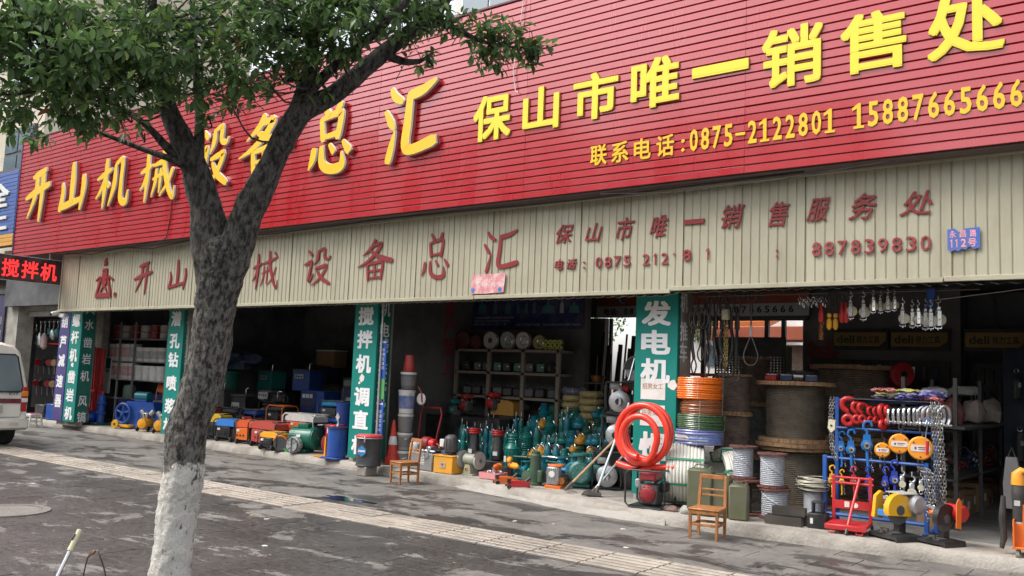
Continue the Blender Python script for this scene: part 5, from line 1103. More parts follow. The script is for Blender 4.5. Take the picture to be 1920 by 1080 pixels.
# trolley jacks, tool tray, drills
def jack(label, loc, rz, m):
    t = thing('trolley_jack', label, 'jack', loc, rz, 'trolley jacks on the ramp')
    for s in (-1, 1): part('side_plate', B().prism([(-.16, .02), (.16, .03), (.16, .10), (.02, .11), (-.16, .06)], s*.05-.006, s*.05+.006), m, t)
    part('lift_arm', B().box((-.02, 0, .095), (.22, .05, .035), .008), m, t); part('saddle', B().cyl((-.13, 0, .08), (-.13, 0, .13), .03, n=12), black, t); part('handle_socket', B().cyl((.10, 0, .09), (.17, 0, .15), .022, n=10), black, t)
    part('axle', B().cyl((-.14, -.075, .03), (-.14, .075, .03), .012, n=8), steel, t)
    for s in (-1, 1): part('wheel', B().cyl((-.14, s*.06, .03), (-.14, s*.085, .03), .03, n=14), black, t); part('rear_wheel', B().cyl((.14, s*.055, .022), (.14, s*.075, .022), .022, n=12), black, t)
    return t
jack('orange trolley jack with black wheels at the edge of the ramp', (-7.95, 10.22, FZ-.01), .95, orange); jack('red trolley jack with small black wheels next to the orange jack', (-7.62, 10.08, .105), .85, red)
tt = thing('tool_tray', 'pink cardboard tray full of loose silver fittings', 'tray', (-8.42, 10.52, FZ), .15)
part('tray', B().box((0, -.13, .055), (.34, .01, .09)).box((0, .13, .055), (.34, .01, .09)).box((-.165, 0, .055), (.01, .26, .09)).box((.165, 0, .055), (.01, .26, .09)).box((0, 0, .012), (.34, .26, .01)), pink, tt)
rg = random.Random(2)
for k in range(14): part('fitting', B().cyl((-.02, 0, 0), (.02, 0, 0), .018, n=8).torus((.02, 0, 0), .02, .006, 10, 5, RY(PI/2)), chrome, tt, (rg.uniform(-.13, .13), rg.uniform(-.09, .09), .085+rg.uniform(0, .04)), (rg.uniform(0, 3), rg.uniform(0, 3), rg.uniform(0, 3)))
def drill(label, loc, rz, m, m2):
    t = thing('power_drill', label, 'power drill', loc, rz, 'power tools heaped behind the tray')
    part('motor_body', B().lathe([(.02, 0), (.045, .01), (.048, .14), (.035, .18), (.02, .24)], 14, RY(PI/2)), m, t); part('end_cap', B().lathe([(.05, -.03), (.052, .02)], 14, RY(PI/2)), m2, t); part('handle', B().tube([(.03, 0, 0), (-.02, 0, -.08), (-.03, 0, -.12)], .018, 8), black, t); part('chuck', B().cyl((.23, 0, 0), (.30, 0, 0), .014, n=8), chrome, t); return t
drill('long orange yellow power drill lying across the tool heap', (-8.22, 10.70, .34), -.5, P('amber plastic', .78, .33, .02, grime=.08), orange)
drill('orange power drill with round end cap above the tray', (-8.45, 10.68, .30), -1.2, orange, MC['amber plastic']); drill('amber power drill standing highest on the tool heap', (-8.38, 10.85, .40), -.9, MC['amber plastic'], orange); drill('green power drill at the right end of the tool heap', (-7.88, 10.72, .27), -.6, teal, green)
# long tools lying in a heap
for i in range(14):
    m_ = rng.choice([blue, teal, dgreen, dsteel, chrome, lblue, steel]); a = rng.uniform(-.5, .6); l_ = rng.uniform(.3, .55)
    lb = '%s %s rod tool lying %s in the heap before the pumps' % (('first', 'second', 'third', 'fourth', 'fifth', 'sixth', 'seventh', 'eighth', 'ninth', 'tenth', 'eleventh', 'twelfth', 'thirteenth', 'fourteenth')[i], {blue: 'blue', teal: 'teal', dgreen: 'green', dsteel: 'dark', chrome: 'shiny', lblue: 'pale blue', steel: 'steel'}[m_], 'low' if i < 7 else 'high')
    t = thing('rock_drill_rod', lb, 'tool', (-8.35+rng.uniform(0, 1.2), 10.95+rng.uniform(-.05, .25), FZ+.05+.022*i), a, 'rod tools heaped before the pumps')
    part('shaft', B().cyl((-l_/2, 0, 0), (l_/2, 0, 0), .016, n=8), m_, t); part('collar', B().cyl((-.06, 0, 0), (.06, 0, 0), .028, n=10), m_, t)
solo('tool_crate', 'low dark crate under the heap of rod tools', 'crate', B().box((0, 0, .08), (1.3, .4, .16), .01), black, (-7.85, 11.02, FZ))
# bench grinder
bgn = thing('bench_grinder', 'khaki bench grinder with two large grey wheels at the kerb', 'bench grinder', (-8.95, 10.62, FZ), .0)
part('base', B().prism([(-.11, 0), (.11, 0), (.11, .02), (.07, .03), (.05, .16), (-.05, .16), (-.07, .03), (-.11, .02)], -.09, .09), sage, bgn); part('switch', B().box((-.01, -.096, .10), (.05, .01, .05), .004), yellow, bgn); part('switch_button', B().box((-.01, -.104, .10), (.02, .008, .03)), black, bgn)
part('motor', B().cyl((-.12, 0, .235), (.12, 0, .235), .085, n=22, b=.02), sage, bgn)
for s in (-1, 1): part('grinding_wheel', B().cyl((s*.15, 0, .23), (s*.185, 0, .23), .135, n=30, b=.004), lgrey, bgn); part('wheel_guard', B().tube([(s*.168, .142*math.cos(a), .23+.142*math.sin(a)) for a in [-.3+i*.3 for i in range(11)]], .012, 6), dgrey, bgn); part('wheel_nut', B().cyl((s*.185, 0, .23), (s*.2, 0, .23), .03, n=12), steel, bgn)
# yellow box with motor
yb_ = thing('yellow_tool_box', 'yellow sheet metal box at the kerb with a small badge', 'box', (-9.32, 10.52, FZ), .02)
part('box', B().box((0, 0, .135), (.38, .27, .26), .008), P('golden paint', .70, .33, .03, grime=.15), yb_); part('lid', B().box((0, 0, .268), (.40, .29, .015), .004), MC['golden paint'], yb_); part('badge', B().box((.0, -.14, .13), (.10, .008, .08)), lgrey, yb_); part('badge_mark', B().cyl((0, -.145, .14), (0, -.148, .14), .02, n=10), red, yb_)
gm = thing('grey_motor', 'upright grey finned motor standing on a blue cradle on the yellow box', 'motor', (-9.32, 10.56, .415))
part('cradle', B().box((-.04, 0, .02), (.2, .14, .03), .008), blue, gm); part('body', B().lathe([(.10, .04), (.105, .05), (.105, .24), (.09, .27), (.05, .30), (.03, .30)], 22), dgrey, gm)
for k in range(12): a = k*PI/6; part('fin', B().box((.107*math.cos(a), .107*math.sin(a), .15), (.014, .005, .18), 0, RZ(a)), dgrey, gm)
part('terminal_box', B().box((-.10, -.07, .17), (.09, .08, .12), .01), white, gm)
tm_ = thing('threading_machine', 'grey and red pipe threading machine behind the left wooden chair', 'machine', (-9.84, 10.60, FZ), -.1)
part('base', B().box((0, 0, .14), (.58, .32, .27), .012), grey, tm_); part('left_housing', B().box((-.22, 0, .33), (.18, .30, .20), .04), lgrey, tm_); part('switch', B().box((-.24, -.155, .30), (.06, .01, .06)), yellow, tm_)
for k in range(5): part('louvre', B().box((.06, -.163, .10+k*.025), (.10, .006, .010)), white, tm_)
part('chuck', B().cyl((-.10, 0, .42), (.06, 0, .42), .095, n=20, b=.015), dred, tm_); part('spindle', B().cyl((.06, 0, .42), (.18, 0, .42), .07, n=16, b=.01), red, tm_); part('guide_bar', B().cyl((-.05, -.13, .31), (.32, -.13, .31), .018, n=8), chrome, tm_); part('guide_bar', B().cyl((-.05, .1, .31), (.32, .1, .31), .018, n=8), chrome, tm_)
part('carriage', B().box((.17, 0, .34), (.10, .30, .08), .01), steel, tm_); part('hand_wheel', B().torus((.14, -.18, .27), .06, .008, 20, 6, RX(PI/2)), chrome, tm_); part('nozzle', B().tube([(.2, 0, .42), (.3, -.03, .40), (.34, -.06, .36)], .014, 6), dred, tm_)
# black tub with red lid on a cinder block
solo('cinder_block', 'rough concrete block under the black tub before the pillar', 'block', B().box((0, 0, .075), (.20, .28, .15), .012), CONC, (-10.60, 10.02, 0), .1)
tub = thing('black_tub', 'black round drum with red lid and blue diamond label on a concrete block', 'drum', (-10.62, 10.06, .15))
part('body', B().lathe([(.20, 0), (.205, .012), (.195, .03), (.205, .42), (.212, .44)], 28), mat('black drum', (.03, .032, .038), rough=.4, grime=.2), tub); part('lid', B().lathe([(.214, .44), (.217, .47), (.20, .49), (.02, .50), (.001, .50)], 28), P('red lid', .50, .03, .03), tub)
part('label', B().prism([(-.075, .03), (0, .09), (.075, .03), (.075, -.03), (0, -.09), (-.075, -.03)], -.209, -.203), lblue, tub, (0, 0, .24), (0, 0, .25)); part('label_band', B().box((0, -.211, .24), (.13, .005, .03)), white, tub, rot=(0, 0, .25)); part('latch', B().box((.10, -.195, .42), (.03, .02, .09), .005), chrome, tub); part('clamp_ring', B().torus((0, 0, .44), .215, .006, 30, 6), alu, tub)
# cone and bucket tower
cn_ = thing('traffic_cone', 'red traffic cone with white band standing beside the black drum', 'cone', (-10.75, 10.72, FZ)); part('cone', B().lathe([(.11, .02), (.085, .2), (.045, .55), (.02, .72), (.018, .73)], 20), P('cone red', .62, .04, .025), cn_); part('band', B().lathe([(.078, .32), (.058, .46)], 20, caps=False), white, cn_); part('base_ring', B().lathe([(.13, 0), (.135, .03), (.125, .06), (.13, .09), (.115, .13)], 20), MC['cone red'], cn_)
def bucket(label, loc, m, band, s=1., lid=True, r=.14, h_=.34, red_lid=False):
    t = thing('plastic_bucket', label, 'bucket', loc, rng.uniform(-.4, .4)); t.scale = (s, s, s)
    part('body', B().lathe([(r*.86, 0), (r*.88, .01), (r, h_)], 24), m, t)
    if band: part('label', B().lathe([(r*.90+.004, h_*.22), (r*.98+.004, h_*.80)], 24, caps=False), band, t)
    if lid: part('lid', B().lathe([(r*1.02, h_-.02), (r*1.05, h_), (r*1.03, h_+.02), (.001, h_+.02)], 24), white, t)
    part('handle', B().torus((0, 0, h_-.04), r*1.03, .004, 20, 5, RX(.5), PI, PI), steel, t); return t
BLB = mat('blue bucket label', (.08, .15, .38), rough=.4, grime=.5, gs=9, dirt=(.4, .35, .3)); BRB = mat('bucket label brown', (.22, .17, .13), rough=.4, grime=.5, gs=9, dirt=(.05, .2, .35))
BX, BY = -10.66, 10.90
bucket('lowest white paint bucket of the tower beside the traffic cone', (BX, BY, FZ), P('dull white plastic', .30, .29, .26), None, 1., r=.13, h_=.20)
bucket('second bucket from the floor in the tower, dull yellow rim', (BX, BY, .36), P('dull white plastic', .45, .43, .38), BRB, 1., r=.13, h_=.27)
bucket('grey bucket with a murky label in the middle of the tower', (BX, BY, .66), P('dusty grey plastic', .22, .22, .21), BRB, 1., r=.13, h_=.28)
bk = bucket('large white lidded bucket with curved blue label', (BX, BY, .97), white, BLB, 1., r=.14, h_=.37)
bucket('brown labelled bucket with white lid under the red bucket', (BX+.02, BY, 1.37), P('smoky plastic', .12, .12, .12), BRB, 1., r=.135, h_=.27)
rb_ = thing('red_bucket', 'upside down stack of red buckets on top of the bucket tower', 'bucket', (BX+.02, BY, 1.675)); part('bucket', B().lathe([(.098, 0), (.094, .04), (.07, .27), (.001, .27)], 20), P('bucket red', .55, .04, .03), rb_)
for k in range(3): part('rim', B().torus((0, 0, .01+k*.022), .099, .006, 22, 6), MC['bucket red'], rb_)
# ------------------------------------------------------------------ hoist rack in the right bay
RKB = P('rack blue', .015, .09, .36, rough=.4, grime=.2)
rk = thing('display_rack', 'blue steel display rack hung with hooks and hoists at the kerb', 'rack', (-2.90, 10.55, FZ))
def rp_(a, b_, r=.016): return B().cyl(a, b_, r, n=8)
for x in (-.52, .54):
    part('rear_post', B().box((x, .10, .72), (.045, .045, 1.42), .004), RKB, rk)
for x in (-.58, .50): part('front_post', B().box((x, -.14, .39), (.045, .045, .76), .004), RKB, rk); part('foot', B().box((x, .0, .02), (.045, .55, .04), .004), RKB, rk)
part('upper_rail', rp_((-.52, .06, 1.08), (.54, .06, 1.08)), RKB, rk); part('lower_rail', rp_((-.58, -.14, .745), (.50, -.14, .745)), RKB, rk); part('top_rail', rp_((-.52, .1, 1.40), (.54, .1, 1.40)), RKB, rk); part('base_rail', rp_((-.58, -.14, .12), (.50, -.14, .12), .022), RKB, rk)
part('shelf', B().box((.1, .08, 1.42), (.9, .24, .01)), dgrey, rk)
def hook_b(h_, r, n=10):   # open hook, tip at bottom, shank up
    R = h_*.28; pts = [(0, 0, h_), (0, 0, h_*.62)] + [(R-.0*R-R*math.cos(a)-0, 0, h_*.34+R*math.sin(a)) for a in [0 - i*.42 for i in range(1, 1)]]
    pts += [(R*math.sin(a)*1.0, 0, R+R*math.cos(a)) for a in [.0+i*.45 for i in range(10)]]
    return B().tube(pts, [r*.8, r*.9]+[r*(1.15 if 2 < i < 7 else .8) for i in range(10)], n)
def eye_hook(name, label, loc, h_, m, rz=.4, grp='red eye hooks on the rack'):
    t = thing(name, label, 'hook', loc, rz, grp); R = h_*.2
    part('eye', B().torus((0, 0, R), R*.8, h_*.09, 20, 8, RX(PI/2)), m, t)
    part('hook', B().tube(cat_rom([(0, 0, h_*.40), (-.01, 0, h_*.52), (-h_*.20, 0, h_*.70), (-h_*.16, 0, h_*.94), (h_*.08, 0, h_*1.0), (h_*.24, 0, h_*.86), (h_*.20, 0, h_*.72)], 4), [h_*.075]*4+[h_*.10]*12+[h_*.09]*6+[h_*.05]*3, 9), m, t); return t
hk = P('hook red', .52, .02, .02, rough=.3, grime=.05)
for i, (x, z, h_, nm) in enumerate(((-3.27, 1.24, .31, 'largest red eye hook at the left end of the rack top row'), (-3.17, 1.27, .24, 'second red eye hook from the left on the rack'), (-3.11, 1.28, .22, 'third red eye hook from the left on the rack'), (-3.02, 1.29, .17, 'small red eye hook left of the flat red hook'), (-2.96, 1.29, .17, 'small red eye hook beside the shackles'), (-2.89, 1.22, .27, 'tall red eye hook next to the silver shackles'), (-2.84, 1.27, .21, 'last red eye hook touching the silver shackles'))): eye_hook('eye_hook', nm, (x, 10.56, z), h_, hk, .2+.2*i)


def shackle(label, loc, h_, rz):
    t = thing('bow_shackle', label, 'shackle', loc, rz, 'silver shackles lined up on the rack'); R = h_*.28
    part('bow', B().tube(cat_rom([(-R*.6, 0, .02), (-R, 0, h_*.45), (-R*.8, 0, h_*.85), (0, 0, h_), (R*.8, 0, h_*.85), (R, 0, h_*.45), (R*.6, 0, .02)], 4), h_*.085, 8), chrome, t)
    part('pin', B().cyl((-R*1.1, 0, .02), (R*1.2, 0, .02), h_*.08, n=10), chrome, t); part('eye_end', B().torus((-R*.6, 0, .02), h_*.09, h_*.05, 12, 6, RY(PI/2)), chrome, t); return t
for i in range(11):
    shackle('silver bow shackle, %s from the left in the row on the rack' % ('first', 'second', 'third', 'fourth', 'fifth', 'sixth', 'seventh', 'eighth', 'ninth', 'tenth', 'eleventh')[i], (-2.80+i*.055, 10.55, 1.29), .17+.055*(i/10), 1.1 if i < 6 else .7)
# chain hoists
OHM = P('hoist orange', .80, .30, .02, rough=.35, grime=.06)
def chain_b(pts, link=.034, r=.004):
    b = B(); pts = [Vector(p) for p in pts]; k = 0
    for p0, p1 in zip(pts[:-1], pts[1:]):
        d = p1-p0; n = max(1, int(d.length/(link*.72))); 
        q = d.to_track_quat('Z', 'Y').to_matrix().to_4x4()
        for i in range(n):
            c = p0+d*((i+.5)/n); T = Matrix.Translation(c) @ q @ RZ(k*PI/2); k += 1
            pl_ = [T @ Vector((link*.30*math.cos(a), 0, (link*.5-link*.28)*(1 if math.sin(a) > 0 else -1)+link*.28*math.sin(a))) for a in [j*PI/4+.01 for j in range(8)]]
            b.tube(pl_, r, 5, closed=True)
    return b
def disc_hoist(label, loc, r, rz=.3):
    t = thing('chain_hoist', label, 'hoist', loc, rz, 'orange chain hoists on the rack')
    part('cover', B().cyl((0, -.05, 0), (0, .0, 0), r, n=30, b=.012), OHM, t); part('rear_body', B().cyl((0, .0, 0), (0, .06, 0), r*.82, n=24), dsteel, t)
    part('label', B().prism([(-r*.72, -r*.28), (r*.72, -r*.28), (r*.80, 0), (r*.72, r*.28), (-r*.72, r*.28), (-r*.80, 0)], -.054, -.0505), white, t); part('label_print', B().box((-r*.4, -.0555, 0), (r*.14, .002, r*.2)).box((r*.15, -.0555, r*.08), (r*.7, .002, r*.06)).box((r*.1, -.0555, -r*.08), (r*.5, .002, r*.04)), dred, t)
    for a in (.7, 2.4, 4.7): part('bolt', B().cyl((r*.72*math.cos(a), -.058, r*.72*math.sin(a)), (r*.72*math.cos(a), -.049, r*.72*math.sin(a)), .009, n=6), dsteel, t)
    part('top_hook', hook_b(.11, .010), black, t, (0, .02, r*.9)); part('hand_chain', chain_b([(.02, .05, -r*.6), (.03, .05, -r-.16)], .026, .003), steel, t); part('load_chain', chain_b([(-.02, .05, -r*.6), (-.02, .05, -r-.13)], .026, .003), steel, t); return t
disc_hoist('small orange round chain hoist, left of the three', (-2.85, 10.40, 1.005), .082); disc_hoist('middle orange round chain hoist hung slightly higher', (-2.68, 10.42, 1.085), .108); disc_hoist('largest orange round chain hoist, right of the three', (-2.46, 10.40, 1.055), .125)
HB = P('hoist blue', .012, .14, .42, rough=.3, grime=.08)
def lever_hoist(label, loc, m, s=1., rz=.3):
    t = thing('lever_hoist', label, 'hoist', loc, rz, 'lever hoists on the rack'); t.scale = (s, s, s)
    part('body', B().lathe([(.02, -.035), (.05, -.03), (.055, .0), (.05, .03), (.03, .035)], 18, Matrix.Translation((0, 0, .10)) @ RX(PI/2)), m, t); part('side_plate', B().prism([(-.045, .06), (.045, .06), (.03, .20), (-.03, .20)], -.02, .02), m, t)
    part('knob', B().lathe([(.03, 0), (.035, .01), (.03, .03), (.015, .032)], 14, Matrix.Translation((0, -.035, .10)) @ RX(PI/2)), chrome, t); part('knob_bore', B().cyl((0, -.062, .10), (0, -.069, .10), .014, n=10), black, t)
    part('lever', B().tube([(0, -.01, .08), (.01, -.02, -.10), (.0, -.02, -.14)], [.018, .013, .016], 8), m, t)
    part('top_hook', B().tube(cat_rom([(0, 0, .19), (0, 0, .23), (-.03, 0, .26), (-.02, 0, .31), (.025, 0, .32), (.045, 0, .28)], 4), .012, 8), m, t)
    part('chain', chain_b([(.03, .02, .06), (.05, .02, -.14)], .026, .003), chrome, t); return t
for lb, l, s, rz in (('small blue lever hoist, leftmost on the upper rail', (-3.30, 10.42, .90), .85, .2), ('blue lever hoist with a large hook, second from the left', (-3.19, 10.40, .88), 1.0, .4), ('largest blue lever hoist between the small ones and the orange hoists', (-3.02, 10.42, .92), 1.2, .3)): lever_hoist(lb, l, HB, s, rz)
HR, HD = P('hoist red', .42, .02, .03, rough=.35, grime=.1), P('hoist deep blue', .02, .04, .30, rough=.3, grime=.1)
for lb, l, m, s in (('yellow lever hoist low at the left end of the rack', (-3.38, 10.34, .55), yellow, .75), ('small yellow hoist beside a red one on the lower rail', (-3.27, 10.34, .56), yellow, .6), ('small red hoist on the lower rail above the red scooter frame', (-3.14, 10.34, .56), HR, .75), ('deep blue hoist behind the yellow cutting machine, left one', (-2.98, 10.34, .56), HD, .8), ('deep blue hoist behind the yellow cutting machine, middle one', (-2.80, 10.34, .57), HD, .8), ('tall deep blue hoist on the lower rail under the orange hoists', (-2.71, 10.34, .60), HD, .95)): lever_hoist(lb, l, m, s, rng.uniform(-.2, .5))
def swivel(label, loc, s=1.):
    t = thing('pulley_block', label, 'pulley', loc, .4, 'silver hooks and pulleys on the lower rail'); t.scale = (s, s, s)
    part('top_hook', hook_b(.10, .009), alu, t, (0, 0, .10)); part('cheek', B().box((0, 0, .05), (.05, .03, .09), .01), alu, t); part('sheave', B().cyl((0, -.02, .0), (0, .02, .0), .04, n=18), P('cream nylon', .62, .58, .42), t); part('ring', B().torus((0, 0, -.06), .022, .005, 12, 5, RX(PI/2)), chrome, t); return t
swivel('left silver hook block on the lower rack rail', (-2.63, 10.34, .66), .9); swivel('middle silver pulley block with cream sheave on the lower rack rail', (-2.53, 10.34, .58), 1.1); swivel('right small silver pulley on the lower rack rail', (-2.44, 10.34, .64), .8)
def loose_chain(label, loc, pts, link, r, m=P('chain steel', .40, .39, .37, rough=.38, metal=.9, grime=.4), n=1, cat='chain', grp='chains hanging on the rack'):
    t = thing('hanging_chain', label, cat, loc, 0, grp)
    for k in range(n): part('links', chain_b([(p[0]+k*.028+rng.uniform(-.01, .01), p[1]+rng.uniform(-.01, .01), p[2]) for p in pts], link, r), m, t)
    return t
loose_chain('silver chain hanging down the left post of the rack', (-3.40, 10.38, .9), [(0, 0, .66), (-.02, 0, .4), (0, 0, .1), (.04, 0, -.05)], .045, .005, n=2)
loose_chain('long bunch of silver chain down the right post of the rack', (-2.36, 10.40, .4), [(0, 0, 1.15), (.04, 0, .8), (.05, 0, .3), (.06, 0, 0)], .050, .0055, n=4)
loose_chain('short bunch of chain draped over the lower right corner of the rack', (-2.42, 10.32, .4), [(-.05, 0, .46), (.02, 0, .40), (.04, 0, .1), (.05, 0, -.1)], .042, .005, n=4)
sb_ = thing('spring_balancer', 'white and red handled spring hook on the right post of the rack', 'tool', (-2.37, 10.33, 1.02)); part('loop', B().torus((0, 0, .33), .035, .005, 14, 5, RX(PI/2)), lblue, sb_); part('shaft', B().tube([(0, 0, .29), (-.02, 0, .16), (.0, 0, .10)], .006, 6), chrome, sb_); part('handle', B().cyl((-.005, 0, -.03), (0, 0, .12), .016, n=10), red, sb_)
cb = thing('cream_block', 'cream pulley block hanging with the left chain of the rack', 'pulley', (-3.38, 10.33, 1.16)); part('cheek', B().prism([(-.04, .05), (.0, 0), (.04, .04), (.045, .14), (-.03, .15)], -.02, .02), MC['cream nylon'], cb); part('bolt', B().cyl((0, -.026, .08), (0, -.018, .08), .012, n=8), dsteel, cb)
bg_ = [(.10, .08, .32), (.05, .05, .55), (.5, .04, .05), (.45, .42, .05)]
for i in range(9):
    m_ = mat('foil bag %d' % (i % 4), bg_[i % 4], rough=.25, grime=.6, gs=26, dirt=(.7, .68, .6), bump=1, bs=22)
    b = B(); w_, d_ = rng.uniform(.22, .32), rng.uniform(.15, .2); g = 6; vs = []
    for sgn in (1, -1):
        for a in range(g+1):
            for c in range(g+1): u, v = a/g-.5, c/g-.5; h = max(0, (1-4*u*u)*(1-4*v*v))**.6; vs.append((u*w_, v*d_, sgn*(.030*h+rng.uniform(-.012, .016))+.02))
    k = (g+1)**2; fs = [(o+a*(g+1)+c, o+(a+1)*(g+1)+c, o+(a+1)*(g+1)+c+1, o+a*(g+1)+c+1) for o in (0, k) for a in range(g) for c in range(g)]
    lbs = ('lowest left', 'lowest middle', 'lowest right', 'second layer left', 'second layer middle', 'second layer right', 'upper left', 'upper middle', 'topmost'); b.add(vs, fs)
    solo('sling_packet', '%s shiny packet of coloured slings in the pile on the rack' % lbs[i], 'packet', b, m_, (-2.88+(i % 3)*.24+rng.uniform(-.03, .03), 10.60, 1.565+(i//3)*.035), rng.uniform(-.5, .5), 'sling packets piled on the rack')
# red scooter jack, two cut-off machines
rc = thing('red_lifting_cart', 'red hand pallet lifting frame with angled black gripped handle in front of the rack', 'cart', (-3.08, 10.0, FZ), .12)
part('platform', B().box((0, -.04, .085), (.42, .40, .035), .008), red, rc); part('platform_edge', B().box((0, -.235, .07), (.42, .02, .05), .005), red, rc)
for s in (-1, 1): part('upright', B().box((s*.19, .15, .33), (.035, .03, .50), .004), red, rc); part('foot_loop', B().tube([(s*.14-.035, -.22, .06), (s*.14-.03, -.23, .015), (s*.14+.03, -.23, .015), (s*.14+.035, -.22, .06)], .007, 6), red, rc); part('wheel', B().cyl((s*.2-.01, .18, .035), (s*.2+.01, .18, .035), .035, n=14), dgrey, rc)
for z in (.50, .56): part('crossbar', B().cyl((-.22, .15, z), (.22, .15, z), .015, n=8), red, rc)
part('panel', B().box((0, .14, .27), (.36, .015, .09)), red, rc); part('sticker', B().box((-.05, .128, .275), (.05, .004, .06)), paper, rc); part('round_sticker', B().cyl((.04, .130, .27), (.04, .126, .27), .027, n=14), paper, rc)
part('handle', B().tube([(.08, .12, .55), (.04, -.10, .25), (.02, -.22, .08)], .015, 8), red, rc); part('grip', B().tube([(.02, -.22, .08), (.012, -.26, .01)], .018, 8), black, rc)
def cutoff(label, loc, rz, guard, motor, belt):
    t = thing('cut_off_machine', label, 'cutting machine', loc, rz, 'abrasive cutting machines at the kerb')
    part('base', B().prism([(-.20, 0), (-.17, 0), (-.17, .02), (.17, .02), (.17, 0), (.20, 0), (.19, .06), (-.19, .06)], -.17, .17), black, t); part('vice_plate', B().box((0, -.05, .068), (.16, .16, .012)), dgrey, t); part('vice_jaw', B().box((-.02, -.12, .09), (.10, .02, .05)), dsteel, t); part('vice_screw', B().cyl((-.02, -.17, .09), (-.02, -.08, .09), .010, n=8), steel, t)
    part('pivot_arm', B().box((.0, .06, .16), (.09, .09, .20), .01), black, t)
    part('motor', B().cyl((-.02, .12, .37), (.22, .12, .37), .095, n=22, b=.02), motor, t); part('switch_box', B().box((-.06, -.02, .38), (.13, .06, .12), .008), alu, t); part('switch', B().box((-.09, -.055, .37), (.035, .01, .05)), black, t); part('switch_button', B().box((-.09, -.062, .38), (.018, .006, .02)), red, t)
    part('blade_guard', B().prism([(.155*math.cos(a), .155*math.sin(a)) for a in [-.5+i*(PI+.9)/18 for i in range(19)]], -.035, .035, RZ(PI/2)), guard, t, (.10, -.06, .32)); part('guard_boss', B().cyl((.132, -.06, .31), (.142, -.06, .31), .05, n=16), dgrey, t); part('cutting_disc', B().cyl((.098, -.06, .30), (.104, -.06, .30), .14, n=30), dgrey, t)
    if belt: part('belt_cover', B().prism([(-.06, -.10), (.05, -.12), (.10, .0), (.10, .14), (.04, .17), (-.03, .12)], -.022, .022, RZ(PI/2)), guard, t, (-.20, -.05, .30)); part('spindle_box', B().box((-.05, -.05, .25), (.24, .07, .07), .01), lblue, t); part('motor_plate', B().box((.04, .05, .475), (.25, .2, .012), .003), lgrey, t); part('cover_sticker', B().box((-.225, -.05, .37), (.006, .06, .08)), lblue, t)
    part('handle', B().tube([(.02, -.06, .40), (.04, -.14, .47), (.05, -.20, .46)], .011, 6), black, t); return t
YC = P('machine yellow', .78, .40, .015, rough=.35, grime=.08)
cutoff('yellow guarded cutting machine with silver motor on a black base', (-2.60, 9.95, FZ), -.55, YC, alu, True)
c2_ = cutoff('smaller black cutting machine with red motor and orange shield at the kerb', (-2.18, 10.0, FZ), -.45, black, red, False); c2_.scale = (.9, .9, .88); part('spark_shield', B().prism([(-.03, .0), (.05, -.01), (.06, .30), (.02, .33), (-.02, .28)], -.004, .004, RZ(PI/2)), orange, c2_, (.24, -.02, .22)); part('spark_shield', B().box((-.02, -.10, .36), (.08, .05, .05), .015), orange, c2_)
# steel blocks and the small stand near the wire reels
def weight(label, loc, sz, rz): 
    t = thing('steel_channel', label, 'steel channel', loc, rz, 'dark steel channels stacked at the kerb'); x, y, z = sz
    part('web', B().box((0, 0, .008), (x, y, .016)), dsteel, t)
    for s in (-1, 1): part('flange', B().box((0, s*(y/2-.006), z/2+.008), (x, .012, z-.016)), dsteel, t)
    return t
weight('lower front dark steel channel beside the wire reels', (-3.76, 9.90, FZ), (.40, .12, .10), .12); weight('second dark steel channel lying behind the front one', (-3.74, 10.05, FZ), (.40, .12, .10), .08); weight('upper dark steel channel on top of the other two', (-3.73, 9.98, FZ+.10), (.36, .11, .09), .1)
bt = thing('black_winch_block', 'small black steel block with a square hole on top near the steel channels', 'block', (-3.42, 10.02, FZ), .1); part('body', B().box((0, 0, .08), (.20, .20, .16), .008), black, bt)
for s in (-1, 1): part('cheek', B().box((s*.055, 0, .22), (.02, .10, .12), .004), black, bt)
part('top_bar', B().box((0, 0, .275), (.13, .10, .02), .004), black, bt); part('label', B().box((-.05, -.102, .08), (.03, .004, .06)), white, bt)
# orange tool trolley at the right edge with a big drill
ot = thing('tool_trolley', 'orange wheeled tool trolley at the right edge of the photo', 'trolley', (-1.28, 9.98, FZ), .1)
part('tray', B().box((0, 0, .09), (.48, .36, .02), .004), orange, ot)
for c, d in (((-.23, 0, .22), (.012, .36, .26)), ((0, .17, .30), (.46, .012, .42)), ((0, -.10, .20), (.46, .012, .22)), ((-.17, -.06, .34), (.10, .012, .30))): part('panel', B().box(c, d), orange, ot)
for x in (-.2, .2): part('castor', B().cyl((x-.015, -.12, .035), (x+.015, -.12, .035), .035, n=14), P('castor grey', .4, .4, .36), ot); part('castor', B().cyl((x-.015, .14, .035), (x+.015, .14, .035), .035, n=14), MC['castor grey'], ot)
dh = thing('demolition_hammer', 'tall demolition hammer with orange ends standing in the orange trolley', 'power tool', (-1.47, 9.93, .30)); part('body', B().lathe([(.035, .10), (.05, .14), (.055, .40), (.06, .42), (.05, .52)], 16), P('tool black', .03, .03, .032, rough=.5), dh); part('top_handle', B().tube([(0, 0, .50), (0, 0, .60), (.03, 0, .64), (.08, 0, .63)], [.06, .055, .035, .02], 10), OHM, dh); part('nose', B().lathe([(.05, .0), (.055, .03), (.045, .08)], 16), orange, dh); part('collar', B().lathe([(.045, .08), (.052, .10), (.052, .15), (.045, .17)], 16), lgrey, dh); part('bit', B().cyl((0, 0, -.15), (0, 0, .02), .014, n=8), dsteel, dh); part('badge', B().box((0, -.057, .33), (.05, .006, .05)), lgrey, dh)
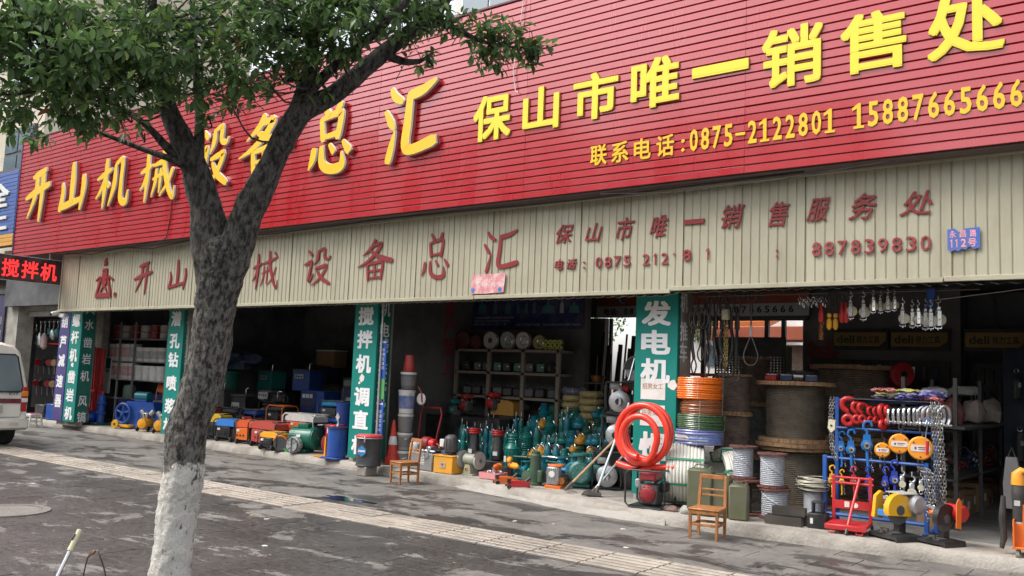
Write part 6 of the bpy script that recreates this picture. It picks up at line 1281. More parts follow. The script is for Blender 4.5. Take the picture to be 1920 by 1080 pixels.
for i, (x, y, h_) in enumerate(((-1.62, 10.6, .95), (-1.45, 10.75, 1.0), (-1.30, 10.5, .98))):
    t = thing('grinder_case', 'dark grey tool bag hanging in the shade behind the trolley, %s' % ('left one', 'middle one', 'right one')[i], 'tool bag', (x, y, .5), .2*i); part('bag', B().prism([(-.07, 0), (.07, 0), (.09, .30), (.05, .52), (-.05, .52), (-.08, .25)], -.04, .04), dgrey if i else P('slate fabric', .10, .10, .11, rough=.8), t); part('strap', B().tube([(-.04, 0, .50), (0, 0, .62), (.04, 0, .50)], .008, 5), black, t)
ub = thing('folded_strap', 'black ribbed folded strap hanging left of the orange trolley', 'strap', (-1.60, 9.95, .18)); part('folds', B().tube([(0, 0, .50), (-.01, 0, .3), (.0, 0, .1), (-.02, 0, 0)], [.02, .035, .03, .02], 8), rubber, ub)
gp = thing('green_door_post', 'pale green post edge at the right end of the shop front', 'post', (-1.40, 9.98, 0)); part('post', B().box((.12, .1, 1.75), (.16, .12, 2.1)), P('pale green gloss', .05, .30, .22), gp); part('round_mark', B().cyl((.06, .03, 1.72), (.06, .035, 1.72), .05, n=20), white, gp)
# cardboard boxes along the inside, dark merchandise racks behind
for i in range(10):
    y = 11.3+i*.42; x = -2.38-.012*i
    h_ = .26+.05*((i*7) % 3); t = thing('cardboard_box', 'brown cardboard box, %s from the entrance in the row beside the aisle' % ('first', 'second', 'third', 'fourth', 'fifth', 'sixth', 'seventh', 'eighth', 'ninth', 'tenth')[i], 'box', (x-.14, y, FZ), rng.uniform(-.08, .08), 'cardboard boxes along the aisle')
    part('box', B().box((0, 0, h_/2), (.30, .36, h_), .004), card, t); part('label', B().box((.153, 0, h_*.55), (.003, .10, .10)), paper, t); part('flap', B().box((0, 0, h_+.003), (.02, .36, .003)), P('parcel tape', .45, .32, .18), t)
gr = thing('goods_rack', 'dark steel rack of packed goods behind the display rack', 'rack', (-2.55, 13.2, FZ))
for x in (-.28, .28):
    for y in (-2.0, -.6, .8, 2.0): part('post', B().box((x, y, .85), (.04, .04, 1.7)), dgrey, gr)
for z in (.55, 1.1): part('shelf', B().box((0, 0, z), (.58, 4.1, .02)), dgrey, gr)
for k in range(26):
    y = -1.9+(k % 13)*.31; z = .56+.55*(k//13)
    t = thing('packed_fitting', '%s bundle of steel fittings, place %s along the %s shelf of the dark goods rack' % (('small', 'dark', 'shiny')[k % 3], ('one', 'two', 'three', 'four', 'five', 'six', 'seven', 'eight', 'nine', 'ten', 'eleven', 'twelve', 'thirteen')[k % 13], 'lower' if k < 13 else 'upper'), 'fittings', (-2.5, 13.2+y, FZ+z), rng.random(), 'bundled fittings on the goods rack')
    m_ = rng.choice([dsteel, steel, dred, dblue, black])
    for q in range(4): part('fitting', B().torus((0, 0, 0), rng.uniform(.04, .07), .012, 12, 6), m_, t, (rng.uniform(-.08, .12), rng.uniform(-.08, .08), .06+q*.05), (rng.uniform(0, 3), rng.uniform(0, 3), 0))
for i, (x, y, z, c_) in enumerate(((-2.50, 11.2, 1.45, (.5, .06, .07)), (-2.38, 11.6, 1.42, (.16, .03, .03)), (-2.25, 12.1, 1.45, (.25, .2, .17)), (-2.15, 12.6, 1.45, (.2, .17, .15)), (-2.62, 11.8, 1.66, (.5, .5, .48)), (-2.45, 12.6, 1.7, (.45, .45, .43)))):
    lb = ('bright red bag of netting', 'dark red bag of netting', 'brown bundled rope sack', 'dim grey brown rope sack', 'white folded sling bundle', 'pale folded sling bundle deeper in')[i]
    b = B().lathe([(.02, -.16), (.11, -.12), (.13, 0), (.10, .12), (.03, .16)], 12); from mathutils import noise
    b.v = [tuple(Vector(v)*(1+.4*noise.noise(Vector(v)*9+Vector((i, 0, 0))))) for v in b.v]
    if i > 3: b.v = [(x_*1.4, y_, z_*.4) for x_, y_, z_ in b.v]
    solo('rope_bag', lb+' on the goods rack behind the hoists', 'bag', b, mat('bag %d' % i, c_, rough=.5, grime=.5, gs=14, bump=.8, bs=20), (x, y, z))
solo('bag_shelf', 'upper dark shelf carrying rope bags behind the hoists', 'shelf', B().box((0, 0, 0), (.6, 2.4, .03)), dgrey, (-2.4, 12.0, 1.28))
dr = thing('red_hose_reel', 'dark red disc seen edge on by the right wall above the widest rope reel', 'reel', (-3.30, 13.0, 1.73), .9); part('disc', B().cyl((0, -.04, .16), (0, .04, .16), .17, n=26, b=.01), HR, dr); part('hub', B().cyl((0, -.05, .16), (0, .05, .16), .05, n=12), black, dr)
# clutter on top of the biggest reel
for i, (x, y, lb, m_) in enumerate(((-4.50, 11.38, 'red striped bundle of clips on top of the biggest reel', red), (-4.28, 11.32, 'blue box with silver wire clips on top of the biggest reel', dblue), (-3.98, 11.36, 'second blue box of silver wire clips at the right of the reel top', dblue))):
    t = thing('clip_box', lb, 'box', (x, y, 1.735), .2*i, 'small goods on the biggest reel')
    part('tray', B().box((0, 0, .035), (.15, .12, .06), .004), m_, t)
    for q in range(6): part('clip', B().torus((0, 0, 0), .02, .005, 10, 5, RX(PI/2)), chrome, t, (-.06+q*.024, 0, .075), (0, 0, 1.3))
t = thing('wire_bobbin', 'small bobbin of shiny steel wire between the two blue boxes', 'bobbin', (-4.13, 11.30, 1.735), .5); part('winding', windings(.055, -.06, .06, 12, .004, 18), steel, t, (0, 0, .055), (0, PI/2, 0)); part('core', B().cyl((-.065, 0, .055), (.065, 0, .055), .025, n=12), dblue, t)
for k, (lb, z, r) in enumerate((('lower dark sling coil at the back of the reel top', 1.76, .22), ('upper pale sling coil at the back of the reel top', 1.82, .19))):
    b = B()
    for q in range(5): b.torus((rng.uniform(-.02, .02), rng.uniform(-.02, .02), q*.012), r-q*.012, .008, 26, 5, RX(rng.uniform(-.15, .15)))
    solo('sling_coil', lb, 'sling', b, steel if k else dsteel, (-4.28+.05*k, 11.72, z), 0, 'wire sling coils')
# slings and chains hung under the awning
HZ = 2.78
hr_ = thing('hanging_rail', 'thin steel rail under the awning carrying slings and pulleys', 'rail', (-3.9, 10.6, HZ)); part('rail', B().cyl((-1.3, 0, 0), (2.0, 0, 0), .010, n=8), dsteel, hr_)
ns_ = thing('wire_sling', 'wire rope sling hanging with a large teardrop loop before the rear doorway', 'sling', (-4.47, 10.6, 1.92), .1)
part('loop', B().tube(cat_rom([(0, 0, .36), (-.055, 0, .22), (-.09, 0, .10), (-.06, 0, .01), (0, 0, -.015), (.06, 0, .01), (.09, 0, .10), (.055, 0, .22), (0, 0, .36)], 4), .009, 7), dsteel, ns_); part('ferrule', B().cyl((0, 0, .34), (0, 0, .48), .016, n=8), alu, ns_); part('rope', B().cyl((0, 0, .46), (0, 0, .66), .010, n=7), dsteel, ns_); part('upper_ferrule', B().cyl((0, 0, .62), (0, 0, .76), .02, n=8), dsteel, ns_)
for s in (-1, 1): part('upper_loop', B().tube([(0, 0, .74), (s*.05, 0, .80), (s*.04, 0, .87)], .008, 6), dsteel, ns_)
for i in range(9):
    x = -5.25+i*.068; h_ = rng.uniform(.15, .5)
    t = thing('wire_sling', 'dark wire sling with spliced loops, %s from the left in the bunch by the pillar' % ('first', 'second', 'third', 'fourth', 'fifth', 'sixth', 'seventh', 'eighth', 'ninth')[i], 'sling', (x, 10.62+.05*(i % 3), HZ), rng.uniform(-.6, .6), 'wire slings hanging under the awning')
    part('upper_loop', B().tube(cat_rom([(0, 0, -.26), (-.04, 0, -.12), (-.02, 0, 0), (.02, 0, 0), (.04, 0, -.12), (0, 0, -.26)], 4), .010, 6), dsteel, t); part('splice', B().cyl((0, 0, -.24), (0, 0, -.42), .032, n=8), black, t); part('rope', B().tube(cat_rom([(0, 0, -.38), (rng.uniform(-.05, .05), 0, -.38-h_*.5), (0, 0, -.40-h_)], 4), .022, 6), black, t); part('lower_loop', B().tube(cat_rom([(0, 0, -.38-h_), (-.04, .0, -.50-h_), (0, 0, -.60-h_), (.04, 0, -.50-h_), (0, 0, -.38-h_)], 4), .010, 6), dsteel, t)
loose_chain('brass coloured chain hanging before the rear doorway', (-4.82, 10.60, 1.88), [(0, 0, .58), (.01, 0, .3), (0, 0, 0)], .05, .006, P('aged brass', .35, .26, .10, metal=.8), 2, grp='chains under the awning')
th = thing('chain_block', 'small chain block at the top of the brass coloured chain', 'hoist', (-4.80, 10.58, 2.47)); part('body', B().box((0, 0, .07), (.09, .07, .14), .01), P('old cream', .45, .42, .30), th); part('hook', hook_b(.16, .009), dsteel, th, (0, 0, .15))
for i in range(3):
    t = thing('big_ring', 'steel ring hanging beside the pillar under the awning, %s' % ('left', 'middle', 'right')[i], 'ring', (-5.20+i*.06, 10.52, 2.36), .3+.3*i, 'steel rings by the pillar'); part('ring', B().tube([(.07*math.cos(a), 0, .13+.13*math.sin(a)) for a in [k*PI/10 for k in range(20)]], .009, 6, closed=True), dsteel, t)
for i in range(12): solo('small_shackle', 'tiny silver fitting, %s of the cluster hung under the awning' % ('first', 'second', 'third', 'fourth', 'fifth', 'sixth', 'seventh', 'eighth', 'ninth', 'tenth', 'eleventh', 'twelfth')[i], 'fitting', B().torus((0, 0, -.05), .018, .005, 10, 5, RX(PI/2)).cyl((0, 0, -.08), (0, 0, -.12), .012, n=8).cyl((0, 0, 0), (0, 0, -.03), .003, n=5), chrome, (-3.86+i*.028, 10.6+.02*(i % 2), HZ-.01-.02*(i % 3)), rng.random(), 'cluster of small silver fittings')
def tackle(label, x, z, m, kind):
    t = thing('rope_tackle', label, 'pulley', (x, 10.55, z), .4, 'coloured tackle under the awning')
    if kind == 'red':
        part('body', B().lathe([(.01, 0), (.03, .03), (.034, .10), (.02, .17), (.012, .24)], 12), m, t); part('hook', hook_b(.1, .006), dsteel, t, (0, 0, .24))
    else:
        for s in (-1, 1): part('block', B().lathe([(.01, 0), (.03, .03), (.03, .11), (.012, .14)], 12, Matrix.Translation((s*.035, 0, 0))), m, t); part('cap', B().box((s*.035, 0, .17), (.05, .05, .05), .008), m, t); part('strap', B().cyl((s*.035, 0, .19), (s*.03, 0, .45), .012, n=8), rubber, t)
    return t
tackle('red rope tackle left of the yellow pair', -3.58, 2.42, red, 'red'); tackle('yellow pair of small blocks on dark straps', -3.45, 2.34, yellow, 'y'); tackle('left red teardrop block right of the yellow pair', -3.34, 2.42, red, 'red'); tackle('right red teardrop block right of the yellow pair', -3.29, 2.42, red, 'red')
t = thing('copper_coil', 'copper coloured coil hanging below the red tackle', 'coil', (-3.58, 10.55, 2.22)); part('turns', B().tube([(.03*math.cos(a*.9), .03*math.sin(a*.9), .2-a*.004) for a in range(50)], .005, 5), copper, t); part('hook', B().tube([(0, 0, .2), (0, 0, .22)], .01, 6), dsteel, t)
def block(label, x, z, s, y=10.55, rz=0.3):
    t = thing('pulley_block', label, 'pulley', (x, y, z), rz, 'silver pulley blocks with cream wheels under the awning'); t.scale = (s, s, s)
    part('sheave', B().lathe([(.055, -.018), (.062, -.014), (.05, 0), (.062, .014), (.055, .018)], 24, Matrix.Translation((.015, 0, .06)) @ RX(PI/2)), MC['cream nylon'], t)
    part('front_cheek', B().box((0, -.028, .075), (.042, .006, .16), .002), chrome, t); part('rear_cheek', B().box((0, .028, .075), (.042, .006, .16), .002), chrome, t); part('axle', B().cyl((0, -.04, .06), (0, .04, .06), .010, n=8), steel, t)
    part('base_loop', B().tube([(-.035, 0, -.01), (-.03, 0, -.03), (.03, 0, -.03), (.035, 0, -.01)], .006, 6), chrome, t); part('swivel', B().box((0, 0, .18), (.036, .04, .04), .005), chrome, t); part('neck', B().cyl((0, 0, .2), (0, 0, .24), .008, n=8), chrome, t); part('hook', hook_b(.08, .005), chrome, t, (0, 0, .235)); part('foot_bolt', B().cyl((0, 0, -.05), (0, 0, -.03), .008, n=8), chrome, t); return t
for i, (x, z, s) in enumerate(((-3.24, 2.50, .95), (-3.11, 2.49, 1.0), (-2.99, 2.56, .8), (-2.92, 2.56, .75), (-2.83, 2.57, .8), (-2.77, 2.58, .72), (-2.67, 2.41, .95), (-2.58, 2.40, .9), (-2.51, 2.41, .85), (-2.44, 2.38, 1.0), (-2.38, 2.38, .95), (-2.31, 2.39, 1.05))):
    block('silver pulley block with cream wheel, %s of twelve from the left under the awning' % ('first', 'second', 'third', 'fourth', 'fifth', 'sixth', 'seventh', 'eighth', 'ninth', 'tenth', 'eleventh', 'twelfth')[i], x, z, s, 10.55+.04*(i % 2), .2+.2*(i % 3))
bs_ = thing('blue_strap', 'dark blue webbing strap above the right cluster of pulleys', 'strap', (-2.40, 10.57, 2.58)); part('webbing', B().prism([(-.02, 0), (.03, 0), (.075, .2), (.0, .22)], -.01, .01).prism([(.0, 0), (.05, 0), (.03, .22), (-.03, .2)], .012, .02), blue, bs_)
solo('wire_line', 'thin pale line strung from the pulleys to the right end of the shop', 'wire', B().cyl((0, 0, 0), (1.05, 0, .12), .004, n=5), steel, (-2.4, 10.55, 2.66))
# tool brand signs and the dark hanging display walls
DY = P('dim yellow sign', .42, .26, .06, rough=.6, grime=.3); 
for i, (x0, x1) in enumerate(((-4.84, -4.02), (-3.94, -3.12), (-2.88, -2.06))):
    yy = 14.90 if i < 2 else 14.95
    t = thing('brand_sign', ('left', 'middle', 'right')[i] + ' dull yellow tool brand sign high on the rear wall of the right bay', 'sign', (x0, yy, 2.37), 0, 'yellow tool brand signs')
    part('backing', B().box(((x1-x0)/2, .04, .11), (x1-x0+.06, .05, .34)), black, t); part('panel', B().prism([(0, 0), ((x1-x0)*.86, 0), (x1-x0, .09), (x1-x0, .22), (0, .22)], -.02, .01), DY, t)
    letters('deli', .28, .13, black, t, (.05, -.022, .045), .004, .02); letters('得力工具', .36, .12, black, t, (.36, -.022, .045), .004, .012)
    if i == 2: part('hanger', B().box((.4, .04, .5), (.04, .04, .5)), black, t)
sp('rear_panel', (-1.9, 15.6, 1.7), (2.2, .1, 3.1), WALLD)
for i, (x0, w_) in enumerate(((-5.2, 2.1), (-2.95, 1.6))):
    t = thing('display_board', ('left' if i == 0 else 'right') + ' dark pegboard hung with small blister packed tools under the yellow signs', 'display board', (x0, 14.86 if i == 0 else 15.4, 1.0), 0)
    part('board', B().box((w_/2, .06, .55), (w_, .04, 1.2)), black, t)
    for k in range(36): part('tool_pack', B().box((.08+(k % 12)*w_/12.6, .02, .95-(k//12)*.36), (.07, .03, rng.uniform(.14, .26)), .004), rng.choice([dgrey, dsteel, black, dblue, dred, steel]), t, smooth=0)
for i in range(16):
    x = -1.95+(i % 8)*.17; z = 1.95-(i//8)*.75; m_ = (dgrey, black, dblue, dsteel, P('slate fabric', .10, .10, .11, rough=.8), dred, dgrey, black)[i % 8]
    t = thing('hanging_tool', 'dark %s tool in the far right shade, place %s in the %s row' % (('long', 'short')[i % 2], ('one', 'two', 'three', 'four', 'five', 'six', 'seven', 'eight')[i % 8], 'upper' if i < 8 else 'lower'), 'tool', (x, 13.2+.1*(i % 3), z), rng.random(), 'tools hung in the shade at the far right'); part('body', B().box((0, 0, -.2), (.09, .05, rng.uniform(.22, .42)), .02), m_, t); part('loop', B().torus((0, 0, .03), .03, .006, 12, 5, RX(PI/2)), steel, t); part('tag', B().box((.02, -.03, -.15), (.04, .004, .06)), lgrey, t)
hb = thing('tool_wall', 'dark board with the hanging tools at the far right', 'board', (-1.35, 13.5, 1.35)); part('board', B().box((0, 0, 0), (1.6, .04, 1.8)), WALLN, hb)
# wall lettering: red slogan on the partition wall and patterned right wall
sl = thing('wall_slogan', 'dark red characters painted vertically on the white partition wall', 'wall lettering', (-11.12, 11.2, 1.6))
RD = P('dark red lettering', .28, .02, .03, rough=.6)
for k, (ch, z) in enumerate((('客', 1.12), ('户', .78), ('至', .40), ('上', .04))): letters(ch, .30, .30, RD, sl, (.002, 1.05, z), .006, .02, face='+x')
for k in range(12): part('hook_mark', B().box((.006, .2+(k % 3)*.22, 1.28-(k//3)*.16), (.006, .03, .02)), dgrey, sl)
wp = thing('wall_print', 'faded red decorative lettering on the narrow wall right of the rear doorway', 'wall lettering', (-5.38, 14.97, 1.2))
for k, ch in enumerate('诚信'): letters(ch, .55, .5, RD, wp, (.05, 0, .75-k*.55), .006, .03)
# rear cable brand sign over the doorway
cs = thing('cable_brand_sign', 'wide orange and white cable shop sign over the rear doorway with black phone digits', 'sign', (-9.48, 14.93, 2.90))
part('red_panel', B().box((2.1, 0, .46), (4.22, .04, .50)), P('dull orange red sign', .45, .075, .035, grime=.15), cs); part('white_panel', B().box((2.1, 0, .09), (4.22, .04, .22)), P('dull white sign', .55, .55, .54, grime=.1), cs)
letters('电话:', .32, .125, black, cs, (.16, -.022, .03), .004, .02); digits('0875-2122801', .62, 2.05, .035, .12, black, cs, lambda x, z: (x, -.022, z), .004, .02, .62); digits('15887665666', 2.45, 3.95, .035, .12, black, cs, lambda x, z: (x, -.022, z), .004, .02, .62)
letters('CABLE', .95, .15, P('pale letter edge', .45, .42, .40), cs, (2.5, -.022, .27), .004, .03); letters('CABLE', .94, .14, P('navy letter', .03, .03, .07), cs, (2.505, -.027, .275), .004, .008); part('dash', B().box((3.65, -.026, .34), (.26, .006, .03)), MC['navy letter'], cs)
for k in range(3): part('swirl', B().tube([(.55+k*.05+.10*math.cos(a), -.026, .38+.12*math.sin(a)) for a in [PI*1.0+i*.25 for i in range(9)]], .012, 6), lblue if k != 1 else white, cs)
# posters and shelf on the rear wall of the middle bay
po = thing('pump_poster', 'long dark blue poster of pumps on the rear wall of the middle bay', 'poster', (-11.05, 12.98, 2.53))
part('sheet', B().box((1.26, 0, .32), (2.52, .012, .66)), P('navy poster', .008, .014, .075, rough=.35), po)
TP = P('faint teal print', .03, .12, .13, rough=.5); PW = P('pale print', .30, .32, .36, rough=.5)
for k, (x, w_, h_) in enumerate(((.12, .22, .28), (.50, .10, .30), (.78, .14, .26), (1.05, .08, .24), (1.25, .06, .28), (1.42, .07, .30), (1.62, .3, .22), (2.02, .09, .28), (2.22, .22, .20))):
    part('pump_picture', B().prism([(x, .28), (x+w_, .28), (x+w_*.9, .28+h_*.6), (x+w_*.6, .28+h_*.7), (x+w_*.55, .28+h_), (x+w_*.4, .28+h_), (x+w_*.35, .28+h_*.7), (x+w_*.1, .28+h_*.6)], -.0085, -.0065), TP if k != 7 else PW, po, smooth=0)
for k, s in enumerate(('中国驰名品牌产品质量信得过单位', '全国工业产品质量诚信示范企业', '国家免检产品专业生产厂家')): letters(s, .95-.08*k, .042, PW, po, (.04, -.007, .19-k*.062), .002, .0)
letters('全国工业产品生产许可证', .55, .05, PW, po, (1.05, -.007, .05), .002, 0); letters('XK06-216-00494  XK06-102-20015  XK06-201-', .82, .04, PW, po, (1.66, -.007, .055), .002, 0)
SHW = P('shelf beige', .20, .16, .12, rough=.6, grime=.4)
sh = thing('wall_shelf', 'brown wooden shelf unit under the blue poster in the middle bay', 'shelf', (-11.0, 12.72, FZ))
for z in (1.98, 1.58, 1.15): part('board', B().box((1.15, 0, z), (2.35, .45, .045)), SHW, sh)
for x in (.0, .78, 1.55, 2.3): part('post', B().box((x, -.2, 1.0), (.07, .05, 2.0)), SHW, sh)
def reel(label, x, r, m, m2, ring=True):
    t = thing('cable_reel', label, 'reel', (x, 12.62, FZ+2.005+r), 0, 'round reels on the top shelf')
    part('disc', B().lathe([(.001, -.02), (r*.9, -.02), (r, -.03), (r, .03), (.001, .03)], 30, RX(PI/2)), m, t)
    if ring: part('ring', B().torus((.03, -.035, 0), r*.5, .007, 26, 5, RX(PI/2)), chrome, t)
    part('rim', B().torus((0, -.03, 0), r, .008, 30, 6, RX(PI/2)), m2, t); return t
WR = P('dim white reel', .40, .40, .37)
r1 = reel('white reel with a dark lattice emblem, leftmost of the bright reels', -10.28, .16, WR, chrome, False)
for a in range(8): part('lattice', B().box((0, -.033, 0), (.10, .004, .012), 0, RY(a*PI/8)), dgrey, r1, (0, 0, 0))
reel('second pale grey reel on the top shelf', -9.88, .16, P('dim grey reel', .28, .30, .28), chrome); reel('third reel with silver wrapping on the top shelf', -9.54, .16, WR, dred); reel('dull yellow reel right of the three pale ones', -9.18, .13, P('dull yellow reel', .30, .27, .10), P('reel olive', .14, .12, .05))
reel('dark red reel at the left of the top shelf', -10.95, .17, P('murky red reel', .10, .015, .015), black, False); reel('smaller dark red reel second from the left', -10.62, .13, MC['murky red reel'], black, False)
for i in range(8): solo('tape_roll', '%s row yellow green tape roll, %s from the left on the top shelf' % ('upper' if i > 3 else 'lower', ('first', 'second', 'third', 'fourth')[i % 4]), 'tape roll', B().lathe([(.02, -.03), (.045, -.03), (.045, .03), (.02, .03), (.02, -.03)], 18, RX(PI/2), caps=False), P('lime tape', .38, .42, .08), (-9.02+(i % 4)*.095, 12.6, FZ+2.05+.092*(i//4)), 0, 'yellow green tape rolls')
for i in range(9):
    x = -10.85+i*.24; t = thing('shelf_tool', 'dark small machine, %s from the left on the middle shelf under the reels' % ('first', 'second', 'third', 'fourth', 'fifth', 'sixth', 'seventh', 'eighth', 'ninth')[i], 'machine', (x, 12.65, FZ+1.605), rng.random(), 'dark machines on the middle shelf'); part('body', B().box((0, 0, .09), (.16, .16, .17), .02), rng.choice([black, dgrey, dgreen]), t); part('knob', B().cyl((.03, -.09, .1), (.03, -.1, .1), .014, n=10), alu, t)
    t = thing('shelf_tool', 'dark boxed tool, %s from the left on the lowest shelf board' % ('first', 'second', 'third', 'fourth', 'fifth', 'sixth', 'seventh', 'eighth', 'ninth')[i], 'machine', (x+.03, 12.65, FZ+1.175), rng.random(), 'dark machines on the lowest shelf'); part('body', B().box((0, 0, .08), (.18, .18, .15), .02), rng.choice([black, dgrey, dblue]), t); part('handle', B().tube([(-.05, 0, .15), (-.04, 0, .19), (.04, 0, .19), (.05, 0, .15)], .008, 6), black, t)
# wrapped hose rolls stacked at the right of the middle bay
YW = mat('yellowish wrapped roll', (.42, .33, .13), rough=.4, grime=.45, gs=9, dirt=(.2, .16, .08), bump=.5, bs=25)
for col, (x, y, n, z0) in enumerate(((-8.52, 12.75, 5, .92), (-8.08, 12.62, 5, .88))):
    for k in range(n):
        m_ = YW if not (col == 0 and k == n-1) else mat('lilac wrapped roll', (.16, .16, .26), rough=.35, grime=.3, bump=.5, bs=25)
        t = thing('wrapped_roll', '%s wrapped hose roll from the bottom in the %s stack of the middle bay' % (('first', 'second', 'third', 'fourth', 'fifth')[k], 'left' if col == 0 else 'right'), 'hose roll', (x+rng.uniform(-.01, .01), y, z0+k*.118), rng.random(), 'wrapped hose rolls')
        b = B().torus((0, 0, .058), .145, .058, 30, 10); b.v = [(a*(1+rng.uniform(-.012, .012)), c*(1+rng.uniform(-.012, .012)), d) for a, c, d in b.v]; part('roll', b, m_, t)
        for a in range(4): part('tie', B().torus((.145*math.cos(a*1.57+.4), .145*math.sin(a*1.57+.4), .058), .061, .005, 14, 4, RZ(a*1.57+.4) @ RX(PI/2)), P('roll tie', .5, .48, .4), t)
solo('roll_pallet', 'dark pallet box under the stacks of wrapped hose rolls', 'crate', B().box((0, 0, .38), (1.0, .5, .76), .01), black, (-8.3, 12.75, FZ))
kt = thing('copper_pot', 'copper coloured pan on a shelf behind the wrapped rolls', 'pan', (-8.15, 12.9, 1.62)); part('pan', B().lathe([(.09, 0), (.13, .10), (.135, .11), (.12, .10), (.08, .01)], 22, caps=False), copper, kt); part('shelf', B().box((0, .0, -.02), (.4, .3, .03)), black, kt)
# hand cart and engines at the left of the middle bay
hc_ = thing('hand_cart', 'dark hand cart with a dark red tube frame behind the left wooden chair', 'cart', (-10.35, 11.15, FZ), .1)
part('frame', B().tube([(-.24, 0, .1), (-.22, .05, .85), (-.18, .06, .95), (.18, .06, .95), (.22, .05, .85), (.10, -.02, .1)], .018, 8), dred, hc_); part('deck', B().box((0, 0, .25), (.42, .3, .3), .02), black, hc_); part('brace', B().cyl((.0, 0, .4), (.1, -.1, .1), .014, n=8), dred, hc_)
for s in (-1, 1): part('wheel', B().cyl((s*.2-.02, .05, .1), (s*.2+.02, .05, .1), .1, n=20), rubber, hc_)
wr = thing('white_reel', 'white cable reel standing beside the paint buckets', 'reel', (-10.42, 11.0, 1.22)); part('disc', B().lathe([(.001, -.02), (.08, -.02), (.10, 0), (.08, .02), (.001, .02)], 24, RX(PI/2)), white, wr); part('arm', B().tube([(-.05, -.03, .2), (.03, -.03, .1), (.05, -.03, -.05)], .012, 6), dred, wr); part('stand', B().box((0, .04, -.10), (.12, .06, .05)), black, wr)
for i, (x, y, z, m_, lb) in enumerate(((-10.35, 12.1, 1.0, dred, 'dark red engine on the platform behind the hand cart'), (-9.95, 12.35, 1.05, red, 'bright red engine beside the yellow case at the back'), (-10.7, 12.2, .9, teal, 'teal engine at the far left behind the hand cart'), (-9.6, 12.75, 1.05, orange, 'orange topped engine in front of the rear shelf'))):
    t = thing('small_engine', lb, 'engine', (x, y, z), rng.uniform(.5, 1.5), 'small engines behind the pumps'); engine(t, m_, .9, z=0)
solo('engine_bench', 'dark bench under the small engines at the back of the middle bay', 'bench', B().box((0, 0, .40), (1.7, .9, .8), .01), black, (-10.3, 12.35, FZ))
yk = thing('yellow_case', 'large orange yellow machine cover at the back of the pump rows', 'machine', (-9.75, 12.5, .98)); part('cover', B().prism([(-.26, 0), (.26, 0), (.24, .22), (.10, .26), (-.22, .27)], -.15, .15), P('case amber', .42, .20, .02, grime=.3), yk); part('base', B().box((0, 0, -.03), (.56, .34, .05)), black, yk)
# ------------------------------------------------------------------ generators bay
def generator(label, loc, rz, fr, tank, panel, w_=.62, d_=.42, h_=.46, cover=None, white_p=False):
    t = thing('generator', label, 'generator', loc, rz, 'portable generators in the left bay')
    tube_frame(t, w_, d_, h_, fr, .013)
    if cover: part('top_cover', B().prism([(-w_/2*.95, h_*.70), (w_/2*.95, h_*.70), (w_/2*.9, h_*.92), (w_/2*.5, h_*1.02), (-w_/2*.6, h_*1.02), (-w_/2*.95, h_*.85)], -d_*.42, d_*.42), cover, t)
    else: part('fuel_tank', B().box((0, 0, h_*.84), (w_*.9, d_*.8, h_*.22), .03), tank, t); part('tank_cap', B().cyl((-.05, 0, h_*.95), (-.05, 0, h_*1.0), .03, n=12), black, t)
    part('front_panel', B().box((-.06, -d_/2+.03, h_*.42), (w_*.62, .03, h_*.50), .006), panel, t)
    part('engine_block', B().box((w_*.18, 0, h_*.34), (w_*.46, d_*.6, h_*.5), .02), dgrey, t); part('alternator', B().cyl((-w_*.4, 0, h_*.33), (-.05, 0, h_*.33), h_*.26, n=18), black, t)
    for k in range(3): part('socket', B().cyl((-.18+k*.08, -d_/2+.012, h_*.36), (-.18+k*.08, -d_/2+.004, h_*.36), .02, n=12), black, t)
    part('meter', B().box((-.16, -d_/2+.010, h_*.56), (.07, .01, .04)), white, t)
    for s in (-1, 1): part('wheel', B().cyl((s*w_*.32-.015, -d_/2, .05), (s*w_*.32+.015, -d_/2, .05), .05, n=16), rubber, t)
    part('handle', B().tube([(w_/2, -.1, h_*.6), (w_/2+.12, -.1, h_*.62), (w_/2+.12, .1, h_*.62), (w_/2, .1, h_*.6)], .012, 6), fr, t); return t
GY = P('generator amber', .78, .36, .02, rough=.3, grime=.08)
generator('yellow topped black generator with small castors at the kerb, lowest front', (-13.72, 10.62, FZ), .0, black, GY, black, .55, .38, .33, cover=GY)
generator('red generator box behind the yellow topped one', (-14.35, 10.98, FZ), .05, black, red, P('faded red panel', .42, .05, .04, grime=.15), .78, .46, .48, cover=P('brick red cover', .45, .06, .04, grime=.15))
generator('white framed generator with orange stripes behind the green motor', (-13.75, 11.35, .34), .05, white, white, P('orange stripe panel', .70, .12, .03, grime=.1), .85, .46, .44, cover=white)
generator('orange covered generator left of the red one', (-15.05, 11.05, FZ), .2, black, orange, orange, .52, .42, .46, cover=P('orange cover', .75, .11, .02, grime=.1))
generator('blue covered generator near the tree trunk', (-15.70, 11.05, FZ), .2, black, blue, black, .6, .42, .44, cover=P('sky blue cover', .03, .20, .62, grime=.1))
generator('yellow covered generator beside the tree trunk', (-16.15, 11.05, FZ), .3, black, GY, black, .42, .42, .52, cover=P('yellow cover', .75, .48, .03, grime=.1))
solo('generator_stand', 'dark low platform under the second row of generators', 'platform', B().box((0, 0, .10), (4.6, 1.2, .2), .01), black, (-14.6, 11.9, FZ))
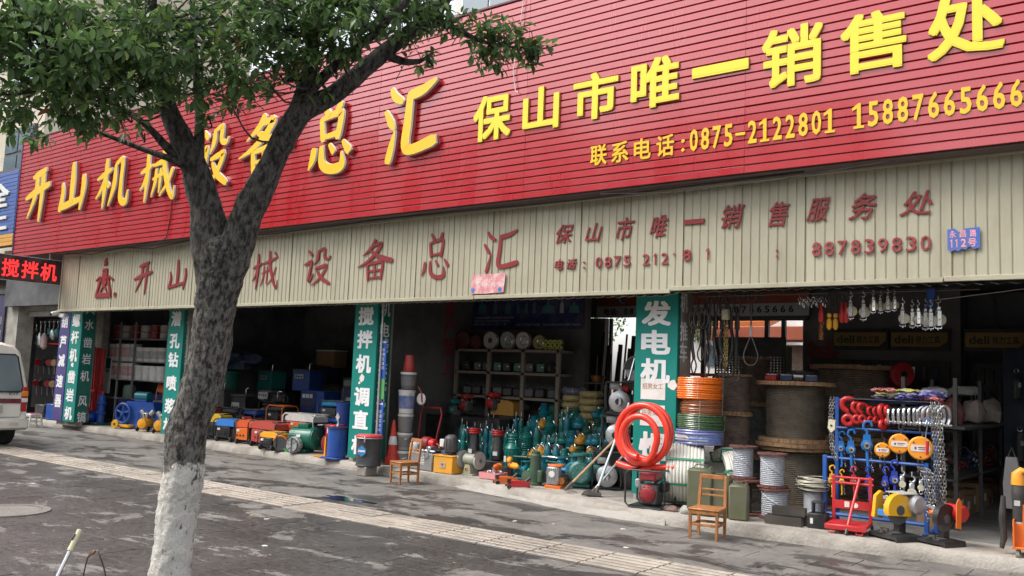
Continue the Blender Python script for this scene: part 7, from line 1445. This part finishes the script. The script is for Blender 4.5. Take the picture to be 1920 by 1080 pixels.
for lb, x, y, z, f, tk, pn, w_ in (('dark generator with yellow handle tip in the second row', -16.6, 11.75, .33, black, dgrey, dgrey, .6), ('blue lidded generator in the second row', -15.9, 11.75, .33, dgrey, blue, red, .55), ('black generator with white sockets in the second row', -16.0, 12.3, .50, black, black, dgrey, .6), ('orange framed generator in the second row', -15.15, 11.85, .45, orange, black, black, .52), ('navy generator between the orange frame and the control box', -14.55, 11.85, .33, dgrey, blue, dblue, .6), ('light blue lidded generator at the right of the second row', -13.65, 12.0, .62, dgrey, P('cyan lid', .03, .30, .60, grime=.1), dgrey, .62), ('blue generator right of the light blue one', -13.2, 11.7, .33, black, blue, blue, .5)): generator(lb, (x, y, z), rng.uniform(-.1, .2), f, tk, pn, w_, .40, .42)
gmt = thing('green_motor', 'large dark green cylindrical alternator on a foot at the kerb', 'motor', (-13.05, 10.78, FZ), .35)
part('body', B().cyl((-.27, 0, .26), (.20, 0, .26), .20, n=32, b=.02), P('motor green', .006, .13, .085, rough=.3, grime=.1), gmt); part('end_bell', B().lathe([(.2, 0), (.205, .02), (.17, .05), (.05, .06), (.03, .08), (.001, .08)], 30, Matrix.Translation((.20, 0, .26)) @ RY(PI/2)), MC['motor green'], gmt); part('terminal_box', B().box((-.02, -.02, .485), (.22, .16, .08), .01), MC['motor green'], gmt); part('foot', B().box((-.04, 0, .035), (.26, .34, .07), .01), MC['motor green'], gmt)
for k in range(9): a = -.9+k*.22; part('vent', B().box((-.20, -.202*math.cos(a), .26-.202*math.sin(a)), (.10, .004, .014), 0, RX(a)), black, gmt)
part('plate', B().box((-.04, -.203, .31), (.08, .004, .05), 0, RX(-.2)), white, gmt)
rde = thing('red_diesel_engine', 'red diesel engine with a white badge behind the green alternator', 'engine', (-12.55, 11.05, FZ), .2); part('hopper', B().box((0, 0, .42), (.26, .30, .22), .02), red, rde); part('flywheel', B().lathe([(.02, -.03), (.17, -.03), (.18, 0), (.17, .03), (.02, .03)], 26, Matrix.Translation((.0, -.17, .20)) @ RX(PI/2)), dred, rde); part('block', B().box((0, 0, .18), (.28, .28, .32), .02), dred, rde); part('badge', B().box((-.05, -.153, .43), (.07, .006, .10)), white, rde)
op = thing('orange_stand', 'orange steel foot standing between the green motor and the blue machine', 'stand', (-12.25, 10.55, FZ)); part('foot', B().box((-.05, -.02, .01), (.22, .18, .02)), OHM, op); part('upright', B().box((.03, 0, .18), (.03, .05, .34)), OHM, op)
bd = thing('blue_vibrator', 'blue cylindrical machine standing on a wide base plate by the banner', 'machine', (-11.88, 10.50, FZ), .1); part('base', B().box((-.02, -.03, .015), (.40, .30, .03), .006), blue, bd); part('body', B().cyl((0, 0, .03), (0, 0, .52), .165, n=26, b=.012), blue, bd); part('collar', B().cyl((0, 0, .50), (0, 0, .545), .175, n=26), dblue, bd); part('top_valve', B().lathe([(.02, .54), (.03, .56), (.012, .62), (.014, .66)], 12), alu, bd)
pv = thing('red_tipped_valve', 'small dark valve with a red tip above the black drum', 'valve', (-11.15, 10.75, .60)); part('stem', B().lathe([(.02, 0), (.022, .12), (.03, .14), (.012, .2), (.01, .26)], 12), dsteel, pv); part('tip', B().cyl((0, 0, .24), (0, 0, .28), .016, n=10), red, pv); part('stand', B().box((0, 0, -.23), (.1, .1, .46)), dsteel, pv)
def lump(name, label, cat, loc, m, sz, seed, amp=.45, fq=6):
    b = B().lathe([(math.sin(PI*i/10)*.5+.001, -math.cos(PI*i/10)*.5+.5) for i in range(11)], 18)
    b.v = [tuple((Vector(v)-Vector((0, 0, .5)))*(1+amp*noise.noise(Vector(v)*fq*.4+Vector((seed, 0, 0)))+amp*.4*noise.noise(Vector(v)*fq+Vector((0, seed, 0))))+Vector((0, 0, .5))) for v in b.v]
    b.v = [(x*sz[0], y*sz[1], max(0, z)*sz[2]) for x, y, z in b.v]; return solo(name, label, cat, b, m, loc)
hs2 = thing('hose_reel', 'grey and orange cable reel standing by the front yellow generator', 'reel', (-13.42, 10.52, FZ), .6); part('drum', B().cyl((0, -.06, .14), (0, .06, .14), .13, n=24, b=.01), dgrey, hs2); part('orange_rim', B().tube([(.14*math.cos(a), -.05, .14+.14*math.sin(a)) for a in [.3+i*.25 for i in range(11)]], .014, 6), orange, hs2); part('foot', B().box((0, 0, .01), (.2, .15, .02)), black, hs2)
gs_ = thing('green_blower', 'bright green plastic blower lying beside the wrapped reel', 'blower', (-13.22, 10.60, FZ), .3); part('body', B().prism([(-.10, 0), (.06, .0), (.12, .12), (.12, .19), (-.02, .16), (-.10, .06)], -.06, .06), green, gs_); part('nozzle', B().cyl((-.08, -.02, .05), (-.18, -.04, .02), .03, n=12), black, gs_)
wr2 = thing('wrapped_reel', 'cable reel wrapped in clear crinkled plastic at the kerb', 'reel', (-13.02, 10.50, FZ), .3)
b = B().lathe([(.05, -.09), (.13, -.08), (.15, -.03), (.15, .04), (.12, .09), (.04, .09)], 22, Matrix.Translation((0, 0, .15)) @ RX(PI/2)); b.v = [tuple(Vector(v)+Vector((rng.uniform(-.008, .008), rng.uniform(-.008, .008), rng.uniform(-.008, .008)))) for v in b.v]
part('plastic_wrap', b, mat('crinkled plastic', (.42, .44, .42), rough=.2, grime=.5, gs=14, dirt=(.10, .12, .11), bump=.8, bs=30), wr2, smooth=0); part('frame', B().torus((0, -.1, .15), .13, .009, 22, 6, RX(PI/2)), dgrey, wr2); part('frame_spoke', B().cyl((0, -.1, .02), (0, -.1, .28), .008, n=6), dgrey, wr2)
cbx = thing('control_box', 'dark blue welding control box with three white meters', 'control box', (-15.35, 12.75, .72), .08); part('case', B().box((.08, .2, .24), (.70, .5, .46), .012), blue, cbx); part('face', B().box((-.02, -.058, .24), (.44, .012, .40)), dblue, cbx)
for k in range(3): part('meter', B().box((-.15+k*.11, -.068, .35), (.085, .008, .085)), P('meter face', .6, .63, .66), cbx); part('lamp', B().cyl((-.13+k*.09, -.066, .20), (-.13+k*.09, -.075, .20), .012, n=10), red, cbx); part('knob', B().cyl((-.13+k*.09, -.066, .12), (-.13+k*.09, -.078, .12), .014, n=10), black, cbx)
solo('box_stand', 'dark steel stand carrying the blue control box and machines behind', 'stand', B().box((0, 0, .28), (3.6, .8, .56), .01), black, (-15.6, 13.1, FZ))
en = thing('diesel_engine', 'black and blue diesel engine with a chrome exhaust bend', 'engine', (-16.55, 12.85, .70), .2); part('block', B().box((0, 0, .2), (.6, .4, .38), .03), black, en); part('sump', B().box((.1, -.1, .08), (.55, .3, .10), .02), blue, en); part('panel', B().box((-.25, -.26, .32), (.28, .04, .16), .008), alu, en)
for k in range(4): part('gauge', B().cyl((-.34+k*.06, -.283, .33), (-.34+k*.06, -.288, .33), .018, n=12), black, en)
part('exhaust', B().tube(cat_rom([(.12, -.18, .20), (.12, -.20, .36), (.16, -.20, .42), (.24, -.20, .42)], 4), .025, 10), chrome, en); part('fan_ring', B().torus((.32, -.2, .26), .09, .012, 22, 6, RX(PI/2)), dgrey, en)
gt = thing('green_water_tank', 'round teal green metal tank with a lid in the dark left bay', 'tank', (-18.3, 12.6, .75)); part('tank', B().lathe([(.30, 0), (.31, .02), (.31, .38), (.315, .40), (.31, .42), (.31, .72), (.325, .73), (.325, .77), (.001, .80)], 30), P('tank green', .01, .16, .12, grime=.2), gt); part('stand', B().box((0, 0, -.31), (.55, .5, .6)), black, gt); part('stencil', B().box((.02, -.312, .42), (.16, .006, .08)), lblue, gt)
for i, (x, y, z, sz, m_, lb) in enumerate(((-17.3, 13.2, .13, (.45, .4, 1.0), grey, 'grey generator cabinet next to the green tank'), (-15.4, 14.3, .13, (.9, .5, 1.1), grey, 'wide grey generator cabinet behind the blue control box'), (-16.3, 14.3, .13, (.7, .5, 1.15), dgrey, 'dark radiator cabinet in the middle of the left bay'), (-17.0, 14.5, 1.28, (.7, .4, .42), dblue, 'navy box on top of the cabinets'), (-16.9, 14.6, 1.70, (.7, .4, .4), card, 'cardboard cartons high in the dark left bay'), (-14.3, 14.5, 1.4, (.5, .4, .4), card, 'carton stacked at the right in the dark left bay'), (-13.7, 14.3, .13, (.8, .5, 1.2), dgrey, 'dark machine cabinet at the right in the left bay'))):
    t = thing('machine_cabinet', lb, 'cabinet', (x, y, z), rng.uniform(-.1, .1)); part('case', B().box((0, 0, sz[2]/2), sz, .012), m_, t); part('top_frame', B().box((0, 0, sz[2]+.015), (sz[0]*1.03, sz[1]*1.03, .03), .004), black if m_ is not card else paper, t)
    if m_ is not card:
        for k in range(6): part('louvre', B().box((0, -sz[1]/2-.003, sz[2]*.5+k*.05), (sz[0]*.6, .008, .015)), black, t)
for i, (x, y, z, sz, m_, lb) in enumerate(((-17.9, 12.3, .13, (.5, .4, .95), dgrey, 'dark grey machine right of the green tank in the left bay'), (-17.35, 12.5, .13, (.55, .4, .85), black, 'black topped engine set in the third row of the left bay'), (-16.3, 13.4, 1.15, (.55, .4, .45), blue, 'blue machine lifted high behind the diesel engine'), (-15.0, 13.9, .7, (.7, .5, .75), lgrey, 'light grey generator cabinet at the right behind the control box'), (-17.6, 13.4, 1.05, (.6, .4, .5), teal, 'teal machine high at the left behind the engine set'), (-14.3, 13.2, .13, (.6, .4, 1.15), dblue, 'navy cabinet behind the light blue generator'), (-18.6, 12.35, .13, (.4, .3, .65), teal2, 'low teal machine beside the green tank foot'), (-13.9, 13.9, 1.3, (.5, .4, .35), lgrey, 'pale carton high at the right of the left bay'))):
    t = thing('machine_cabinet', lb, 'cabinet', (x, y, z), rng.uniform(-.15, .15)); part('case', B().box((0, 0, sz[2]/2), sz, .012), m_, t); part('top_frame', B().box((0, 0, sz[2]+.02), (sz[0]*1.03, sz[1]*1.03, .04), .004), dgrey, t); part('gauge_panel', B().box((-.05, -sz[1]/2-.008, sz[2]*.72), (sz[0]*.5, .014, sz[2]*.22)), alu, t)
    for k in range(3): part('gauge', B().cyl((-.05-sz[0]*.15+k*sz[0]*.15, -sz[1]/2-.015, sz[2]*.72), (-.05-sz[0]*.15+k*sz[0]*.15, -sz[1]/2-.022, sz[2]*.72), .022, n=12), black, t)
    part('side_pipe', B().tube([(sz[0]*.3, -.1, sz[2]), (sz[0]*.3, -.1, sz[2]+.16), (sz[0]*.45, -.1, sz[2]+.2)], .02, 8), chrome, t)
ub_ = thing('upright_bars', 'dark upright steel bars leaning in the narrow rear doorway left of the green banner', 'bars', (-8.9, 14.4, FZ))
for k in range(9): part('bar', B().tube([(-.3+k*.09, 0, 0), (-.34+k*.1+rng.uniform(-.05, .05), .25, rng.uniform(1.9, 2.5))], .02+.012*(k % 3), 6), rng.choice([black, dgrey, dsteel]), ub_)
ep_ = thing('exhaust_pipe', 'pale bent exhaust pipe standing at the right of the dark left bay', 'pipe', (-14.6, 13.6, 1.15)); part('pipe', B().tube(cat_rom([(0, 0, 0), (0, 0, .55), (.03, 0, .68), (.12, 0, .72)], 5), .035, 12), alu, ep_); part('base', B().box((0, 0, -.5), (.3, .3, 1.0)), black, ep_)
lump('blue_tarpaulin', 'crumpled blue tarpaulin bundle above the green tank', 'tarpaulin', (-18.2, 12.9, 1.58), P('tarp blue', .008, .03, .08, rough=.6, bump=.5, bs=8), (1.3, .6, .42), 3, .9)
bbn = thing('blue_bin', 'blue plastic bin with a white diamond behind the middle banner', 'bin', (-12.7, 11.35, .55)); part('body', B().lathe([(.12, 0), (.15, .45), (.16, .48), (.14, .5)], 20), blue, bbn); part('mark', B().prism([(0, -.08), (.06, 0), (0, .08), (-.06, 0)], -.15, -.144), white, bbn, (0, 0, .24)); part('stand', B().box((0, 0, -.2), (.3, .3, .4)), black, bbn)
# ------------------------------------------------------------------ compressors and drills bay
def compressor(label, loc, rz, m):
    t = thing('air_compressor', label, 'compressor', loc, rz, 'small yellow air compressors'); 
    part('tank', B().lathe([(.02, -.24), (.10, -.22), (.125, -.17), (.125, .17), (.10, .22), (.02, .24)], 22, Matrix.Translation((0, 0, .17)) @ RX(PI/2)), m, t)
    for s in (-1, 1): part('cylinder_head', B().lathe([(.05, 0), (.055, .02), (.05, .04), (.055, .06), (.05, .08), (.055, .10), (.05, .12)], 14, Matrix.Translation((s*.07, 0, .36)) @ RY(s*.7)), alu, t); part('wheel', B().cyl((s*.13-.01, -.15, .06), (s*.13+.01, -.15, .06), .06, n=16), black, t)
    part('crankcase', B().box((0, 0, .35), (.12, .2, .12), .02), alu, t); part('handle', B().tube([(-.08, -.2, .26), (-.06, -.24, .42), (.06, -.24, .42), (.08, -.2, .26)], .008, 6), black, t); part('gauge', B().cyl((.0, -.2, .31), (0, -.22, .31), .022, n=12), chrome, t); return t
compressor('left yellow air compressor with twin silver heads', (-18.72, 10.95, FZ), .5, GY); compressor('right yellow air compressor near the third banner', (-18.05, 10.95, FZ), .5, GY)
bt_ = thing('small_blue_tank', 'small blue tank squeezed between the two yellow compressors', 'tank', (-18.35, 11.1, FZ)); part('tank', B().lathe([(.02, -.2), (.10, -.17), (.11, .15), (.02, .2)], 18, Matrix.Translation((0, 0, .15)) @ RX(PI/2)), blue, bt_); part('foot', B().box((0, 0, .02), (.12, .25, .04)), black, bt_)
cr_ = thing('jaw_crusher', 'blue machine with a large spoked flywheel and a teal motor on top', 'machine', (-19.55, 11.25, FZ), .25)
part('body', B().prism([(-.35, .10), (.55, .10), (.60, .45), (.55, .62), (-.25, .62), (-.40, .45)], -.18, .18), blue, cr_); part('front_bed', B().box((.62, 0, .25), (.5, .30, .3), .02), blue, cr_); part('feet', B().box((.1, 0, .05), (1.0, .4, .1), .01), blue, cr_)
part('flywheel_rim', B().torus((-.28, -.24, .34), .22, .03, 32, 8, RX(PI/2)), blue, cr_); part('flywheel_hub', B().cyl((-.28, -.28, .34), (-.28, -.16, .34), .05, n=14), blue, cr_)
for k in range(5): a = k*2*PI/5+.3; part('spoke', B().cyl((-.28, -.24, .34), (-.28+.21*math.cos(a), -.24, .34+.21*math.sin(a)), .022, n=8), blue, cr_)
part('motor', B().cyl((-.12, -.02, .74), (.28, -.02, .74), .105, n=20, b=.015), teal2, cr_); part('motor_base', B().box((.08, 0, .645), (.36, .2, .04)), blue, cr_)
yw_ = thing('yellow_wheel_barrow', 'low yellow base with a spoked yellow wheel in front of the blue machine', 'cart', (-19.75, 10.85, FZ), .3); part('wheel', B().lathe([(.03, -.02), (.09, -.02), (.10, 0), (.09, .02), (.03, .02)], 20, Matrix.Translation((0, -.1, .10)) @ RX(PI/2)), yellow, yw_); part('hub', B().cyl((0, -.13, .1), (0, -.07, .1), .03, n=10), dgrey, yw_); part('bed', B().box((.1, .05, .06), (.5, .2, .06), .01), yellow, yw_)
bp_ = thing('blue_drill_pump', 'upright blue pump with flanged rings and a red cap', 'pump', (-20.95, 11.05, FZ)); part('column', B().lathe([(.13, 0), (.13, .04), (.09, .06), (.09, .25), (.12, .27), (.12, .30), (.09, .32), (.09, .48), (.12, .50), (.12, .53), (.085, .55), (.085, .68), (.05, .72)], 22), blue, bp_); part('cap', B().cyl((0, 0, .72), (0, 0, .80), .03, n=12), red, bp_); part('base', B().box((0, -.05, .03), (.42, .34, .06), .01), dgreen, bp_)
rt_ = thing('round_blue_tank', 'round bright blue pressure tank at the foot of the red tubes', 'tank', (-21.30, 11.0, FZ)); part('tank', B().lathe([(.02, -.14), (.12, -.11), (.15, -.03), (.15, .06), (.10, .13), (.02, .14)], 24, Matrix.Translation((0, 0, .17)) @ RX(PI/2)), P('royal blue', .01, .08, .55, rough=.25, grime=.08), rt_); part('foot', B().box((0, 0, .02), (.2, .2, .04)), blue, rt_)
for i, (x, z0, h_, r) in enumerate(((-21.78, .55, 1.45, .045), (-21.55, .45, 1.52, .065), (-21.33, .65, 1.30, .05))):
    t = thing('red_steel_tube', 'tall red steel tube leaning on the wall, %s of the three' % ('left one', 'thick middle one', 'right one')[i], 'tube', (x, 11.18, z0), .2, 'red drill tubes'); part('tube', B().lathe([(r, 0), (r, h_-.1), (r*1.1, h_-.08), (r*1.1, h_-.03), (r*.6, h_)], 16), red, t); part('bracket', B().box((0, -.02, h_*.3), (r*2.6, r*2, .05), .005), red, t); part('foot', B().box((0, 0, (FZ-z0)/2), (.10, .10, z0-FZ)), dred, t)
rtr = thing('red_trolley', 'red two legged trolley frame by the second banner', 'trolley', (-21.05, 10.78, FZ), .2)
part('frame', B().tube([(-.20, -.1, .05), (-.10, .05, .66), (.0, .08, .70), (.05, .05, .64), (.02, -.1, .05)], .018, 8), red, rtr)
for s in (-.12, .08): part('side_arm', B().prism([(s-.06, .04), (s+.02, .04), (s+.12, .40), (s+.05, .44)], -.14, -.10), dred, rtr)
part('foot', B().box((-.05, -.1, .03), (.34, .2, .05), .01), black, rtr); part('wheel', B().cyl((.1, -.1, .05), (.14, -.1, .05), .05, n=14), black, rtr)
gb = thing('grey_motor_barrel', 'grey green upright motor behind the blue pump', 'motor', (-20.9, 11.7, .75)); part('body', B().lathe([(.14, 0), (.15, .02), (.15, .28), (.12, .33), (.05, .35)], 20), P('grey green', .10, .15, .12, grime=.2), gb); part('stand', B().box((0, 0, -.3), (.35, .35, .6)), dblue, gb)
pw = thing('wall_sprayer', 'green sprayer pump with orange ball on an orange square tank', 'sprayer', (-19.95, 12.05, .92)); part('tank', B().box((.05, 0, .13), (.34, .26, .26), .05), P('tank orange', .75, .16, .04, grime=.1), pw); part('pump_body', B().tube([(-.35, 0, .34), (-.1, 0, .38), (.1, 0, .48), (.3, 0, .50)], [.06, .07, .06, .05], 10), P('sprayer green', .03, .17, .09), pw); part('air_ball', B().lathe([(.01, -.10), (.08, -.06), (.10, 0), (.08, .06), (.01, .10)], 16, Matrix.Translation((-.42, 0, .34)) @ RY(PI/2)), MC['tank orange'], pw); part('air_ball', B().lathe([(.01, -.06), (.06, 0), (.01, .06)], 12, Matrix.Translation((-.02, 0, .55))), MC['tank orange'], pw); part('hose', B().tube(cat_rom([(-.05, -.1, .35), (-.08, -.15, .0), (.05, -.2, -.35), (.3, -.3, -.6)], 5), .010, 6), P('pink hose', .6, .3, .25), pw); part('stand', B().box((0, 0, -.4), (.5, .3, .78)), dblue, pw)
bsh = thing('bucket_shelf', 'grey steel shelf unit loaded with white paint buckets in the left bay', 'shelf', (-22.0, 11.90, FZ))
for x in (-.05, .55, 1.25, 2.7): part('post', B().box((x, -.24, 1.25), (.04, .04, 2.5)), grey, bsh)
for z in (.62, 1.08, 1.53, 2.08): part('board', B().box((1.32, 0, z), (2.85, .5, .025)), grey, bsh)
for i in range(8): bucket('white printed bucket, %s from the left on the lowest bucket shelf' % ('first', 'second', 'third', 'fourth', 'fifth', 'sixth', 'seventh', 'eighth')[i], (-21.92+i*.325, 11.80, FZ+1.093), white, (mat('pinkish bucket label', (.55, .40, .38), rough=.5, grime=.5, gs=10, dirt=(.5, .08, .07)) if i < 4 else None), 1.0, i > 3, .15, .40 if i < 4 else .33)
for i in range(8): bucket('white printed bucket, %s from the left on the upper bucket shelf' % ('first', 'second', 'third', 'fourth', 'fifth', 'sixth', 'seventh', 'eighth')[i], (-21.92+i*.325, 11.80, FZ+1.543), white, MC['pinkish bucket label'] if i in (0, 1, 2) else mat('grey bucket label', (.45, .46, .46), rough=.5, grime=.4, gs=10), 1.0, i > 3, .15, .42 if i < 4 else .32)
for i in range(12):
    x = -21.8+(i % 6)*.43; z = FZ+2.10+(i//6)*.17; t = thing('stacked_tin', 'dim %s tin, place %s in the %s layer on the top shelf' % (('red', 'pale')[i % 2], ('one', 'two', 'three', 'four', 'five', 'six')[i % 6], 'lower' if i < 6 else 'upper'), 'tin', (x, 11.80, z), rng.random(), 'tins on the top shelf'); part('tin', B().cyl((0, 0, 0), (0, 0, .15), .13, n=20, b=.006), (dred, lgrey)[i % 2], t); part('lid', B().cyl((0, 0, .15), (0, 0, .16), .12, n=20), (lgrey, dred)[i % 2], t)
solo('blue_drum', 'dark blue drum under the bucket shelf', 'drum', B().cyl((0, 0, 0), (0, 0, .55), .28, n=28, b=.01), dblue, (-21.2, 12.0, FZ))
for x, y, k_, m_, lb in ((-20.55, 11.55, 'fat', 'b', 'stout blue green pump between the upright blue pump and the flywheel'), (-18.95, 11.75, 'head', 't', 'black bodied teal pump behind the teal motor'), (-18.55, 11.6, 'fat', 'g', 'stout dark green pump behind the left yellow compressor'), (-18.2, 11.75, 'fat', 'b', 'stout blue green pump behind the right yellow compressor'), (-16.9, 11.4, 'fat', 't', 'stout teal pump hidden in part by the tree trunk'), (-17.2, 11.7, 'ring', 'r', 'black pump with red rings by the third banner')): pump_at(x, y, FZ, k_, m_, 1.35, lb)
# ------------------------------------------------------------------ hoists hanging in the neighbouring shop at the far left
ro = thing('hoist_rail', 'steel rail across the neighbouring shop doorway', 'rail', (-23.8, 10.9, 2.66)); part('rail', B().cyl((-1.2, 0, 0), (1.5, 0, 0), .02, n=8), dsteel, ro); part('shelf', B().box((.6, .2, -.62), (1.4, .3, .03)), red, ro)
cols = [P('dusty tan', .38, .25, .12), P('dusty tan', .38, .25, .12), steel, steel, P('pale pink', .6, .45, .40), teal, steel, teal, P('dusty tan', .38, .25, .12), red]
for i in range(10):
    x = -24.75+i*.235; L0 = (.35, .42, .62, .70, .75, .38, .5, .45, .4, .6)[i]
    t = thing('hanging_hoist', ('%s hoist hanging on the rail, %s from left in the far left shop' % (('tan', 'tan', 'silver', 'silver', 'pale pink', 'teal', 'silver', 'teal', 'tan', 'red')[i], ('first', 'second', 'third', 'fourth', 'fifth', 'sixth', 'seventh', 'eighth', 'ninth', 'tenth')[i])), 'hoist', (x, 10.88, 2.64), .3, 'hoists hanging in the far left shop')
    part('hook', B().torus((0, 0, -.05), .035, .010, 12, 5, RX(PI/2), 4.6), chrome, t); part('bar', B().cyl((0, 0, -.09), (.0, 0, -L0*.5), .018, n=8), chrome, t); part('body', B().lathe([(.03, -L0), (.085, -L0+.06), (.09, -L0*.62), (.04, -L0*.45)], 14) if i % 3 != 2 else B().box((0, 0, -L0*.75), (.11, .06, L0*.45), .02), cols[i], t)
for i in range(14):
    x = -24.6+(i % 7)*.3; z = 1.55-(i//7)*.55; m_ = (red, black, dred, P('dusty tan', .38, .25, .12), black, yellow, dgrey)[i % 7]
    t = thing('stored_hoist', '%s hoist, place %s in the %s row inside the far left shop' % (('red', 'black', 'dark red', 'tan', 'small black', 'yellow', 'grey')[i % 7], ('one', 'two', 'three', 'four', 'five', 'six', 'seven')[i % 7], 'upper' if i < 7 else 'lower'), 'hoist', (x, 11.15, z), rng.random(), 'hoists stored in the far left shop'); part('body', B().cyl((0, -.05, 0), (0, .05, 0), .09, n=16, b=.01), m_, t); part('hook', B().torus((0, 0, .13), .04, .010, 12, 5, RX(PI/2), 4.6), dsteel, t); part('chain', chain_b([(0, 0, -.08), (.02, 0, -.3)], .03, .004), steel, t)
solo('hoist_board', 'dark board behind the stored hoists in the far left shop', 'board', B().box((0, 0, 0), (2.6, .05, 1.9)), black, (-23.7, 11.25, 1.3))
for i, (x, c_) in enumerate(((-22.9, blue), (-23.5, dgrey), (-22.55, lblue))): t = thing('floor_case', ('blue', 'dark grey', 'light blue')[i]+' case on the floor of the far left shop', 'case', (x, 10.9, FZ), .2); part('case', B().box((0, 0, .2), (.35, .3, .4-.08*i), .02), c_, t); part('handle', B().tube([(-.06, 0, .4-.04*i), (0, 0, .46-.04*i), (.06, 0, .4-.04*i)], .01, 6), black, t)
# ------------------------------------------------------------------ behind the right bay: truck bed panel and red frame seen through the doorway
pf = thing('perforated_panel', 'black perforated steel panel standing in the rear doorway', 'panel', (-6.75, 14.5, FZ))
b = B(); w_, h_ = 1.25, 2.35; b.box((w_/2, 0, 2.20), (w_, .02, .31)); nx_, nz_ = 22, 8; cx_, cz_ = w_/nx_, .045
for i in range(nx_+1): b.box((i*cx_, 0, 1.68+nz_*cz_/2), (cx_*.5, .02, nz_*cz_))
for j in range(nz_+1): b.box((w_/2, .003, 1.68+j*cz_), (w_, .02, cz_*.5))
b.box((w_/2, 0, .84), (w_, .02, 1.66)); part('sheet', b, black, pf); part('post', B().box((w_+.05, 0, 1.1), (.08, .05, 2.2)), olive, pf)
rf = thing('red_tube_frame', 'red steel tube frame behind the hanging slings', 'frame', (-6.9, 13.6, FZ)); 
for x in (0, 1.05): part('post', B().box((x, 0, .85), (.06, .06, 1.7)), red, rf)
part('top_bar', B().box((.5, 0, 1.68), (1.1, .05, .05)), red, rf); part('brace', B().cyl((.35, 0, 1.45), (.55, 0, 1.66), .02, n=8), red, rf)
for i in range(6): t = thing('steel_profile', 'bundle of steel profiles stacked left of the red frame, layer %s' % ('one', 'two', 'three', 'four', 'five', 'six')[i], 'steel bundle', (-7.6, 13.9, FZ+.12+i*.27), .05*i, 'steel profile bundles'); part('profiles', B().box((0, 0, 0), (1.0, .5, .2), .01), dsteel if i % 2 else dgrey, t); part('strap', B().box((.2, 0, 0), (.03, .51, .21)), steel, t)
# broom stick, wire hoop and litter in the foreground
bst = thing('broom_handle', 'steel broom handle with a cream plastic end rising from the lower left edge', 'broom', (-5.60, 2.30, 0))
hd = Vector((-5.75, 2.62, .0))
bst.location = (-4.25, 1.85, 0)
part('pole', B().cyl((0, 0, .05), (-.085, .34, .72), .0095, n=10), steel, bst)
part('grip', B().cyl((-.085, .34, .72), (-.097, .388, .815), .0135, .012, n=12, b=.003), P('ivory plastic', .62, .58, .36, rough=.5), bst)
part('hanging_hole', B().box((-.092, .357, .785), (.012, .012, .03), .003, RX(-.45)), dgrey, bst)
part('broom_head', B().box((.02, -.02, .05), (.30, .05, .10), .01), black, bst)
wh = thing('wire_hoop', 'thin dark wire hoop standing near the broom handle at the lower left', 'wire hoop', (-4.42, 2.30, 0))
part('hoop', B().tube(cat_rom([(-.02, -.03, .0), (-.0, .0, .45), (.03, .01, .66), (.055, .03, .70), (.09, .04, .68), (.115, .08, .5), (.12, .1, 0)], 5), .0035, 6), dsteel, wh)
part('knot', B().tube([(.03, .012, .672), (.06, .03, .697)], .007, 6), P('brown tape', .2, .09, .05), wh)
dp2 = solo('dark_peg', 'short dark stick end beside the wire hoop at the bottom edge', 'stick', B().tube([(0, 0, 0), (.01, .03, .57)], [.012, .010], 7), black, (-4.50, 2.22, 0))
lit = random.Random(9)
for i, (x, y) in enumerate(((-8.4, 6.25), (-8.1, 6.22), (-9.6, 5.9), (-8.9, 5.6), (-5.2, 8.85), (-6.3, 8.3), (-5.9, 8.5), (-4.6, 7.9), (-7.6, 4.9), (-10.4, 6.6), (-6.9, 5.3), (-12.2, 5.6))):
    solo('litter_scrap', ('whitish scrap of litter on the paving, %s from the tree' % ('first', 'second', 'third', 'fourth', 'fifth', 'sixth', 'seventh', 'eighth', 'ninth', 'tenth', 'eleventh', 'twelfth')[i]), 'litter', B().prism([(-.03, -.01), (.01, -.02), (.035, .0), (.01, .015), (-.02, .02)], 0, .006, axis='z'), paper if i % 3 else P('straw scrap', .5, .38, .2), (x, y, .002), lit.random()*3, 'scraps of litter', 0)
for i in range(26):
    x, y = lit.uniform(-12, -2.5), lit.uniform(5, 9.2); d = Vector((lit.uniform(-1, 1), lit.uniform(-1, 1), .1)).normalized()
    solo('fallen_leaf', 'dry fallen leaf on the dark paving', 'leaf', (lambda vf: B().add(vf[0], vf[1]))(leaf_geo(Vector((0, 0, .004)), d, Vector((0, 0, 1)), .055, .025)), P('dry leaf', .25, .13, .05, rough=.6), (x, y, .004), 0, 'fallen leaves on the paving', 0)
